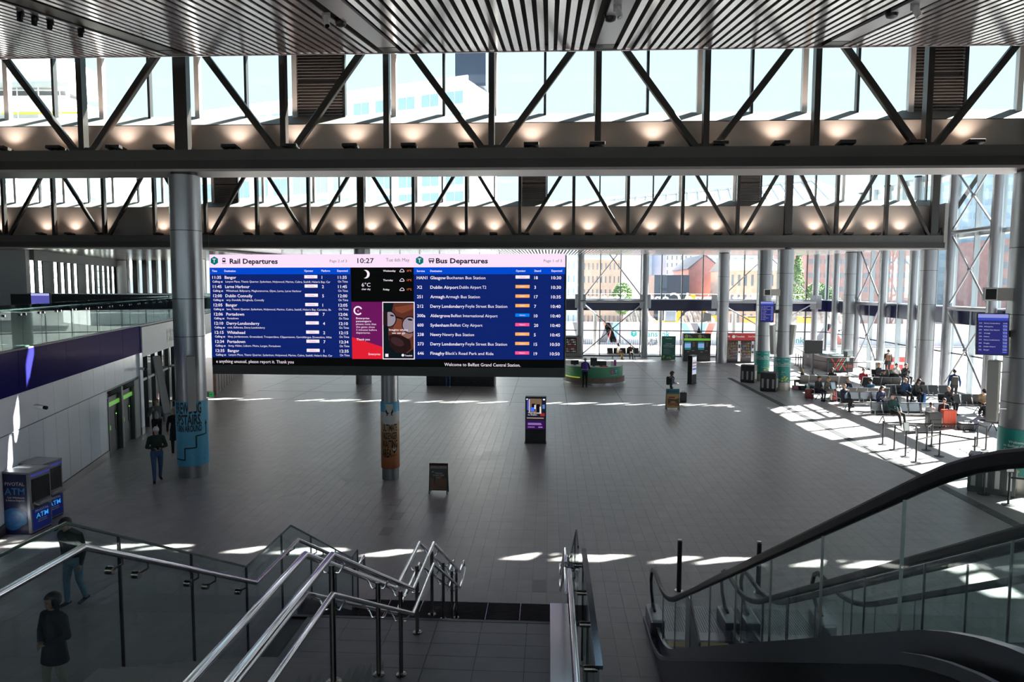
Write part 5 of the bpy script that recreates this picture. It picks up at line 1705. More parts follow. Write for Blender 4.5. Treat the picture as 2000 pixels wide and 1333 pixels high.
# teal information wraps on the right-hand columns
mat('wrap_teal', (.012, .24, .215), .4)
mat('petal_yellow', (.60, .48, .06), .5)
mat('print_white', (.75, .78, .76), .6)
def teal_wrap(colobj, cx, cy_, r, z0, z1, fine):
    w = part('information_wrap', shell(cx, cy_, r, z0, z1), 'wrap_teal', colobj, world=True, smooth=True)
    part('wrap_base', shell(cx, cy_, r + .004, .0, z0 - .02), mat('wrap_base%d' % len(M), (.42, .39, .34), .4, .5), colobj, world=True, smooth=True)
    fa_ = face_angle(cx, cy_)
    k = (z1 - z0) / 1.5
    t_ = MB()
    if fine:
        for s, z, h in (('Welcome', z1 - .42, .075), ('to Belfast Grand', z1 - .54, .075), ('Central Station!', z1 - .66, .075)):
            put_text(t_, s, None, None, None, h, 'C', True, wrap=wrap_fn(cx, cy_, r + .004, fa_ - .12, z))
    else:
        for j, off in enumerate((-.5, .55)):
            put_text(t_, 'Translink', None, None, None, .05, 'C', True, wrap=wrap_fn(cx, cy_, r + .004, fa_ + off, z1 - .14))
            put_text(t_, 'Welcome', None, None, None, .06, 'C', True, wrap=wrap_fn(cx, cy_, r + .004, fa_ + off, z1 - .36))
            put_text(t_, 'to Belfast Grand', None, None, None, .06, 'C', True, wrap=wrap_fn(cx, cy_, r + .004, fa_ + off, z1 - .45))
            put_text(t_, 'Central Station!', None, None, None, .06, 'C', True, wrap=wrap_fn(cx, cy_, r + .004, fa_ + off, z1 - .54))
    rn = random.Random(int(cx * 7 + cy_))
    for j in range(5):
        u = rn.uniform(-.35, .2)
        f_ = wrap_fn(cx, cy_, r + .004, fa_ + rn.uniform(-.5, .5), z1 - .8 - j * .07)
        L_ = rn.uniform(.12, .3)
        t_._add([f_(-L_, 0), f_(0, 0), f_(L_, 0), f_(L_, .012), f_(0, .012), f_(-L_, .012)], [(0, 1, 4, 5), (1, 2, 3, 4)])
    part('wrap_lettering', t_, 'print_white', w, world=True)
    fl_ = MB()
    for j in range(16):
        a = fa_ + rn.uniform(-1.4, 1.4)
        zc = z0 + .08 + rn.random() ** 1.6 * .36
        s_ = rn.uniform(.04, .085)
        f_ = wrap_fn(cx, cy_, r + .005, a, zc)
        fl_._add([f_(s_ * cos(q * pi / 4), s_ * sin(q * pi / 4) * (1 if q % 2 else .55)) for q in range(8)], [tuple(range(8))])
    part('wrap_petals', fl_, 'petal_yellow', w, world=True)
teal_wrap(colR1, 14.05, 42.8, .485, .50, 2.0, False)
teal_wrap(colR2, 14.08, 46.9, .485, .50, 2.0, False)
teal_wrap(colR, 14.42, 21.95, .575, .55, 1.95, True)

# ================================================================== loudspeakers, signs, cameras on columns
def speaker(label, p, h, w, d, rotz, tilt, arm_to):
    """tall column loudspeaker on a bracket; p = centre"""
    root = thing('loudspeaker', label, 'loudspeaker', p, rotz, group='tall column loudspeakers')
    m_ = mat('spk%d' % len(M), (.50, .50, .47), .55)
    Rm = Matrix.Rotation(tilt, 4, 'X')
    c_ = MB().add(MB().box(-w / 2, w / 2, -d / 2, d / 2, -h / 2, h / 2), Rm)
    part('cabinet', c_, m_, root, bevel=.012)
    part('grille', MB().add(MB().box(-w / 2 + .02, w / 2 - .02, -d / 2 - .01, -d / 2 + .005, -h / 2 + .03, h / 2 - .03), Rm), mat('spkg%d' % len(M), (.42, .42, .40), .7), root)
    inv = Matrix.Rotation(-rotz, 4, 'Z')
    for zz in (-.3 * h, .3 * h):
        a = inv @ (Vector(arm_to) + Vector((0, 0, p[2] + zz)) - Vector(p))
        b = Rm @ Vector((0, d / 2, zz))
        part('bracket', MB().tube(b, a, .02, n=8), 'steel_brushed', root, smooth=True)
q = PY(318, 751, 21.6)
speaker('tall grey loudspeaker hanging left of the blue-wrapped column', (q.x, 21.55, q.z), 1.85, .24, .2, -.95, .14, (-11.9, 21.8, 0))
q = PY(380, 748, 21.4)
speaker('tall grey loudspeaker on the face of the blue-wrapped column', (q.x, 21.2, q.z), 1.75, .24, .2, .55, .10, (-11.4, 21.6, 0))
q = PY(1933, 762, 21.9)
speaker('tall grey loudspeaker beside the column at the right edge', (q.x - .02, 21.7, q.z), 1.85, .3, .22, -.75, .05, (14.0, 21.8, 0))
q = PY(1508, 664, 42.6)
speaker('tall grey loudspeaker left of the teal-wrapped speaker column', (q.x, 42.5, q.z), 1.75, .26, .22, -.9, .1, (13.7, 42.7, 0))
q = PY(1546, 664, 42.6)
speaker('tall grey loudspeaker right of the teal-wrapped speaker column', (q.x, 42.5, q.z), 1.8, .26, .22, .8, .1, (14.4, 42.7, 0))
def flagsign(label, p, w, arm_x1):
    root = thing('flag_sign', label, 'sign', p)
    part('plate', MB().box(-w / 2, w / 2, -.04, .04, -w / 2, w / 2), 'white_paint', root, bevel=.01)
    part('dark_square', MB().box(-w * .39, w * .39, -.045, -.04, -w * .39, w * .39), 'black', root)
    part('sign_arm', MB().box(w / 2, arm_x1 - p[0], -.03, .05, -w * .48, w * .48), mat('flagarm%d' % len(M), (.38, .37, .35), .6), root)
q = PY(1932, 575, 21.9)
flagsign('white plate with dark square on a grey arm at the right column', (q.x, 21.85, q.z), .40, 13.95)
q = PY(1498.5, 571.5, 42.5)
flagsign('white plate with dark square on a grey arm by the hanging timetable', (q.x, 42.5, q.z), .40, 13.7)
def timetable(label, p, w, h, rotz, arm_to):
    root = thing('timetable_screen', label, 'screen', p, rotz)
    Rm = Matrix.Rotation(-.12, 4, 'X')
    part('case', MB().add(MB().box(-w / 2 - .03, w / 2 + .03, 0, .14, -h / 2 - .03, h / 2 + .03), Rm), 'black', root, bevel=.01)
    part('display', MB().add(MB().box(-w / 2, w / 2, -.006, 0, -h / 2, h / 2), Rm), emis('tt%d' % len(M), (.022, .024, .16), 1), root)
    part('display_header', MB().add(MB().box(-w / 2, w / 2, -.009, -.005, h / 2 - .11, h / 2), Rm), emis('tth%d' % len(M), (.28, .30, .72), 1), root)
    part('display_heading', MB().add(MB().box(-w / 2, w / 2, -.009, -.005, h / 2 - .19, h / 2 - .115), Rm), emis('tth%d' % len(M), (.04, .07, .45), 1), root)
    t_ = MB()
    dest = ('Derry Londonderry', 'Aldergrove', 'Belfast City Airport', 'Armagh', 'Newry', 'Derry Londonderry', 'Finaghy', 'Dublin Airport', 'Bangor')
    num = ('212', '300a', '600', '251', '238', '273', '646', 'X2', '502')
    for i in range(9):
        z = h / 2 - .29 - i * (h - .3) / 9
        put_text(t_, num[i], (-w / 2 + .03, -.01, z), (1, 0, 0), (0, 0, 1), .035, 'L', True)
        put_text(t_, dest[i], (-w / 2 + .16, -.01, z), (1, 0, 0), (0, 0, 1), .035, 'L', True)
        put_text(t_, '10:%d' % (30 + 5 * (i // 2)), (w / 2 - .03, -.01, z), (1, 0, 0), (0, 0, 1), .035, 'R', True)
    tt = MB().add(t_, Rm)
    part('lettering', tt, emis('ttw%d' % len(M), (.45, .45, .62), 1), root)
    pl = MB()
    for i in range(9):
        z = h / 2 - .35 - i * (h - .3) / 9
        pl.box(w / 2 - .14, w / 2 - .03, -.009, -.006, z, z + .03)
    part('service_pill', MB().add(pl, Rm), emis('ttp%d' % len(M), (.10, .16, .75), 1), root)
    inv = Matrix.Rotation(-rotz, 4, 'Z')
    part('wall_arm', MB().beam((0, .1, 0), inv @ (Vector(arm_to) - Vector(p)), .08, .2), 'black', root)
q = PY(1937, 653, 21.7)
timetable('hanging blue timetable screen on the column at the right edge', (q.x, 21.65, q.z), .78, 1.2, -.28, (14.0, 21.9, q.z))
q = PY(1497, 609, 42.4)
timetable('small hanging blue timetable screen beside the teal-wrapped columns', (q.x, 42.3, q.z), .72, 1.18, -.25, (13.7, 42.7, q.z))
def cctv(label, p, aim):
    root = thing('security_camera', label, 'camera', p)
    d = Vector(aim).normalized()
    part('mount', MB().lathe([(.05, 0), (.05, .04)], n=12), 'white_paint', root)
    part('housing', MB().tube((0, 0, 0), d * .28, .055, n=14), 'white_paint', root, smooth=True)
    part('lens', MB().tube(d * .28, d * .36, .05, n=14), 'black_gloss', root, smooth=True)
cctv('white camera with dark lens on the white wall above the cash machines', tuple(WP(-1.42, .1, 2.9)), (1, -.2, -.1))
cctv('white camera with dark lens on the white wall near the shopfront', tuple(WP(8.5, .1, 2.78)), (1, -.2, -.1))
q = PY(1627, 645, 53.4)
cctv('small camera on the column beside the dark screen', (22.48, 54.9, 2.9), (-1, -.3, -.1))
# running-man exit sign
q = PY(410, 771, 30)
ex = thing('exit_sign', 'green and white exit arrow sign right of the blue-wrapped column', 'sign', (q.x, 30, q.z))
part('plate', MB().box(-.18, .18, -.02, .02, -.12, .12), 'white_paint', ex)
part('green_panel', MB().box(-.02, .16, -.024, -.02, -.1, .1), emis('exit_green', (.02, .28, .06), .8), ex)
part('arrow', MB().prism([(0, -.02), (.07, -.02), (.07, -.06), (.13, 0), (.07, .06), (.07, .02), (0, .02)], (0, -.03, 0), (1, 0, 0), (0, 0, 1), (0, .004, 0)), 'white_paint', ex)
part('hanger', MB().tube((-.15, 0, .12), (-.15, 0, 11 - q.z), .006, n=6).tube((.15, 0, .12), (.15, 0, 11 - q.z), .006, n=6), 'mid_grey', ex)

# ================================================================== uplights on the trusses
mat('uplight_black', (.012, .012, .012), .5)
emis('uplight_lens', (1.0, .62, .42), 14)
def uplights(Y, z, pxs, py, which, power, ref):
    for i, px in enumerate(pxs):
        x = PY(px, py, Y).x
        t = thing('uplight', 'small black uplight, %s from the left on the %s roof truss' % (ORD[i], which), 'uplight', (x, Y - .05, z), group='uplights on the %s truss' % which)
        part('bracket', MB().box(-.04, .04, -.05, .2, 0, .06), 'uplight_black', t)
        part('housing', MB().add(MB().box(-.23, .23, -.22, .22, .05, .15), Matrix.Rotation(-.15, 4, 'X')), 'uplight_black', t, bevel=.01)
        part('lens', MB().add(MB().box(-.18, .18, -.1, .18, .15, .156), Matrix.Rotation(-.15, 4, 'X')), 'uplight_lens', t)
        ld = bpy.data.lights.new('uplight_lamp', 'SPOT')
        ld.energy = power
        ld.color = (1.0, .77, .62)
        ld.spot_size = radians(105)
        ld.spot_blend = .9
        ld.shadow_soft_size = .08
        lo = bpy.data.objects.new('uplight_lamp', ld)
        C.objects.link(lo)
        lo.parent = t
        lo.location = (0, .1, .24)
        lo.rotation_euler = Vector((0, .50, 1)).normalized().to_track_quat('-Z', 'Y').to_euler()
uplights(Y1, 10.38, [5, 112, 228, 320, 452, 570, 686, 800, 911, 1038, 1166, 1280, 1405, 1523, 1650, 1785, 1900], 285, 'nearer', 70, 0)
uplights(Y2, 9.24, [-12, 81, 137, 196, 310, 410, 485, 545, 608, 662, 722, 782, 840, 904, 964, 1026, 1088, 1150, 1210, 1274, 1338, 1402, 1464, 1538, 1596, 1656, 1710, 1766], 458, 'farther', 85, 0)
# spots and domes on the service strips
for i, (px, py) in enumerate(((665, 45), (1192, 35), (1742, 28))):
    d = ray(px, py)
    # meet the soffit plane z = zroof(y)
    k = (zc1 - 21.4 * SL - HC) / (d.z - SL * d.y)
    p = CAM + d * k
    t = thing('ceiling_dome', 'black dome fitting on the service strip, %s from the left' % ORD[i], 'ceiling dome', (p.x, p.y, p.z))
    part('dome', MB().lathe([(.14, .06), (.14, 0), (.12, -.06), (.05, -.09)], n=16), 'black', t, smooth=True)
    part('base', MB().lathe([(.16, .06), (.16, .09)], n=16), 'dark_grey', t, smooth=True)
for i, (px, py) in enumerate(((637, 29), (1206, 12), (1787, 10))):
    d = ray(px, py)
    k = (zc1 - 21.4 * SL - HC) / (d.z - SL * d.y)
    p = CAM + d * k
    t = thing('track_spotlight', 'white spotlight on the service strip, %s from the left' % ORD[i], 'spotlight', (p.x, p.y, p.z))
    part('can', MB().tube((0, 0, -.05), (.05, -.1, -.28), .07, n=12), 'white_paint', t, smooth=True)
    part('yoke', MB().box(-.09, .09, -.02, .02, -.12, .05), 'light_grey', t)
    part('lens', MB().tube((.05, -.1, -.28), (.055, -.105, -.29), .055, n=12), 'black_gloss', t)
for i, (px, py) in enumerate(((40, 24), (68, 32), (98, 40), (158, 56))):
    d = ray(px, py)
    k = (zc1 - 21.4 * SL - HC) / (d.z - SL * d.y)
    p = CAM + d * k
    t = thing('track_spotlight', 'black spotlight on the dark ceiling track at upper left, %s of four' % ORD[i], 'spotlight', (p.x, p.y, p.z))
    part('can', MB().tube((0, 0, -.02), (.02, -.06, -.2), .06, n=12), 'black', t, smooth=True)
    part('yoke', MB().box(-.08, .08, -.02, .02, -.1, .05), 'black', t)

# ================================================================== concourse furniture
# cash machines
mat('atm_navy', (.006, .008, .05), .25)
mat('atm_blue', (.012, .035, .42), .3)
mat('atm_steel', (.22, .23, .25), .35, .7)
mat('atm_text_blue', (.02, .16, .42), .4)
mat('atm_text_cyan', (.05, .42, .85), .4, emit=(.05, .42, .85), estr=.3)
mat('atm_swirl', (.01, .07, .20), .35)
mat('atm_swirl2', (.012, .12, .27), .35)
def atm(label, x0, x1, y0, y1, h, near):
    root = thing('atm', label, 'cash machine', ((x0 + x1) / 2, (y0 + y1) / 2, 0))
    part('body', MB().box(x0, x1 - .02, y0, y1, 0, h), 'atm_navy', root, world=True, bevel=.015)
    part('top_cover', MB().hexa([(x0, y0 - .01, h), (x1, y0 - .01, h - .02), (x1, y1 + .01, h - .02), (x0, y1 + .01, h), (x0, y0 - .01, h + .05), (x1, y0 - .01, h + .03), (x1, y1 + .01, h + .03), (x0, y1 + .01, h + .05)]), 'atm_steel', root, world=True)
    part('front_frame', MB().box(x1 - .08, x1, y0 - .005, y1 + .005, .04, h - .02), 'atm_steel', root, world=True, bevel=.01)
    part('screen_recess', MB().box(x1 - .01, x1 + .008, y0 + .06, y1 - .05, h - .75, h - .16), 'black_gloss', root, world=True)
    part('header', MB().box(x1, x1 + .01, y0 + .04, y1 - .04, h - .10, h - .04), mat('atmh%d' % len(M), (.08, .08, .45), .3, emit=(.1, .1, .6), estr=.12), root, world=True)
    kp = part('keypad', MB().hexa([(x1, y0 + .1, h - .78), (x1 + .14, y0 + .1, h - .82), (x1 + .14, y1 - .1, h - .82), (x1, y1 - .1, h - .78), (x1, y0 + .1, h - .72), (x1 + .14, y0 + .1, h - .79), (x1 + .14, y1 - .1, h - .79), (x1, y1 - .1, h - .72)]), 'atm_steel', root, world=True)
    kb = MB()
    for a in range(4):
        for b in range(3):
            kb.box(x1 + .03 + b * .03, x1 + .05 + b * .03, y0 + .2 + a * .04, y0 + .23 + a * .04, h - .775 - b * .008, h - .755 - b * .008)
    part('keys', kb, 'white_paint', kp, world=True)
    part('cash_slot', MB().box(x1, x1 + .03, y0 + .12, y1 - .14, h - .92, h - .84), 'black', root, world=True, bevel=.01)
    part('lower_panel', MB().box(x1, x1 + .012, y0 + .05, y1 - .05, .08, .62), 'atm_blue', root, world=True)
    t1_, t2_, t3_ = MB(), MB(), MB()
    o = x1 + .016
    ym = (y0 + y1) / 2
    put_text(t1_, 'PIVOTAL', (o, ym, .53), (0, 1, 0), (0, 0, 1), .055, 'C', True, .46)
    put_text(t2_, 'ATM', (o, ym, .37), (0, 1, 0), (0, 0, 1), .12, 'C', True, .42)
    put_text(t1_, 'Cash Withdrawals', (o, ym, .31), (0, 1, 0), (0, 0, 1), .028, 'C', True)
    put_text(t1_, '& Balance Enquiries', (o, ym, .26), (0, 1, 0), (0, 0, 1), .028, 'C', True)
    part('front_lettering', t1_, 'print_white', root, world=True)
    part('front_letters_atm', t2_, 'atm_text_cyan', root, world=True)
    if near:
        o = y0 - .004
        xm = (x0 + x1) / 2 - .02
        put_text(t3_, 'PIVOTAL', (x1 - .13, o, h - .30), (1, 0, 0), (0, 0, 1), .085, 'R', True, .50)
        part('side_lettering', t3_, mat('side_grey', (.42, .42, .46), .5), root, world=True)
        t4, t5 = MB(), MB()
        put_text(t4, 'ATM', (x1 - .13, o, h - .53), (1, 0, 0), (0, 0, 1), .17, 'R', True, .52)
        part('side_letters_atm', t4, 'atm_text_blue', root, world=True)
        put_text(t5, 'Cash Withdrawals', (x1 - .14, o, h - .62), (1, 0, 0), (0, 0, 1), .042, 'R', True)
        put_text(t5, '& Balance Enquiries', (x1 - .14, o, h - .69), (1, 0, 0), (0, 0, 1), .042, 'R', True)
        part('side_small_print', t5, M['side_grey'], root, world=True)
        def egg(cx, cz, rx, rz, rot, n=28):
            out = []
            for i in range(n):
                t = 2 * pi * i / n
                a, b = rx * cos(t), rz * sin(t) * (1 - .25 * cos(t))
                out.append((cx + a * cos(rot) - b * sin(rot), cz + a * sin(rot) + b * cos(rot)))
            return out
        part('side_swirl', MB().prism(egg(x1 - .42, .42, .34, .27, .4), (0, o, 0), (1, 0, 0), (0, 0, 1), (0, .002, 0)), 'atm_swirl', root, world=True)
        part('side_swirl', MB().prism(egg(x1 - .32, .40, .23, .19, -.3), (0, o - .003, 0), (1, 0, 0), (0, 0, 1), (0, .002, 0)), 'atm_swirl2', root, world=True)
        part('side_swirl', MB().prism(egg(x1 - .42, .40, .17, .14, .3), (0, o - .006, 0), (1, 0, 0), (0, 0, 1), (0, .002, 0)), 'atm_swirl', root, world=True)
        part('side_dot', MB().prism(egg(x1 - .72, h - .27, .06, .045, .3, 16), (0, o, 0), (1, 0, 0), (0, 0, 1), (0, .002, 0)), 'atm_text_blue', root, world=True)
atm('dark blue cash machine nearest the stairs with large lettering on its side', -13.42, -12.72, 16.27, 17.0, 1.54, True)
atm('dark blue cash machine standing behind the lettered one', -13.72, -13.02, 17.15, 17.85, 1.52, False)

# A-boards
mat('ab_brown', (.10, .045, .02), .5)
mat('ab_tan', (.20, .105, .055), .5)
mat('ab_beige', (.38, .35, .30), .5)
p = G(854, 969)
ab = thing('pavement_sign', 'black-framed A-board with a brown dripping drink poster', 'A-board', (p.x, p.y + .15, 0))
W_, H_ = .56, .92
tl_ = Matrix.Rotation(-.17, 4, 'X')
tb_ = Matrix.Translation((0, .28, 0)) @ Matrix.Rotation(.17, 4, 'X')
def slab(x0, x1, y0, y1, z0, z1, Mx, name, m_, par, **k):
    return part(name, MB().add(MB().box(x0, x1, y0, y1, z0, z1), Mx), m_, par, **k)
for i, Mx in enumerate((tl_, tb_)):
    slab(-W_ / 2, -W_ / 2 + .03, -.012, .012, 0, H_, Mx, 'frame_leg', 'black', ab)
    slab(W_ / 2 - .03, W_ / 2, -.012, .012, 0, H_, Mx, 'frame_leg', 'black', ab)
    slab(-W_ / 2, W_ / 2, -.012, .012, H_ - .03, H_, Mx, 'frame_rail', 'black', ab)
    slab(-W_ / 2, W_ / 2, -.012, .012, .11, .14, Mx, 'frame_rail', 'black', ab)
    slab(-W_ / 2 + .03, W_ / 2 - .03, -.008, .008, .14, H_ - .03, Mx, 'poster', 'ab_tan' if i == 0 else 'ab_brown', ab)
slab(-W_ / 2 + .03, W_ / 2 - .03, -.012, -.009, H_ - .17, H_ - .03, tl_, 'poster_head', 'ab_beige', ab)
dp = [(-.25, .76), (.25, .76), (.25, .42), (.2, .5), (.16, .44), (.1, .55), (-.02, .5), (-.08, .52), (-.11, .24), (-.15, .5), (-.2, .44), (-.25, .52)]
part('poster_drip', MB().add(MB().prism([(a, b) for a, b in dp], (0, -.012, 0), (1, 0, 0), (0, 0, 1), (0, -.002, 0)), tl_), mat('ab_dark', (.012, .008, .008), .4), ab)
t_ = MB()
put_text(t_, 'Tiramisu', (0, -.017, .60), (1, 0, 0), (0, 0, 1), .045, 'C', True)
put_text(t_, 'Cream Cold', (0, -.017, .54), (1, 0, 0), (0, 0, 1), .045, 'C', True)
put_text(t_, 'Latte', (0, -.017, .48), (1, 0, 0), (0, 0, 1), .045, 'C', True)
part('poster_lettering', MB().add(t_, tl_), 'print_white', ab)
part('poster_mark', MB().add(MB().prism([(.02 * a, .012 * b) for a, b in ((-2, 0), (0, 1.5), (2, 1), (1, -1), (-1, -1.5))], (-.17, -.017, .66), (1, 0, 0), (0, 0, 1), (0, .002, 0)), tl_), 'print_white', ab)
part('poster_icon', MB().add(MB().box(-.03, -.015, -.016, -.013, .79, .85).box(.015, .03, -.016, -.013, .79, .85).box(-.03, .03, -.016, -.013, .84, .855), tl_), 'dark_grey', ab)
p = G(1315, 803)
ab2 = thing('pavement_sign', 'wooden A-board with teal header and burger poster', 'A-board', (p.x, p.y + .1, 0))
W_, H_ = .66, 1.08
for i, Mx in enumerate((tl_, Matrix.Translation((0, .36, 0)) @ Matrix.Rotation(.17, 4, 'X'))):
    slab(-W_ / 2, -W_ / 2 + .05, -.02, .02, 0, H_, Mx, 'frame_leg', mat('ab_wood%d' % i, (.35, .24, .14), .6), ab2)
    slab(W_ / 2 - .05, W_ / 2, -.02, .02, 0, H_, Mx, 'frame_leg', M['ab_wood%d' % i], ab2)
    slab(-W_ / 2, W_ / 2, -.015, .015, .13, H_, Mx, 'board', mat('ab_gold%d' % i, (.52, .31, .10), .5), ab2)
slab(-W_ / 2, W_ / 2, -.025, -.016, H_ - .26, H_, tl_, 'header', mat('ab_teal', (.02, .16, .20), .5), ab2)
t_ = MB()
put_text(t_, 'BREWDOG', (.06, -.03, H_ - .19), (1, 0, 0), (0, 0, 1), .11, 'C', True, .4)
t_.ball((-.22, -.028, H_ - .13), .06, 12, 6, (1, .1, 1))
part('header_lettering', MB().add(t_, tl_), 'black', ab2)
slab(-.22, .1, -.022, -.016, .62, .69, tl_, 'red_band', mat('ab_red', (.25, .03, .03), .5), ab2)
part('poster_dark', MB().add(MB().prism([(-.25, .3), (.3, .22), (.3, .62), (.12, .56), (-.25, .6)], (0, -.018, 0), (1, 0, 0), (0, 0, 1), (0, -.002, 0)), tl_), 'ab_brown', ab2)
bgp = MB()
for cx_, cz_, rx_, rz_ in ((.0, .36, .17, .1), (-.14, .3, .1, .06), (.16, .3, .1, .08)):
    bgp.ball((cx_, -.024, cz_), 1, 14, 8, (rx_, .006, rz_))
part('poster_burger', MB().add(bgp, tl_), mat('ab_burger', (.36, .13, .06), .5), ab2)
part('poster_bun', MB().add(MB().ball((0, -.03, .42), 1, 14, 8, (.13, .006, .05)), tl_), mat('ab_bun', (.5, .3, .12), .5), ab2)

# advertising totems
def totem(label, p, rotz, w, d, h, lit):
    root = thing('digital_totem', label, 'totem', p, rotz)
    part('body', MB().box(-w / 2, w / 2, -d / 2, d / 2, 0, h), 'black', root, bevel=.015)
    part('foot', MB().box(-w / 2 - .03, w / 2 + .03, -d / 2 - .04, d / 2 + .04, 0, .02), 'dark_grey', root)
    y = -d / 2
    if lit == 'advert':
        sc_ = part('display', MB().box(-w / 2 + .04, w / 2 - .04, y - .004, y, .58, h - .07), emis('tot_bg', (.01, .012, .03), 1), root)
        def pz(a): return h - .07 - (a - 185) / 740 * (h - .65)
        def px_(a): return (a - 330) / 440 * (w - .08)
        def rect(n_, x0, y0, x1, y1, col, lay=1):
            part(n_, MB().box(px_(x0), px_(x1), y - .004 - lay * .002, y - .003 - lay * .002, pz(y1), pz(y0)), emis('tot%d' % len(M), col, 1), sc_)
        rect('picture', 190, 190, 470, 560, (.17, .11, .07))
        rect('picture_door', 240, 310, 320, 480, (.004, .004, .008), 2)
        rect('picture_door', 350, 320, 430, 520, (.004, .004, .008), 2)
        rect('picture_light', 300, 340, 332, 440, (.8, .8, .8), 3)
        rect('picture_light', 425, 380, 455, 540, (.85, .82, .8), 3)
        rect('picture_light', 170, 200, 192, 520, (.55, .5, .75), 3)
        rect('picture_light', 110, 190, 150, 215, (.8, .85, 1), 3)
        rect('picture_light', 500, 190, 548, 225, (.8, .9, 1), 3)
        rect('picture_blue', 130, 230, 165, 470, (.07, .09, .4), 2)
        rect('picture_blue', 215, 400, 300, 500, (.05, .15, .85), 3)
        rect('picture_blue', 490, 330, 545, 430, (.08, .2, .5), 2)
        rect('picture_red', 440, 540, 545, 610, (.3, .02, .02), 2)
        rect('picture_gold', 125, 650, 520, 670, (.45, .30, .2), 2)
        rect('purple_field', 110, 730, 550, 930, (.032, .006, .07), 2)
        tx_ = MB()
        put_text(tx_, 'Your doorway', (px_(150), y - .012, pz(545)), (1, 0, 0), (0, 0, 1), .035, 'L', True, px_(470) - px_(150))
        put_text(tx_, 'to Dublin.', (px_(150), y - .012, pz(592)), (1, 0, 0), (0, 0, 1), .035, 'L', True, px_(370) - px_(150))
        part('lettering', tx_, emis('tot_white', (.95, .95, .95), 1), sc_)
        for a, b, c_, d_ in ((150, 780, 460, 798), (150, 808, 475, 826), (150, 872, 310, 888), (395, 868, 495, 890)):
            rect('small_print', a, b, c_, d_, (.35, .22, .55), 4)
    else:
        sc_ = part('display', MB().box(-w / 2 + .06, w / 2 - .06, y - .004, y, .62, h - .1), emis('tot2_bg', (.55, .58, .72), 1), root)
        for i, (z0, z1, col) in enumerate(((1.55, 1.7, (.75, .78, .85)), (1.3, 1.42, (.30, .20, .16)), (1.12, 1.2, (.28, .22, .22)), (.9, 1.02, (.10, .14, .34)))):
            part('picture', MB().box(-w / 2 + .08, w / 2 - .1, y - .008, y - .004, z0, z1), emis('tot2_%d' % i, col, 1), sc_)
totem('black digital totem showing a purple travel advert in mid concourse', tuple(G(1046, 865)), -.02, .82, .3, 1.86, 'advert')
totem('black digital totem with a bright screen turned sideways near the information desk', tuple(G(1351, 750)), .95, .72, .3, 1.84, 'plain')

# information desk
ic = Vector((2.95, 45.6, 0))
desk = thing('information_desk', 'curved green information desk with wooden plinth', 'desk', (ic.x, ic.y - 2.1, 0))
mat('desk_green', (.07, .32, .17), .35)
mat('desk_wood', (.22, .15, .11), .5, noise=(4, .2))
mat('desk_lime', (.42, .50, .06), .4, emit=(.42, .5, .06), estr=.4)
def arc(r0, r1, a0, a1, z0, z1, n=28, sy=.95):
    mb = MB()
    vs = []
    for i in range(n + 1):
        a = radians(a0 + (a1 - a0) * i / n)
        for r_, z in ((r0, z0), (r1, z0), (r1, z1), (r0, z1)):
            vs.append((ic.x + r_ * cos(a), ic.y + r_ * sin(a) * sy, z))
    fs = []
    for i in range(n):
        for j in range(4):
            fs.append((i * 4 + j, i * 4 + (j + 1) % 4, (i + 1) * 4 + (j + 1) % 4, (i + 1) * 4 + j))
    fs += [(3, 2, 1, 0), (n * 4, n * 4 + 1, n * 4 + 2, n * 4 + 3)]
    return mb._add(vs, fs)
part('front', arc(1.78, 1.86, 190, 350, .46, 1.12), 'desk_green', desk, world=True, smooth=True)
part('plinth', arc(1.6, 1.98, 188, 352, .12, .46), 'desk_wood', desk, world=True, smooth=True)
part('plinth_base', arc(1.65, 1.94, 188, 352, 0, .12), 'steel_brushed', desk, world=True, smooth=True)
part('lime_edge', arc(1.6, 2.02, 188, 240, .44, .475), 'desk_lime', desk, world=True, smooth=True)
part('worktop', arc(1.2, 1.88, 190, 350, 1.12, 1.16), 'white_paint', desk, world=True, smooth=True)
def onarc(u_deg, z, r_=1.875):
    a = radians(u_deg)
    return Vector((ic.x + r_ * cos(a), ic.y + r_ * sin(a) * .95, z))
for u_, m_, s in ((305, mat('desk_pink', (.42, .06, .28), .4), 'i'), (315, 'teal_print', 'T')):
    c_ = onarc(u_, .82)
    tdir = (onarc(u_ + 1, .82) - onarc(u_ - 1, .82)).normalized()
    part('round_emblem', MB().prism([(.13 * cos(q * pi / 10), .16 * sin(q * pi / 10)) for q in range(20)], c_, tdir, (0, 0, 1), Vector((tdir.y, -tdir.x, 0)) * .006), m_, desk, world=True)
    t_ = MB()
    put_text(t_, s, c_ + Vector((tdir.y, -tdir.x, 0)) * .012 - Vector((0, 0, .08)), tdir, (0, 0, 1), .16, 'C', True)
    part('emblem_letter', t_, 'print_white', desk, world=True)
t_ = MB()
for s, z, u0 in (('Ticket Sales', .92, 200), ('to all Welcome', .78, 197), ('we help', .63, 200)):
    v_, f_, x0_, x1_ = text_mesh(s, False)
    k = .09 / .69
    t_._add([onarc(u0 + degr, z + b * k) for (a, b) in v_ for degr in [math.degrees((a - x0_) * k / 1.87)]], f_)
part('front_lettering', t_, mat('desk_print', (.35, .55, .40), .5), desk, world=True)
part('leaflet_line', MB().hexa([onarc(301, .58), onarc(317, .60), onarc(317, .615), onarc(301, .595), onarc(301, .58, 1.88), onarc(317, .60, 1.88), onarc(317, .615, 1.88), onarc(301, .595, 1.88)]), 'print_white', desk, world=True)
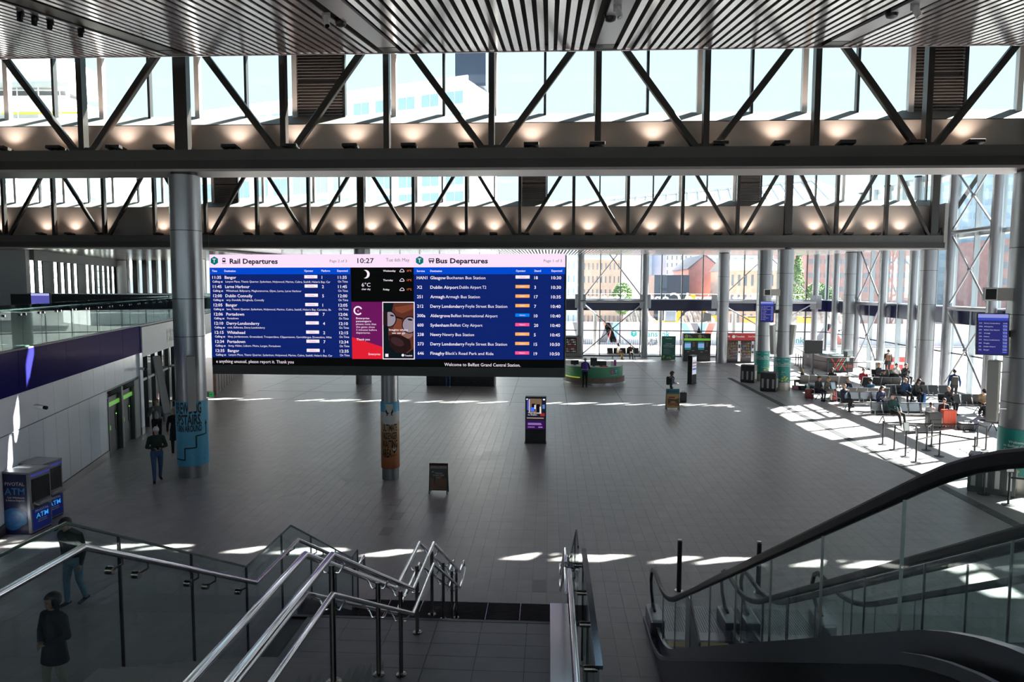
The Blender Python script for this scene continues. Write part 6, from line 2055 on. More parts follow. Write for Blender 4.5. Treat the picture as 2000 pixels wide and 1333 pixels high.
for i, (u_, w_, h_, lab) in enumerate(((212, .5, .26, 'dark monitor at the left end of the information desk'), (266, .42, .5, 'upright dark monitor in the middle of the information desk'), (285, .62, .3, 'wide dark till screen on the information desk'))):
    q = onarc(u_, 1.16, 1.5)
    t = thing('desk_monitor', lab, 'monitor', q)
    part('stand', MB().box(-.05, .05, -.05, .05, 0, .1), 'black', t)
    part('panel', MB().box(-w_ / 2, w_ / 2, -.03, .03, .04, .04 + h_), 'black', t, bevel=.01)
    part('foot', MB().box(-.1, .1, -.08, .08, 0, .015), 'black', t)
q = onarc(318, 1.16, 1.6)
t = thing('leaflet_holder', 'clear leaflet holder with white and pink leaflets on the information desk', 'leaflets', q)
part('white_leaflet', MB().box(-.18, -.02, -.02, .02, 0, .3), 'white_paint', t)
part('pink_leaflet', MB().box(0, .16, -.02, .02, 0, .36), M['desk_pink'], t)
q = onarc(287, 1.16, 1.75)
t = thing('red_tray', 'flat red tray on the information desk', 'tray', q)
part('base', MB().box(-.25, .25, -.1, .1, 0, .02), mat('tray_red', (.5, .03, .05), .4), t)
part('rim', MB().box(-.25, .25, -.11, -.09, 0, .06), M['tray_red'], t)

# ticket and vending machines along the glass
def rooted(name, label, cat, px, py, rotz=0):
    p = G(px, py)
    return thing(name, label, cat, (p.x, p.y, 0), rotz)
gs = rooted('information_stand', 'tall teal information panel left of the ticket machines', 'panel', 1305, 704)
part('board', MB().box(-.58, .58, -.06, .06, .04, 2.03), mat('panel_teal', (.01, .13, .10), .4), gs)
part('foot', MB().box(-.6, .6, -.2, .2, 0, .04), 'mid_grey', gs)
t_ = MB()
put_text(t_, 'Translink', (0, -.066, 1.8), (1, 0, 0), (0, 0, 1), .1, 'C', True)
put_text(t_, 'Welcome', (0, -.066, 1.36), (1, 0, 0), (0, 0, 1), .09, 'C', True)
put_text(t_, 'to Belfast Grand', (0, -.066, 1.23), (1, 0, 0), (0, 0, 1), .09, 'C', True)
put_text(t_, 'Central Station!', (0, -.066, 1.10), (1, 0, 0), (0, 0, 1), .09, 'C', True)
for i in range(5):
    t_.box(-.42, -.42 + .5 + .06 * (i % 3), -.068, -.064, .94 - i * .1, .955 - i * .1)
part('lettering', t_, 'print_white', gs)
fl_ = MB()
rn = random.Random(2)
for j in range(8):
    fl_.ball((rn.uniform(-.45, .45), -.064, rn.uniform(.1, .4)), rn.uniform(.05, .1), 8, 4, (1, .05, .8))
part('petals', fl_, 'petal_yellow', gs)
tv = rooted('ticket_machine', 'black double ticket machine with lime band by the glass front', 'ticket machine', 1359, 705)
part('body', MB().box(-1.12, 1.12, -.35, .35, 0, 2.3), 'dark_grey', tv, bevel=.02)
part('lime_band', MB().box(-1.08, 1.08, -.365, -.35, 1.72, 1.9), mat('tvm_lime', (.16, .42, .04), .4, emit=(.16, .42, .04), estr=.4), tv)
for s in (-.62, .48):
    part('round_badge', MB().tube((s - .26, -.38, 2.08), (s - .26, -.35, 2.08), .15, n=18), mat('tvm_badge%d' % len(M), (.5, .52, .22), .4), tv)
    d_ = part('screen', MB().box(s - .4, s + .1, -.365, -.35, .95, 1.62), emis('tvm_teal%d' % len(M), (.02, .16, .14), 1), tv)
    part('screen_page', MB().box(s - .4, s + .1, -.372, -.364, 1.12, 1.48), emis('tvm_blue%d' % len(M), (.22, .36, .68), 1), d_)
    part('keypad', MB().box(s + .24, s + .42, -.37, -.35, 1.2, 1.6), 'mid_grey', tv)
    part('slot', MB().box(s + .2, s + .4, -.37, -.35, .86, .9).box(s - .2, s, -.37, -.35, .76, .8), 'light_grey', tv)
    t_ = MB()
    put_text(t_, 'Rail', (s - .06, -.37, 2.1), (1, 0, 0), (0, 0, 1), .07, 'L', True)
    put_text(t_, 'Tickets', (s - .06, -.37, 2.0), (1, 0, 0), (0, 0, 1), .07, 'L', True)
    part('lettering', t_, 'print_white', tv)
vd = rooted('vending_machine', 'red double vending machine cabinet with drinks and snacks', 'vending machine', 1444, 708)
part('surround', MB().box(-1.32, -1.2, -.4, .45, 0, 2.4).box(1.2, 1.32, -.4, .45, 0, 2.4).box(-1.32, 1.32, -.4, .45, 1.85, 2.4), mat('vend_red', (.42, .012, .018), .35), vd)
part('cabinet', MB().box(-1.2, 1.2, -.3, .45, 0, 1.85), 'black', vd)
t_ = MB()
put_text(t_, 'Translink', (-.1, -.41, 2.08), (1, 0, 0), (0, 0, 1), .14, 'C', True, .75)
put_text(t_, 'Coca-Cola', (.82, -.41, 2.1), (1, 0, 0), (0, 0, 1), .14, 'C', True, .55)
t_.ball((-.62, -.405, 2.14), .13, 14, 6, (1, .05, 1))
t_.box(-1.15, -.92, -.41, -.4, 2.12, 2.2)
t_.box(-1.12, -1.08, -.41, -.4, 2.05, 2.12).box(-.99, -.95, -.41, -.4, 2.05, 2.12)
part('header_lettering', t_, 'print_white', vd)
rn = random.Random(4)
for s in (-.58, .5):
    part('window_case', MB().box(s - .55, s + .32, -.33, -.3, .3, 1.75), 'black_gloss', vd)
    part('control_strip', MB().box(s + .34, s + .56, -.35, -.3, .1, 1.78), 'steel_brushed', vd)
    part('control_pad', MB().box(s + .38, s + .52, -.36, -.35, 1.2, 1.5).box(s + .38, s + .52, -.36, -.35, .8, .95), 'black', vd)
    for r_ in range(6):
        sh_ = part('shelf', MB().box(s - .52, s + .3, -.345, -.33, .42 + r_ * .22, .44 + r_ * .22), 'mid_grey', vd)
        for c_ in range(6):
            col = rn.choice([(.25, .03, .03), (.25, .25, .24), (.3, .2, .03), (.06, .08, .2), (.2, .2, .21), (.25, .08, .05)])
            x = s - .5 + c_ * .135
            part('product', MB().tube((x + .05, -.345, .44 + r_ * .22), (x + .05, -.345, .58 + r_ * .22), .04, n=8), mat('prod%d' % (len(M)), col, .4) if len(M) < 400 else 'mid_grey', sh_)
vm = rooted('vending_machine', 'grey snack vending machine at the foot of the post right of the board', 'vending machine', 1118, 697)
part('body', MB().box(-.75, .75, -.4, .4, 0, 1.85), mat('vm_grey', (.20, .20, .19), .45, .3), vm, bevel=.02)
part('window_case', MB().box(-.6, .35, -.42, -.4, .35, 1.72), 'black_gloss', vm)
part('side_panel', MB().box(.4, .7, -.42, -.4, .5, 1.6), 'mid_grey', vm)
for r_ in range(6):
    sh_ = part('shelf', MB().box(-.55, .3, -.44, -.42, .45 + r_ * .2, .47 + r_ * .2), 'steel_brushed', vm)
    for c_ in range(6):
        part('product', MB().box(-.53 + c_ * .14, -.43 + c_ * .14, -.45, -.43, .47 + r_ * .2, .58 + r_ * .2), ('print_white', 'light_grey', 'vend_red', 'mid_grey')[(r_ + c_) % 4] if r_ != 2 else 'vend_red', sh_)

# dark counter seen under the board
ct = thing('dark_counter', 'long black counter unit partly hidden under the departure board', 'counter', (-5.45, 43.2, 0))
part('body', MB().box(-2.1, 2.1, -.4, .6, 0, 1.3), 'black', ct, bevel=.02)
part('side_trim', MB().box(2.1, 2.16, -.42, .62, 0, 1.3), 'light_grey', ct)
for i in range(4):
    part('handle', MB().box(-1.3 + i * 1.05, -1.1 + i * 1.05, -.43, -.4, .28, .31), 'dark_grey', ct)
part('worktop', MB().box(-2.15, 2.2, -.45, .65, 1.3, 1.35), 'dark_grey', ct)

# recycling bins
def bins(label, px, py, rotz, n, big):
    root = rooted('recycling_bin', label, 'bin', px, py, rotz)
    w = .30
    tot = n * w
    d, h = .62, 1.12
    cols = [(.45, .16, .03), (.30, .32, .02), (.25, .25, .26), (.1, .3, .3), (.3, .3, .3)]
    part('body', MB().box(-tot / 2, tot / 2, -d / 2, d / 2, .03, h), mat('bin_dark%d' % len(M), (.055, .06, .06), .45), root, bevel=.015)
    part('plinth', MB().box(-tot / 2 + .02, tot / 2 - .02, -d / 2 + .03, d / 2 - .03, 0, .03), 'black', root)
    part('top', MB().box(-tot / 2 - .01, tot / 2 + .01, -d / 2 - .01, d / 2 + .01, h, h + .03), 'mid_grey', root)
    for i in range(n):
        x = -tot / 2 + (i + .5) * w
        dr_ = part('door', MB().box(x - w / 2 + .012, x + w / 2 - .012, -d / 2 - .014, -d / 2, .06, h - .03), 'dark_grey', root)
        part('clear_slot', MB().box(x - .06, x + .06, -d / 2 - .02, -d / 2 - .012, .2, .75), 'light_grey', dr_)
        if big and i < 3:
            part('colour_label', MB().box(x - .1, x + .1, -d / 2 - .02, -d / 2 - .012, .84, 1.02), mat('binl%d' % len(M), cols[i], .5), dr_)
        part('opening', MB().box(x - .09, x + .09, -.2, .2, h + .03, h + .034), 'black', root)
    part('end_window', MB().box(tot / 2, tot / 2 + .012, -.16, .16, .25, .78), mat('binw%d' % len(M), (.40, .41, .36), .3), root)
    part('end_emblem', MB().prism([(.05 * cos(q * pi / 3), .05 * sin(q * pi / 3)) for q in range(6)], (tot / 2 + .004, 0, .92), (0, 1, 0), (0, 0, 1), (.01, 0, 0)), 'teal_print', root)
bins('row of dark recycling bins behind the lower escalator rail at the right', 1936, 962, -.62, 4, True)
bins('dark recycling bins beside the speaker column with teal wrap', 1502, 764, -.55, 3, False)
bins('dark recycling bins beside the rear teal-wrapped column', 1462, 747, -.55, 3, False)

# cafe kiosk
ko = Vector((21.5, 54.7, 0))
kk = thing('cafe_kiosk', 'black coffee kiosk counter with red and green stripes and glass case', 'kiosk', (21.3, 52.9, 0), 0)
part('counter', MB().box(-.95, .95, -.7, 4.3, 0, 1.05), 'black', kk, bevel=.02)
part('worktop', MB().box(-1.0, 1.0, -.75, 4.35, 1.05, 1.1), 'light_grey', kk)
part('display_glass', MB().box(-.6, .9, -.6, .1, 1.1, 1.6), glass('case_glass', (.8, .87, .87), .1, body=((.5, .55, .55), .2)), kk)
part('display_glass', MB().box(-.95, -.5, .5, 3.6, 1.1, 1.5), 'case_glass', kk)
for i in range(4):
    part('pastry_tray', MB().box(-.55 + i * .36, -.25 + i * .36, -.5, 0, 1.11, 1.16), ('ab_tan', 'white_paint', 'light_grey')[i % 3], kk)
for i, (x, lean, m_) in enumerate(((-.35, .25, mat('stripe_red', (.50, .05, .04), .5)), (-.18, .25, mat('stripe_mint', (.20, .45, .33), .5)), (-.02, .25, 'stripe_red'), (.14, .25, 'stripe_mint'), (-.4, -.28, 'stripe_red'), (.1, -.28, 'stripe_red'))):
    part('stripe', MB().prism([(x - lean, .1), (x - lean + .09, .1), (x + lean + .09, 1.0), (x + lean, 1.0)], (0, -.705 - .002 * i, 0), (1, 0, 0), (0, 0, 1), (0, -.003, 0)), m_, kk)
part('red_mark', MB().box(.42, .85, -.708, -.7, .47, .53).box(.38, .88, -.708, -.7, .36, .41), 'stripe_red', kk)
t_ = MB()
put_text(t_, 'W', (-.96, 3.3, .62), (0, -1, 0), (0, 0, 1), .3, 'L', True)
part('lettering', t_, 'light_grey', kk)
part('menu_holder', MB().box(.25, .5, -.68, -.64, 1.1, 1.5), 'black', kk)
ks = G(1590, 712)
sc_ = thing('dark_screen', 'large blank black screen on a post behind the kiosk', 'screen', (PY(1589, 680, 50.5).x, 50.5, 0))
part('panel', MB().box(-.62, .62, -.06, .06, 1.5, 2.45), 'black', sc_, bevel=.02)
part('post', MB().box(-.05, .05, 0, .1, 0, 1.6), 'dark_grey', sc_)
part('foot', MB().box(-.35, .35, -.25, .25, 0, .03), 'dark_grey', sc_)
side = thing('side_table', 'white high table leg frame right of the kiosk', 'table', (22.5, 49.9, 0))
part('tabletop', MB().box(-.5, .7, -.35, .35, 1.0, 1.05), 'white_paint', side)
part('leg', MB().box(-.06, .06, -.06, .06, 0, 1.0), 'white_paint', side)
part('leg', MB().box(.5, .62, -.06, .06, 0, 1.0), 'white_paint', side)

# queue stanchions with belts
def stanchion(label, p, h=.95, sign=None):
    t = thing('queue_post', label, 'queue post', (p.x, p.y, 0), group='black queue posts')
    part('base', MB().lathe([(.17, 0), (.17, .015), (.06, .035)], n=20), 'black', t, smooth=True)
    part('pole', MB().lathe([(.03, .02), (.03, h)], n=14), 'black', t, smooth=True)
    part('belt_head', MB().lathe([(.034, h - .12), (.038, h - .1), (.038, h)], n=14), 'dark_grey', t, smooth=True)
    if sign:
        sg_ = part('sign_frame', MB().add(MB().box(-.12, .12, -.012, .012, 0, .34), Matrix.Translation((0, 0, h)) @ Matrix.Rotation(sign, 4, 'Z') @ Matrix.Rotation(-.12, 4, 'X')), 'black', t)
        part('sign_sheet', MB().add(MB().box(-.1, .1, -.016, -.012, .02, .32), Matrix.Translation((0, 0, h)) @ Matrix.Rotation(sign, 4, 'Z') @ Matrix.Rotation(-.12, 4, 'X')), 'print_white', sg_)
    return t
def belt(par, a, b, z=.88):
    part('belt', MB().beam((a.x, a.y, z), (b.x, b.y, z), .01, .05), 'black_rubber', par, world=True)
sp_ = {}
for k, (px, py, lab, sg_) in dict(a=(1723.5, 869, 'black queue post at the far left corner of the queue by the seats', None), b=(1746, 880, 'second black queue post from the far left corner of the queue', None),
                              c=(1768, 893, 'black queue post carrying an upright notice, farther of the two in front', .25), d=(1788.5, 904, 'black queue post with an edge-on notice at the near corner of the queue', 1.35),
                              e=(1809, 880, 'black queue post in the middle of the queue, nearer one', None), f=(1819, 872, 'black queue post in the middle of the queue, one just behind', None),
                              g=(1834, 892, 'black queue post beside the escalator rail in the queue', None), h=(1902, 905, 'black queue post half hidden by the escalator handrail', None),
                              i=(1921, 966, 'black queue post with notice standing by the recycling bins', .2), j=(1969, 987, 'nearest black queue post with a white notice at the right edge', .05),
                              k=(1908, 873, 'black queue post under the seats near the right column', None), l=(1925, 880, 'black queue post left of the right column base', None)).items():
    p = G(px, py)
    sp_[k] = (stanchion(lab, p, sign=sg_), p)
for a, b, z in (('a', 'b', .88), ('b', 'c', .88), ('a', 'f', .88), ('c', 'g', .88), ('d', 'g', .82), ('f', 'k', .88), ('e', 'f', .88), ('k', 'l', .88), ('g', 'h', .84)):
    belt(sp_[a][0], sp_[a][1], sp_[b][1], z)
belt(sp_['j'][0], sp_['j'][1], sp_['j'][1] + Vector((3, -1.2, 0)), .8)
bk_ = {}
for k, (px, py, lab) in dict(m=(1554, 714, 'slim queue post behind the teal column, first of three close together'), n=(1559, 716, 'slim queue post behind the teal column, second of three close together'), o=(1563, 719, 'slim queue post behind the teal column, third of three close together'), p=(1568, 720, 'queue post at the left front of the kiosk queue'),
                             q=(1585, 726, 'queue post in front of the blank black screen'), r=(1616, 732, 'queue post in front of the kiosk stripes, left of them'), s=(1655, 733, 'queue post in front of the kiosk right half'), t=(1703, 732, 'queue post at the right end of the kiosk queue')).items():
    p_ = G(px, py)
    bk_[k] = (stanchion(lab, p_, sign=.1 if k in 'st' else None), p_)
for a, b in (('r', 's'), ('s', 't'), ('q', 'r'), ('o', 'q')):
    belt(bk_[a][0], bk_[a][1], bk_[b][1])

# ================================================================== people
def capsule(p0, p1, r0, r1, n=12, sq=None):
    """tapered round-ended limb; sq = (axis, factor) flattens the section along an axis"""
    p0, p1 = Vector(p0), Vector(p1)
    d = p1 - p0
    L = d.length
    d = d.normalized() if L > 1e-6 else Vector((0, 0, 1))
    if sq:
        ax = Vector(sq[0])
        b = (ax - d * ax.dot(d))
        if b.length < 1e-4:
            b = d.orthogonal()
        b.normalize()
        fac = sq[1]
    else:
        b = d.orthogonal().normalized()
        fac = 1.0
    a = d.cross(b)
    rings = []
    for k in range(4):
        t = pi / 2 * k / 4
        rings.append((p0 - d * (r0 * cos(t)), r0 * sin(t)))
    for k in range(5):
        q = k / 4
        rings.append((p0 + d * (L * q), r0 + (r1 - r0) * q))
    for k in range(1, 5):
        t = pi / 2 * k / 4
        rings.append((p1 + d * (r1 * sin(t)), r1 * cos(t)))
    vs, fs = [], []
    for c_, r_ in rings:
        r_ = max(r_, 1e-4)
        for j in range(n):
            t = 2 * pi * j / n
            vs.append(c_ + a * (r_ * cos(t)) + b * (r_ * fac * sin(t)))
    for i in range(len(rings) - 1):
        for j in range(n):
            fs.append((i * n + j, i * n + (j + 1) % n, (i + 1) * n + (j + 1) % n, (i + 1) * n + j))
    fs += [tuple(range(n - 1, -1, -1)), tuple(range((len(rings) - 1) * n, len(rings) * n))]
    return vs, fs

def stand(stride=0.0, hands=None, lean=0.0, sway=0.0):
    J = {}
    J['hipL'], J['hipR'] = Vector((-.095, 0, .93)), Vector((.095, 0, .93))
    J['kneeL'], J['kneeR'] = Vector((-.10, -.03 - .16 * stride, .50)), Vector((.10, -.03 + .10 * stride, .50))
    J['ankL'], J['ankR'] = Vector((-.10, .02 - .30 * stride, .085)), Vector((.10, .02 + .34 * stride, .085 + .07 * abs(stride)))
    J['toeL'], J['toeR'] = J['ankL'] + Vector((-.02, -.17, -.045)), J['ankR'] + Vector((.02, -.17, -.045 - .05 * abs(stride)))
    J['pel'] = Vector((0, 0, .97))
    s = sin(lean); c_ = cos(lean)
    def up(x, y, z):
        dz = z - .97
        return Vector((x, y * c_ - dz * s, .97 + dz * c_ + y * s))
    J['waist'], J['chest'], J['neck'] = up(0, 0, 1.10), up(0, 0, 1.33), up(0, .01, 1.48)
    J['shL'], J['shR'] = up(-.185, .01, 1.40), up(.185, .01, 1.40)
    J['elL'], J['elR'] = up(-.25, .03 + .1 * stride, 1.12), up(.25, .03 - .1 * stride, 1.12)
    J['wrL'], J['wrR'] = up(-.26, -.05 + .2 * stride, .88), up(.26, -.05 - .2 * stride, .88)
    if hands == 'phone':
        J['elL'], J['elR'] = up(-.27, -.02, 1.13), up(.27, -.02, 1.13)
        J['wrL'], J['wrR'] = up(-.09, -.27, 1.12), up(.09, -.27, 1.12)
    elif hands == 'fold':
        J['elL'], J['elR'] = up(-.27, .0, 1.12), up(.27, 0, 1.12)
        J['wrL'], J['wrR'] = up(-.05, -.2, 1.08), up(.08, -.2, 1.06)
    elif hands == 'strap':
        J['elL'] = up(-.27, -.06, 1.14)
        J['wrL'] = up(-.15, -.14, 1.33)
    elif hands == 'desk':
        J['elL'], J['elR'] = up(-.24, -.12, 1.14), up(.24, -.12, 1.14)
        J['wrL'], J['wrR'] = up(-.15, -.36, 1.15), up(.15, -.36, 1.15)
    return J
def sit(lean=0.15, hands='lap', cross=False, spread=.12, slouch=0.0):
    J = {}
    J['hipL'], J['hipR'] = Vector((-.095, -.03 - slouch, .54)), Vector((.095, -.03 - slouch, .54))
    J['kneeL'], J['kneeR'] = Vector((-spread, -.47 - slouch, .53)), Vector((spread, -.47 - slouch, .53))
    J['ankL'], J['ankR'] = Vector((-spread, -.47 - slouch * 2.2, .085)), Vector((spread, -.42 - slouch * 2.2, .085))
    if cross:
        J['kneeR'] = Vector((.0, -.48, .62))
        J['ankR'] = Vector((-.26, -.72, .40))
    J['toeL'], J['toeR'] = J['ankL'] + Vector((-.02, -.17, -.045)), J['ankR'] + Vector((.0, -.16, -.045))
    J['pel'] = Vector((0, -slouch, .57))
    s = sin(lean); c_ = cos(lean)
    def up(x, y, z):
        dz = z - .57
        return Vector((x, -slouch + y * c_ - dz * s, .57 + dz * c_ + y * s))
    J['waist'], J['chest'], J['neck'] = up(0, 0, .72), up(0, 0, .95), up(0, .01, 1.10)
    J['shL'], J['shR'] = up(-.185, .01, 1.02), up(.185, .01, 1.02)
    J['elL'], J['elR'] = up(-.25, -.08, .76), up(.25, -.08, .76)
    if hands == 'lap':
        J['wrL'], J['wrR'] = Vector((-.09, -.30 - slouch, .66)), Vector((.09, -.30 - slouch, .66))
    elif hands == 'phone':
        J['wrL'], J['wrR'] = up(-.06, -.28, .84), up(.06, -.28, .84)
    elif hands == 'knees':
        J['elL'], J['elR'] = Vector((-.2, -.3, .72)), Vector((.2, -.3, .72))
        J['wrL'], J['wrR'] = Vector((-.06, -.46, .66)), Vector((.06, -.46, .66))
    elif hands == 'chin':
        J['wrL'], J['wrR'] = up(-.04, -.2, 1.0), Vector((.1, -.28, .66))
    elif hands == 'side':
        J['elR'] = up(.36, -.02, .78)
        J['wrR'] = up(.52, -.12, .60)
        J['wrL'] = Vector((-.09, -.30, .66))
    return J

_pm = {}
def pmat(col, rough=.8):
    k = tuple(round(q, 3) for q in col)
    if k not in _pm:
        _pm[k] = mat('cloth_%d' % len(_pm), col, rough, noise=(18, .12))
    return _pm[k]
SKINS = [(.52, .30, .22), (.45, .25, .18), (.18, .09, .06)]
def person(label, loc, rotz, J, height=1.74, top=(.02, .02, .025), legs=(.02, .02, .022), shoes=(.015, .015, .015), skin=0, hair=(.03, .02, .015), style='short',
           pitch=0.0, yaw=0.0, coat=0.0, skirt=0.0, near=False, bulk=1.0, bare=False, extra=None, group=None, inner=None):
    k = height / 1.74
    root = thing('person', label, 'person', loc, rotz, group=group)
    caps = []          # (p0, p1, r0, r1, material index, squash)
    F_ = (0, 1, 0)
    b = bulk
    TOP, LEG, SKN, SHO, INN = 1, 2, 0, 3, 4
    add = lambda p0, p1, r0, r1, m_, sq=None: caps.append((Vector(p0) * k, Vector(p1) * k, r0 * k, r1 * k, m_, sq))
    add(J['pel'] + Vector((0, 0, -.03)), J['pel'] + Vector((0, 0, .03)), .155 * b, .15 * b, TOP if coat else LEG, (F_, .72))
    add(J['waist'], J['chest'], .145 * b, .17 * b, TOP, (F_, .66))
    add(J['pel'] + (J['waist'] - J['pel']) * .3, J['waist'], .152 * b, .146 * b, TOP, (F_, .7))
    add(J['shL'] * .8 + J['shR'] * .2, J['shR'] * .8 + J['shL'] * .2, .085 * b, .085 * b, TOP, (F_, .85))
    add(J['neck'] + (J['chest'] - J['neck']) * .25, J['neck'] + (J['neck'] - J['chest']) * .30, .058, .052, SKN)
    for s in 'LR':
        add(J['sh' + s], J['el' + s], .062 * b, .052 * b, TOP)
        mid = J['el' + s] + (J['wr' + s] - J['el' + s]) * .12
        add(J['el' + s], J['wr' + s], .05 * (b if not bare else .85), .036, SKN if bare else TOP)
        add(J['hip' + s], J['knee' + s], .092 * (.5 + b / 2), .066, LEG)
        add(J['knee' + s], J['ank' + s], .064, .046, LEG)
        hl = J['ank' + s] + Vector((0, .05, -.035))
        add(hl, J['toe' + s], .044, .036, SHO, ((0, 0, 1), .75))
    if coat:
        sk_ = MB().lathe([(.150 * b, .12), (.17 * b, 0), (.205 * b, -coat - .12), (.195 * b, -coat - .12), (.14 * b, 0)], n=28, caps=False)
        sk_.v = [((J['pel'].x + x_) * k, (J['pel'].y + y_ * .74) * k, (J['pel'].z + z_) * k) for x_, y_, z_ in sk_.v]
        part('coat_skirt', sk_, pmat(top), root, smooth=True)
    if inner:
        c0_ = J['chest'] + Vector((0, -.06, -.02)); w0_ = J['waist'] + Vector((0, -.065, -.05))
        add(c0_, w0_, .075, .085, INN, (F_, .75))
    # head
    nt_ = J['neck'] + (J['neck'] - J['chest']) * .30
    Hm = Matrix.Translation(nt_ * k) @ Matrix.Rotation(yaw, 4, 'Z') @ Matrix.Rotation(pitch, 4, 'X') @ Matrix.Scale(k, 4)
    hp = lambda x, y, z: Hm @ Vector((x, y, z))
    side = (Hm.to_3x3() @ Vector((1, 0, 0))).normalized()
    def addh(p0, p1, r0, r1, sq=None):
        caps.append((hp(*p0), hp(*p1), r0 * k, r1 * k, SKN, sq))
    addh((0, -.005, .13), (0, .012, .145), .098, .092, (side, .80))
    addh((0, -.045, .045), (0, -.03, .11), .05, .068, (side, .9))
    addh((0, -.102, .098), (0, -.088, .135), .016, .010)
    addh((-.079, .012, .095), (-.079, .02, .125), .016, .02, (side, .5))
    addh((.079, .012, .095), (.079, .02, .125), .016, .02, (side, .5))
    addh((0, -.088, .062), (0, -.086, .066), .018, .018)
    mb = MB()
    for p0, p1, r0, r1, m_, sq in caps:
        vs, fs = capsule(p0, p1, r0, r1, 14 if near else 10, sq)
        mb._add(vs, fs)
    # palms
    hands_ = []
    for s in 'LR':
        wr, el = J['wr' + s] * k, J['el' + s] * k
        d = (wr - el).normalized()
        pe = wr + d * .085 * k
        sgn = -1 if s == 'L' else 1
        nrm = d.cross(Vector((0, 0, 1)))
        nrm = Vector((-sgn, 0, 0)) if nrm.length < .3 else nrm.normalized()
        if abs(d.z) < .6: nrm = Vector((0, 0, -1))
        nrm = (nrm - d * nrm.dot(d)).normalized()
        caps.append((wr, pe, .034 * k, .038 * k, SKN, (nrm, .45)))
        vs, fs = capsule(wr, pe, .034 * k, .038 * k, 10, (nrm, .45))
        mb._add(vs, fs)
        hands_.append((wr, pe, d, nrm, sgn))
    me0 = bpy.data.meshes.new('body')
    me0.from_pydata(mb.v, [], mb.f)
    ob = bpy.data.objects.new('body_tmp', me0)
    C.objects.link(ob)
    rm = ob.modifiers.new('r', 'REMESH')
    rm.mode = 'VOXEL'
    rm.voxel_size = .0105 if near else .02
    sm_ = ob.modifiers.new('s', 'SMOOTH')
    sm_.factor = .5
    sm_.iterations = 3 if near else 2
    dg = bpy.context.evaluated_depsgraph_get()
    ev = ob.evaluated_get(dg)
    me = bpy.data.meshes.new_from_object(ev)
    bpy.data.objects.remove(ob)
    bpy.data.meshes.remove(me0)
    n = len(me.polygons)
    cen = np.empty(n * 3, np.float32)
    me.polygons.foreach_get('center', cen)
    cen = cen.reshape(-1, 3)
    best = np.full(n, 1e9)
    idx = np.zeros(n, np.int32)
    for p0, p1, r0, r1, m_, sq in caps:
        a, bb = np.array(p0), np.array(p1)
        ab = bb - a
        t = np.clip(((cen - a) @ ab) / max(1e-9, ab @ ab), 0, 1)
        q = cen - (a + t[:, None] * ab)
        if sq:
            ax = np.array(Vector(sq[0]).normalized())
            comp = q @ ax
            q = q + np.outer(comp * (1 / sq[1] - 1), ax)
        dd = np.linalg.norm(q, axis=1) - (r0 + t * (r1 - r0))
        if m_ == SHO: dd = dd - .004
        w = dd < best
        best[w] = dd[w]
        idx[w] = m_
    # fingers: four curled fingers and a thumb on each palm, in the same mesh
    fv, ff_ = [], []
    for wr, pe, d, nrm, sgn in hands_:
        sd_ = d.cross(nrm).normalized()
        for j, (o_, L_) in enumerate(((-.027, .062), (-.009, .074), (.009, .07), (.026, .054))):
            b0 = pe + sd_ * (o_ * k) - d * .01 * k
            b1 = b0 + (d * .85 + nrm * .5).normalized() * (L_ * .55 * k)
            b2 = b1 + (d * .35 + nrm * .95).normalized() * (L_ * .5 * k)
            for q0, q1, ra, rb in ((b0, b1, .0095, .0085), (b1, b2, .0085, .007)):
                vs, fs = capsule(q0, q1, ra * k, rb * k, 6)
                o0 = len(fv)
                fv += vs
                ff_ += [tuple(i + o0 for i in q) for q in fs]
        t0 = wr + d * .03 * k + sd_ * (-.028 * k * sgn)
        t1 = t0 + (d * .6 - sd_ * .7 * sgn + nrm * .3).normalized() * .04 * k
        t2 = t1 + (d * .8 + nrm * .5).normalized() * .032 * k
        for q0, q1, ra, rb in ((t0, t1, .012, .0105), (t1, t2, .0105, .008)):
            vs, fs = capsule(q0, q1, ra * k, rb * k, 6)
            o0 = len(fv)
            fv += vs
            ff_ += [tuple(i + o0 for i in q) for q in fs]
    vco = np.empty(len(me.vertices) * 3, np.float32)
    me.vertices.foreach_get('co', vco)
    allv = [tuple(q) for q in vco.reshape(-1, 3)]
    o0 = len(allv)
    polys = [tuple(p.vertices) for p in me.polygons] + [tuple(i + o0 for i in q) for q in ff_]
    fin = bpy.data.meshes.new('body')
    fin.from_pydata(allv + [tuple(q) for q in fv], [], polys)
    bpy.data.meshes.remove(me)
    for c_ in (SKINS[skin], top, legs, shoes, inner or top):
        fin.materials.append(pmat(c_, .55 if c_ in SKINS else .8))
    mi = np.concatenate([idx, np.zeros(len(ff_), np.int32)])
    fin.polygons.foreach_set('material_index', mi)
    fin.polygons.foreach_set('use_smooth', np.ones(len(fin.polygons), bool))
    fin.update()
    link('body', fin, root)
    # hair or headgear
    hm = MB()
    def cap_shell(scale, test, n=20, m_=12):
        vs, fs = [], []
        for i in range(m_ + 1):
            th = pi * i / m_
            for j in range(n):
                t = 2 * pi * j / n
                vs.append((.083 * scale * sin(th) * cos(t), .012 + .106 * scale * sin(th) * sin(t), .138 + .108 * scale * cos(th)))
        for i in range(m_):
            for j in range(n):
                q = (i * n + j, (i + 1) * n + j, (i + 1) * n + (j + 1) % n, i * n + (j + 1) % n)
                c_ = [sum(vs[a][w] for a in q) / 4 for w in range(3)]
                if test(*c_): fs.append(q)
        hm._add([hp(*v) for v in vs], fs)
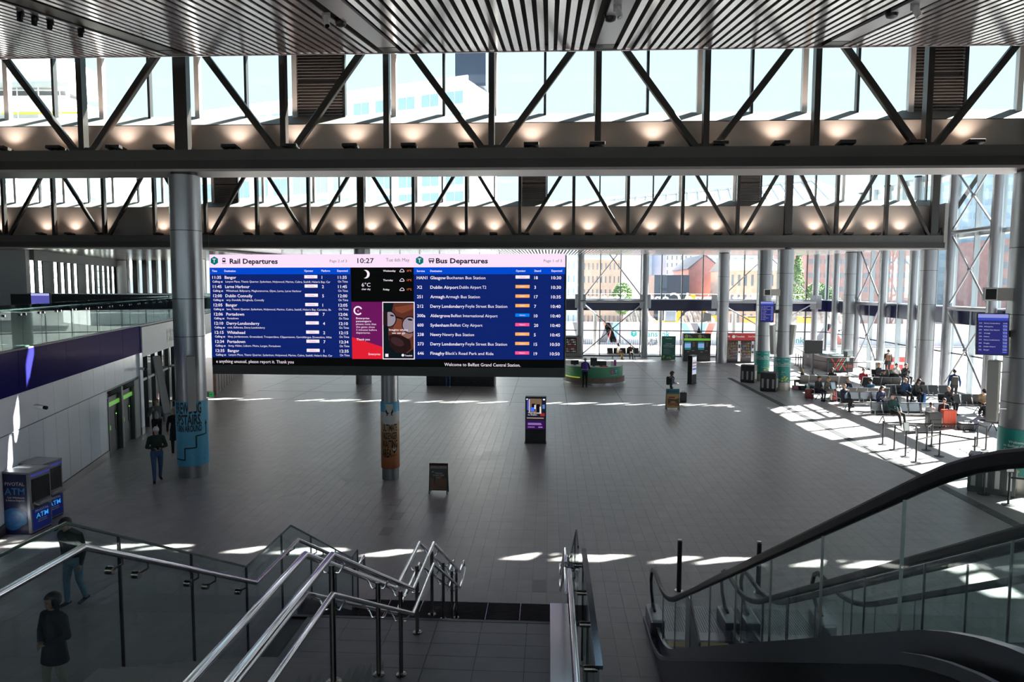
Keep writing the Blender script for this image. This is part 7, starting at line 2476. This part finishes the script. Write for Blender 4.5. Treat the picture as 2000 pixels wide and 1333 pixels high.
    if style == 'short':
        cap_shell(1.09, lambda x, y, z: z > .17 - .9 * min(0, -y - .02) * 0 if y < -.03 else z > .085 - .25 * max(0, y - .02))
    elif style == 'long':
        cap_shell(1.13, lambda x, y, z: z > .185 if y < -.055 else z > .02)
        for x in (-.07, 0, .07):
            vs, fs = capsule(hp(x, .04, .12), hp(x * 1.2, .05, -.12), .05 * k, .045 * k, 10)
            hm._add(vs, fs)
    elif style == 'bob':
        cap_shell(1.25, lambda x, y, z: z > .19 if y < -.05 else z > .0, 24, 14)
        for x in (-.095, .095):
            vs, fs = capsule(hp(x, .01, .15), hp(x, .01, .03), .038 * k, .045 * k, 10)
            hm._add(vs, fs)
    elif style == 'balding':
        cap_shell(1.05, lambda x, y, z: y > -.0 and .06 < z < .17)
    elif style == 'hood':
        cap_shell(1.3, lambda x, y, z: not (y < -.05 and z < .2), 22, 14)
    elif style == 'cap':
        cap_shell(1.12, lambda x, y, z: z > .145)
        vs, fs = capsule(hp(0, -.08, .16), hp(0, -.15, .145), .075 * k, .06 * k, 12, ((Hm.to_3x3() @ Vector((0, 0, 1))), .14))
        hm._add(vs, fs)
        cap_shell(1.06, lambda x, y, z: y > .02 and .07 < z < .15)
    if hm.v:
        part('cap' if style == 'cap' else 'hood' if style == 'hood' else 'hair', hm, pmat(hair, .6), root, smooth=True)
    if near:
        e_ = MB()
        for x in (-.032, .032):
            e_.ball(hp(x, -.079, .125), .011 * k, 8, 6)
        part('eyes', e_, 'black_gloss', root, smooth=True)
        m2 = MB()
        vs, fs = capsule(hp(-.022, -.096, .066), hp(.022, -.096, .066), .005 * k, .005 * k, 6)
        m2._add(vs, fs)
        part('mouth', m2, pmat((.30, .11, .09), .5), root, smooth=True)
        eb = MB()
        for x in (-.033, .033):
            vs, fs = capsule(hp(x - .014, -.092, .147), hp(x + .014, -.092, .147), .004 * k, .004 * k, 6)
            eb._add(vs, fs)
        part('eyebrows', eb, pmat(hair, .6), root, smooth=True)
    if extra:
        extra(root, J, k, hp)
    return root

def facing(dx, dy):
    """rotation that turns the local -Y front to the direction (dx, dy)"""
    return atan2(dx, -dy)
def on_floor(px, py):
    p = G(px, py)
    return (p.x, p.y, 0)
CAMDIR = lambda p: facing(-p[0], -p[1])

# --- standing and walking people
def phone_extra(root, J, k, hp):
    c_ = (J['wrL'] + J['wrR']) / 2 * k + Vector((0, -.11, .03))
    part('phone', MB().add(MB().box(-.035, .035, -.006, .006, -.07, .07), Matrix.Translation(c_) @ Matrix.Rotation(-.9, 4, 'X')), 'black_gloss', root)
p = on_floor(308, 941)
person('white-haired man in dark green sweater and jeans walking with a phone', p, CAMDIR(p) + .1, stand(.55, 'phone'), 1.74, top=(.012, .03, .022), legs=(.05, .10, .22), hair=(.72, .72, .70), skin=0, pitch=.42, near=True, bulk=1.06, extra=phone_extra)
def shades(root, J, k, hp):
    s_ = MB()
    for x in (-.034, .034):
        s_.ball(hp(x, -.088, .126), .026 * k, 10, 6, (1, .35, .75))
    part('sunglasses', s_, 'black_gloss', root)
p = on_floor(308, 868)
person('man in grey T-shirt, checked shirt and sunglasses behind the white-haired man', p, CAMDIR(p), stand(.3, 'strap'), 1.76, top=(.13, .145, .17), inner=(.42, .43, .45), legs=(.012, .012, .014), hair=(.04, .025, .02), near=True, extra=shades, bulk=1.05)
p = on_floor(344, 888)
person('person in a black coat half hidden behind the blue-wrapped column', p, CAMDIR(p), stand(.4), 1.72, coat=.3, top=(.012, .010, .012), legs=(.012, .012, .015), shoes=(.5, .5, .5), hair=(.55, .5, .42), style='bob', near=False)
p = on_floor(148, 1180)
person('man in black cap and jacket with jeans walking past the stairs head down', p, facing(-.15, -1) , stand(.35, None, .16), 1.74, top=(.016, .02, .017), legs=(.16, .30, .42), hair=(.008, .008, .009), style='cap', pitch=.5, yaw=-.5, near=True, bulk=1.32)
p = G(112, 1372)
person('dark-haired woman in long navy coat and cream trousers behind the stair glass', (p.x, p.y, 0), facing(-.25, -1), stand(.3, 'fold'), 1.64, top=(.010, .011, .02), legs=(.42, .40, .30), shoes=(.2, .2, .2), hair=(.028, .018, .014), style='bob', coat=.17, near=True, pitch=.12, yaw=-.25, bulk=1.12)
p = on_floor(1142, 758)
def hi_vis(root, J, k, hp):
    v_ = MB()
    vs, fs = capsule(J['waist'] * k + Vector((0, 0, -.12)), J['chest'] * k + Vector((0, 0, .02)), .172 * k, .19 * k, 14, ((0, 1, 0), .72))
    v_._add(vs, fs)
    part('vest', v_, pmat((.10, .05, .42)), root, smooth=True)
    b_ = MB().box(-.185, .185, -.14, .14, 1.13, 1.16)
    part('reflective_band', b_, 'light_grey', root, bevel=.06, seg=2)
person('person in a purple vest leaning on the green information desk', p, facing(.35, .9), stand(0, 'desk', .12), 1.84, top=(.03, .025, .05), legs=(.008, .008, .010), hair=(.30, .20, .16), style='balding', extra=hi_vis)
def backpack_on(col):
    def f_(root, J, k, hp):
        b_ = MB().box(-.15, .15, .1, .28, .98, 1.42)
        part('backpack', b_, pmat(col), root, bevel=.06, seg=2)
        st2 = MB()
        for x in (-.1, .1):
            st2.sweep([(x, .12, 1.4), (x, 0, 1.5), (x, -.13, 1.36), (x, -.1, 1.1), (x, .1, 1.02)], .016, 6)
        part('strap', st2, pmat(col), root)
    return f_
p = on_floor(1311, 788)
person('woman with ponytail and black backpack looking at her phone by the burger sign', p, facing(.9, -.2), stand(.0, 'phone'), 1.68, top=(.06, .06, .085), legs=(.008, .008, .01), hair=(.02, .014, .012), style='bob', pitch=.3, extra=backpack_on((.008, .008, .01)))
p = on_floor(875, 757)
person('person in blue jeans standing at the black counter under the board', p, facing(0, 1), stand(0), 1.74, top=(.03, .03, .04), legs=(.06, .12, .24), shoes=(.55, .55, .55))
p = on_floor(1733, 731)
person('person in a hooded black coat with orange bag facing the glass wall', p, facing(.3, 1), stand(0), 1.74, top=(.008, .008, .009), legs=(.01, .01, .012), hair=(.008, .008, .009), style='hood', coat=.16, bulk=1.15, extra=backpack_on((.20, .09, .05)))
p = on_floor(1862, 786)
person('man in blue jacket with olive backpack walking to the glass wall', p, facing(.4, 1), stand(.45, None, .15), 1.76, top=(.012, .05, .16), legs=(.01, .012, .02), hair=(.012, .010, .010), bulk=1.1, extra=backpack_on((.06, .055, .04)))
q = Vector((-4.72, 23.4, 0))
person('person standing hidden behind the orange-wrapped column, elbow showing', (-5.40, 23.5, 0), facing(.23, -1), stand(0, 'phone'), 1.72, top=(.008, .008, .010), legs=(.02, .02, .03))

# --- rows of seats
mat('seat_black', (.018, .019, .02), .35)
mat('seat_metal', (.34, .35, .37), .3, .9)
SW = .56
seat_me = MB().hexa([(-.25, -.24, .42), (.25, -.24, .42), (.25, .22, .39), (-.25, .22, .39), (-.25, -.26, .455), (.25, -.26, .455), (.25, .22, .43), (-.25, .22, .43)]).mesh('seat', 'seat_black', bevel=.02, seg=2)
back_me = MB().hexa([(-.25, .20, .44), (.25, .20, .44), (.25, .24, .44), (-.25, .24, .44), (-.24, .36, .92), (.24, .36, .92), (.24, .39, .92), (-.24, .39, .92)]).mesh('backrest', 'seat_black', bevel=.015, seg=2)
plate_mb = MB().hexa([(-.235, .225, .56), (.235, .225, .56), (.235, .23, .56), (-.235, .23, .56), (-.225, .335, .90), (.225, .335, .90), (.225, .345, .90), (-.225, .345, .90)])
plate_me = plate_mb.mesh('metal_back', 'seat_metal')
frame_me = MB().sweep([(-.265, .2, .42), (-.265, .37, .93), (.265, .37, .93), (.265, .2, .42)], .014, 6).mesh('back_frame', 'seat_metal')
arm_me = MB().sweep([(0, .2, .45), (0, .15, .64), (0, -.2, .64), (0, -.22, .45)], .014, 6).mesh('armrest', 'seat_metal')
leg_mb = MB().tube((0, 0, .36), (0, -.30, .03), .022, n=8).tube((0, 0, .36), (0, .30, .03), .022, n=8).tube((0, -.34, .02), (0, -.26, .02), .022, n=8).tube((0, .34, .02), (0, .26, .02), .022, n=8)
leg_me = leg_mb.mesh('leg', 'seat_black')
def bench(label, px, py, n, rotz=0.0, metal=True):
    p = G(px, py)
    root = thing('seat_row', label, 'seat row', (p.x, p.y, 0), rotz, group='rows of black beam seats')
    w = n * SW
    part('beam', MB().box(-w / 2, w / 2, -.03, .03, .34, .39), 'seat_metal', root)
    for i in range(n):
        x = (i - (n - 1) / 2) * SW
        link('seat', seat_me, root, loc=(x, 0, 0))
        bk2 = link('backrest', back_me, root, loc=(x, 0, 0))
        if metal: link('metal_back', plate_me, bk2)
        link('back_frame', frame_me, root, loc=(x, 0, 0))
        if i % 2 == 0: link('armrest', arm_me, root, loc=(x - SW / 2, 0, 0))
    for x in (-w / 2 + SW * .8, w / 2 - SW * .8) if n > 2 else (0,):
        link('leg', leg_me, root, loc=(x, 0, 0))
    def at(i, rot=0.0, dy=0.0):
        x = (i - (n - 1) / 2) * SW
        c_, s = cos(rotz), sin(rotz)
        return (p.x + c_ * x - s * dy, p.y + s * x + c_ * dy, 0), rotz + rot
    return at
def sitter(label, at, i, J, rot=0.0, dy=0.0, **k):
    loc, rz = at(i, rot, dy)
    person(label, loc, rz, J, **k)
B1 = bench('front row of seats facing the queue posts, with the orange suitcase beside it', 1778, 829, 6)
B2 = bench('row of seats where a man sits with crossed legs', 1682, 803, 4)
B3 = bench('short row of seats between the two red suitcases', 1612, 782, 3, .25)
B4 = bench('row of seats nearest the teal-wrapped column, seen from behind', 1606, 763, 5, pi - .1, metal=False)
B5 = bench('row of seats behind the man in the blue shirt, seen from behind', 1716, 766, 4, pi, metal=False)
B6 = bench('row of dark seats where a person holds a red bag', 1796, 788, 6, 0, metal=False)
B7 = bench('row of dark seats where a man in khaki leans forward', 1882, 809, 4, 0, metal=False)
B8 = bench('pair of dark seats in front of the right column', 1938, 843, 2, -1.1, metal=False)
B9 = bench('far row of seats beneath the side wall posts', 1740, 752, 4, 0, metal=False)
B10 = bench('row of seats in silhouette against the far glass front', 1218, 702, 5, .1, metal=False)
B11 = bench('row of seats back to back with the crossed-legs row', 1688, 790, 4, pi, metal=False)

sitter('long-haired blonde person in dark green coat seated by the teal column', B4, 4, sit(.15, 'phone'), 1.3, 0, height=1.68, top=(.05, .06, .05), legs=(.16, .15, .11), hair=(.42, .29, .15), style='long', bulk=1.1, pitch=.3)
sitter('person in black coat with white scarf seated in the second row', B4, 1, sit(.1, 'phone'), pi, -.1, height=1.7, top=(.01, .01, .011), legs=(.012, .012, .014), hair=(.015, .012, .012), style='bob', inner=(.75, .72, .68), bulk=1.1)
sitter('man in dark suit seated beside the first red suitcase', B3, 0, sit(.22, 'phone'), .3, 0, top=(.012, .012, .016), legs=(.012, .014, .025), hair=(.06, .04, .03), pitch=.4)
sitter('blonde person in olive jacket and pale trousers between the red suitcases', B3, 1, sit(.25, 'lap', True), .3, 0, height=1.66, top=(.09, .09, .07), legs=(.60, .55, .48), hair=(.36, .25, .13), style='bob', pitch=.4)
sitter('man in navy jacket with crossed legs at the end of the second row', B2, 0, sit(-.05, 'chin', True), .35, 0, top=(.010, .013, .03), legs=(.012, .013, .016), hair=(.28, .17, .12), style='balding', inner=(.25, .33, .5))
sitter('bald man in dark top with turquoise bag on his lap', B11, 3, sit(0, 'lap'), pi, -.15, top=(.01, .014, .03), legs=(.02, .02, .03), hair=(.3, .2, .15), style='balding', inner=(.05, .45, .65))
sitter('man in blue denim shirt seen from behind with his arm along the seats', B11, 1, sit(.05, 'side'), .25, 0, top=(.06, .13, .24), legs=(.02, .02, .025), hair=(.025, .02, .018), bulk=1.12)
sitter('person in red top seated beyond the man in the denim shirt', B5, 3, sit(.05, 'lap'), pi, -.2, top=(.30, .02, .03), legs=(.02, .02, .02), hair=(.06, .04, .03))
sitter('fair-haired person in black seated beyond the denim shirt', B9, 0, sit(.1, 'phone'), .6, 0, top=(.012, .012, .014), legs=(.02, .02, .03), hair=(.30, .21, .12), style='bob')
sitter('person in black jacket with pink scarf seated in the middle rows', B5, 1, sit(.1, 'lap'), pi + .3, -.1, height=1.64, top=(.014, .012, .016), legs=(.012, .012, .014), hair=(.02, .015, .014), inner=(.55, .22, .30))
sitter('white-haired person in dark olive jacket seen from behind', B5, 0, sit(.1, 'lap'), -.5, 0, top=(.03, .034, .024), legs=(.02, .02, .02), hair=(.72, .70, .66), bulk=1.12)
sitter('man in blue jacket holding a red bag on his knees', B6, 1, sit(.2, 'knees'), .15, 0, top=(.02, .055, .13), legs=(.015, .015, .02), hair=(.42, .36, .32), style='balding', bulk=1.15)
sitter('person in grey hooded jacket leaning over a blue bag', B6, 2, sit(.4, 'knees'), .25, 0, top=(.03, .03, .033), legs=(.012, .012, .014), hair=(.012, .01, .01), style='bob', pitch=.45)
sitter('grey-haired person in black seen from behind by the far column', B6, 3, sit(.1, 'lap'), pi, .55, top=(.012, .012, .014), legs=(.012, .012, .014), hair=(.25, .22, .20))
sitter('dark-haired person in navy eating beside the teal jacket', B2, 3, sit(.3, 'phone'), .3, 0, height=1.66, top=(.012, .016, .05), legs=(.02, .035, .09), hair=(.012, .009, .009), style='long', pitch=.3)
sitter('man in teal and black jacket slouched in the front row', B1, 1, sit(-.25, 'lap', slouch=.12), .25, 0, height=1.76, top=(.012, .05, .045), legs=(.012, .012, .010), hair=(.018, .014, .013), inner=(.30, .50, .46), bulk=1.08, shoes=(.6, .6, .6))
sitter('child in white shirt seated in the front row behind the black suitcase', B1, 4, sit(.25, 'phone'), -.3, 0, height=1.32, top=(.62, .60, .60), legs=(.22, .13, .11), hair=(.03, .02, .016), skin=2, pitch=.3)
sitter('boy in black jacket behind the suitcases in the front row', B1, 5, sit(.2, 'lap'), -.1, 0, height=1.55, top=(.010, .010, .012), legs=(.012, .012, .014), hair=(.035, .025, .018), pitch=.15)
sitter('bald man in black jacket seated behind the boy', B7, 0, sit(.15, 'chin'), .5, 0, top=(.010, .010, .011), legs=(.012, .012, .014), hair=(.10, .07, .05), style='balding', yaw=-.3, bulk=1.1)
sitter('man in khaki jacket and black cap leaning forward over his bag', B7, 3, sit(.6, 'knees'), -.35, 0, top=(.20, .145, .085), legs=(.05, .045, .035), hair=(.010, .010, .010), style='cap', pitch=.3, bulk=1.12)
sitter('red-haired person in black reclining with legs stretched out by the right column', B8, 0, sit(-.35, 'lap', True, slouch=.1), .1, 0, top=(.012, .012, .016), legs=(.13, .13, .19), hair=(.28, .10, .05))
sitter('bearded man in white top seated in the far row', B9, 2, sit(.1, 'phone'), .3, 0, top=(.52, .50, .47), legs=(.02, .02, .03), hair=(.012, .010, .010))
sitter('person in dark top on the phone in the far row', B9, 3, sit(.15, 'chin'), .2, 0, top=(.02, .02, .024), legs=(.02, .02, .03), hair=(.025, .016, .014))
sitter('person in pale top sitting sideways against the far glass front', B10, 1, sit(.25, 'phone'), .9, 0, top=(.42, .38, .33), legs=(.25, .15, .04), hair=(.02, .015, .014), style='bob')
sitter('dark figure seated against the far glass front', B10, 3, sit(.3, 'lap'), 0, 0, top=(.010, .010, .012), legs=(.012, .012, .014), hair=(.012, .010, .010))

# --- luggage
def suitcase(label, px, py, w, d, h, col, rotz=0, handle=True, soft=False, cat='suitcase'):
    p = G(px, py)
    t = thing('suitcase', label, cat, (p.x, p.y + d / 2, 0), rotz)
    m_ = pmat(col, .35)
    part('shell', MB().box(-w / 2, w / 2, -d / 2, d / 2, .06, h), m_, t, bevel=.045, seg=3)
    gr_ = MB()
    if not soft:
        for i in range(4):
            x = -w / 2 + w * (i + 1) / 5
            gr_.box(x - .008, x + .008, -d / 2 - .008, -d / 2 + .01, .12, h - .06)
    else:
        gr_.box(-w * .38, w * .38, -d / 2 - .03, -d / 2 + .01, .12, h * .55)
    part('front_ribs' if not soft else 'front_pocket', gr_, m_, t, bevel=.006)
    wh_ = []
    for sx in (-1, 1):
        for sy in (-1, 1):
            part('wheel', MB().tube((sx * (w / 2 - .06) - .012, sy * (d / 2 - .05), .03), (sx * (w / 2 - .06) + .012, sy * (d / 2 - .05), .03), .03, n=10), 'black', t)
    if handle:
        part('handle', MB().sweep([(-w * .25, d * .3, h - .02), (-w * .25, d * .3, h + .3), (w * .25, d * .3, h + .3), (w * .25, d * .3, h - .02)], .01, 6), 'steel_brushed', t)
    else:
        part('handle', MB().sweep([(-.08, 0, h - .005), (-.07, 0, h + .035), (.07, 0, h + .035), (.08, 0, h - .005)], .012, 6), 'black', t)
suitcase('bright orange hard-shell suitcase in front of the first seat row', 1855, 836, .56, .32, .78, (.72, .10, .05), -.05)
suitcase('black soft suitcase beside the orange one', 1826, 838, .58, .34, .72, (.02, .02, .021), .05, False, True)
suitcase('dark red suitcase at the left of the short seat row', 1582, 782, .42, .28, .60, (.20, .012, .02), 0)
suitcase('red suitcase with a bottle on top right of the short seat row', 1632, 784, .38, .26, .56, (.36, .03, .04), .1, False)
suitcase('turquoise suitcase standing beside the blonde person', 1579, 762, .3, .26, .72, (.10, .50, .54), .2, False)
def bag(label, px, py, w, d, h, col, rotz=0, cat='bag', dz=0):
    p = G(px, py) if dz == 0 else Vector(B4(3)[0]) - Vector((0, d / 2, 0))
    t = thing('bag', label, cat, (p.x, p.y + d / 2, dz), rotz)
    part('body', MB().box(-w / 2, w / 2, -d / 2, d / 2, 0, h), pmat(col, .6), t, bevel=min(w, d, h) * .28, seg=3)
    part('pocket', MB().box(-w * .36, w * .36, -d / 2 - .04, -d / 2 + .02, h * .1, h * .5), pmat(col, .6), t, bevel=.02, seg=2)
    part('strap', MB().sweep([(-w * .2, 0, h - .02), (-w * .15, 0, h + .07), (w * .15, 0, h + .07), (w * .2, 0, h - .02)], .012, 6), pmat(tuple(c_ * .6 for c_ in col), .6), t)
bag('black backpack standing on the floor behind the burger sign', 1335, 786, .36, .26, .52, (.008, .008, .009))
bag('bright blue bag on the floor in front of the grey hooded jacket', 1802, 790, .36, .22, .58, (.012, .16, .52))
bag('pink bag on the floor by the blonde person', 1556, 762, .45, .25, .26, (.40, .17, .22))
bag('black holdall on the floor beside the pink bag', 1570, 763, .5, .28, .26, (.010, .010, .012))
bag('white carrier bag standing on the seat row beside the turquoise suitcase', 1583, 757, .4, .25, .5, (.72, .70, .68), dz=.44)
bag('grey rucksack on the floor behind the queue belt', 1893, 841, .7, .4, .3, (.10, .10, .105))
bag('white drinks bag under the knees of the man in the blue jacket', 1766, 794, .2, .15, .4, (.45, .45, .44))
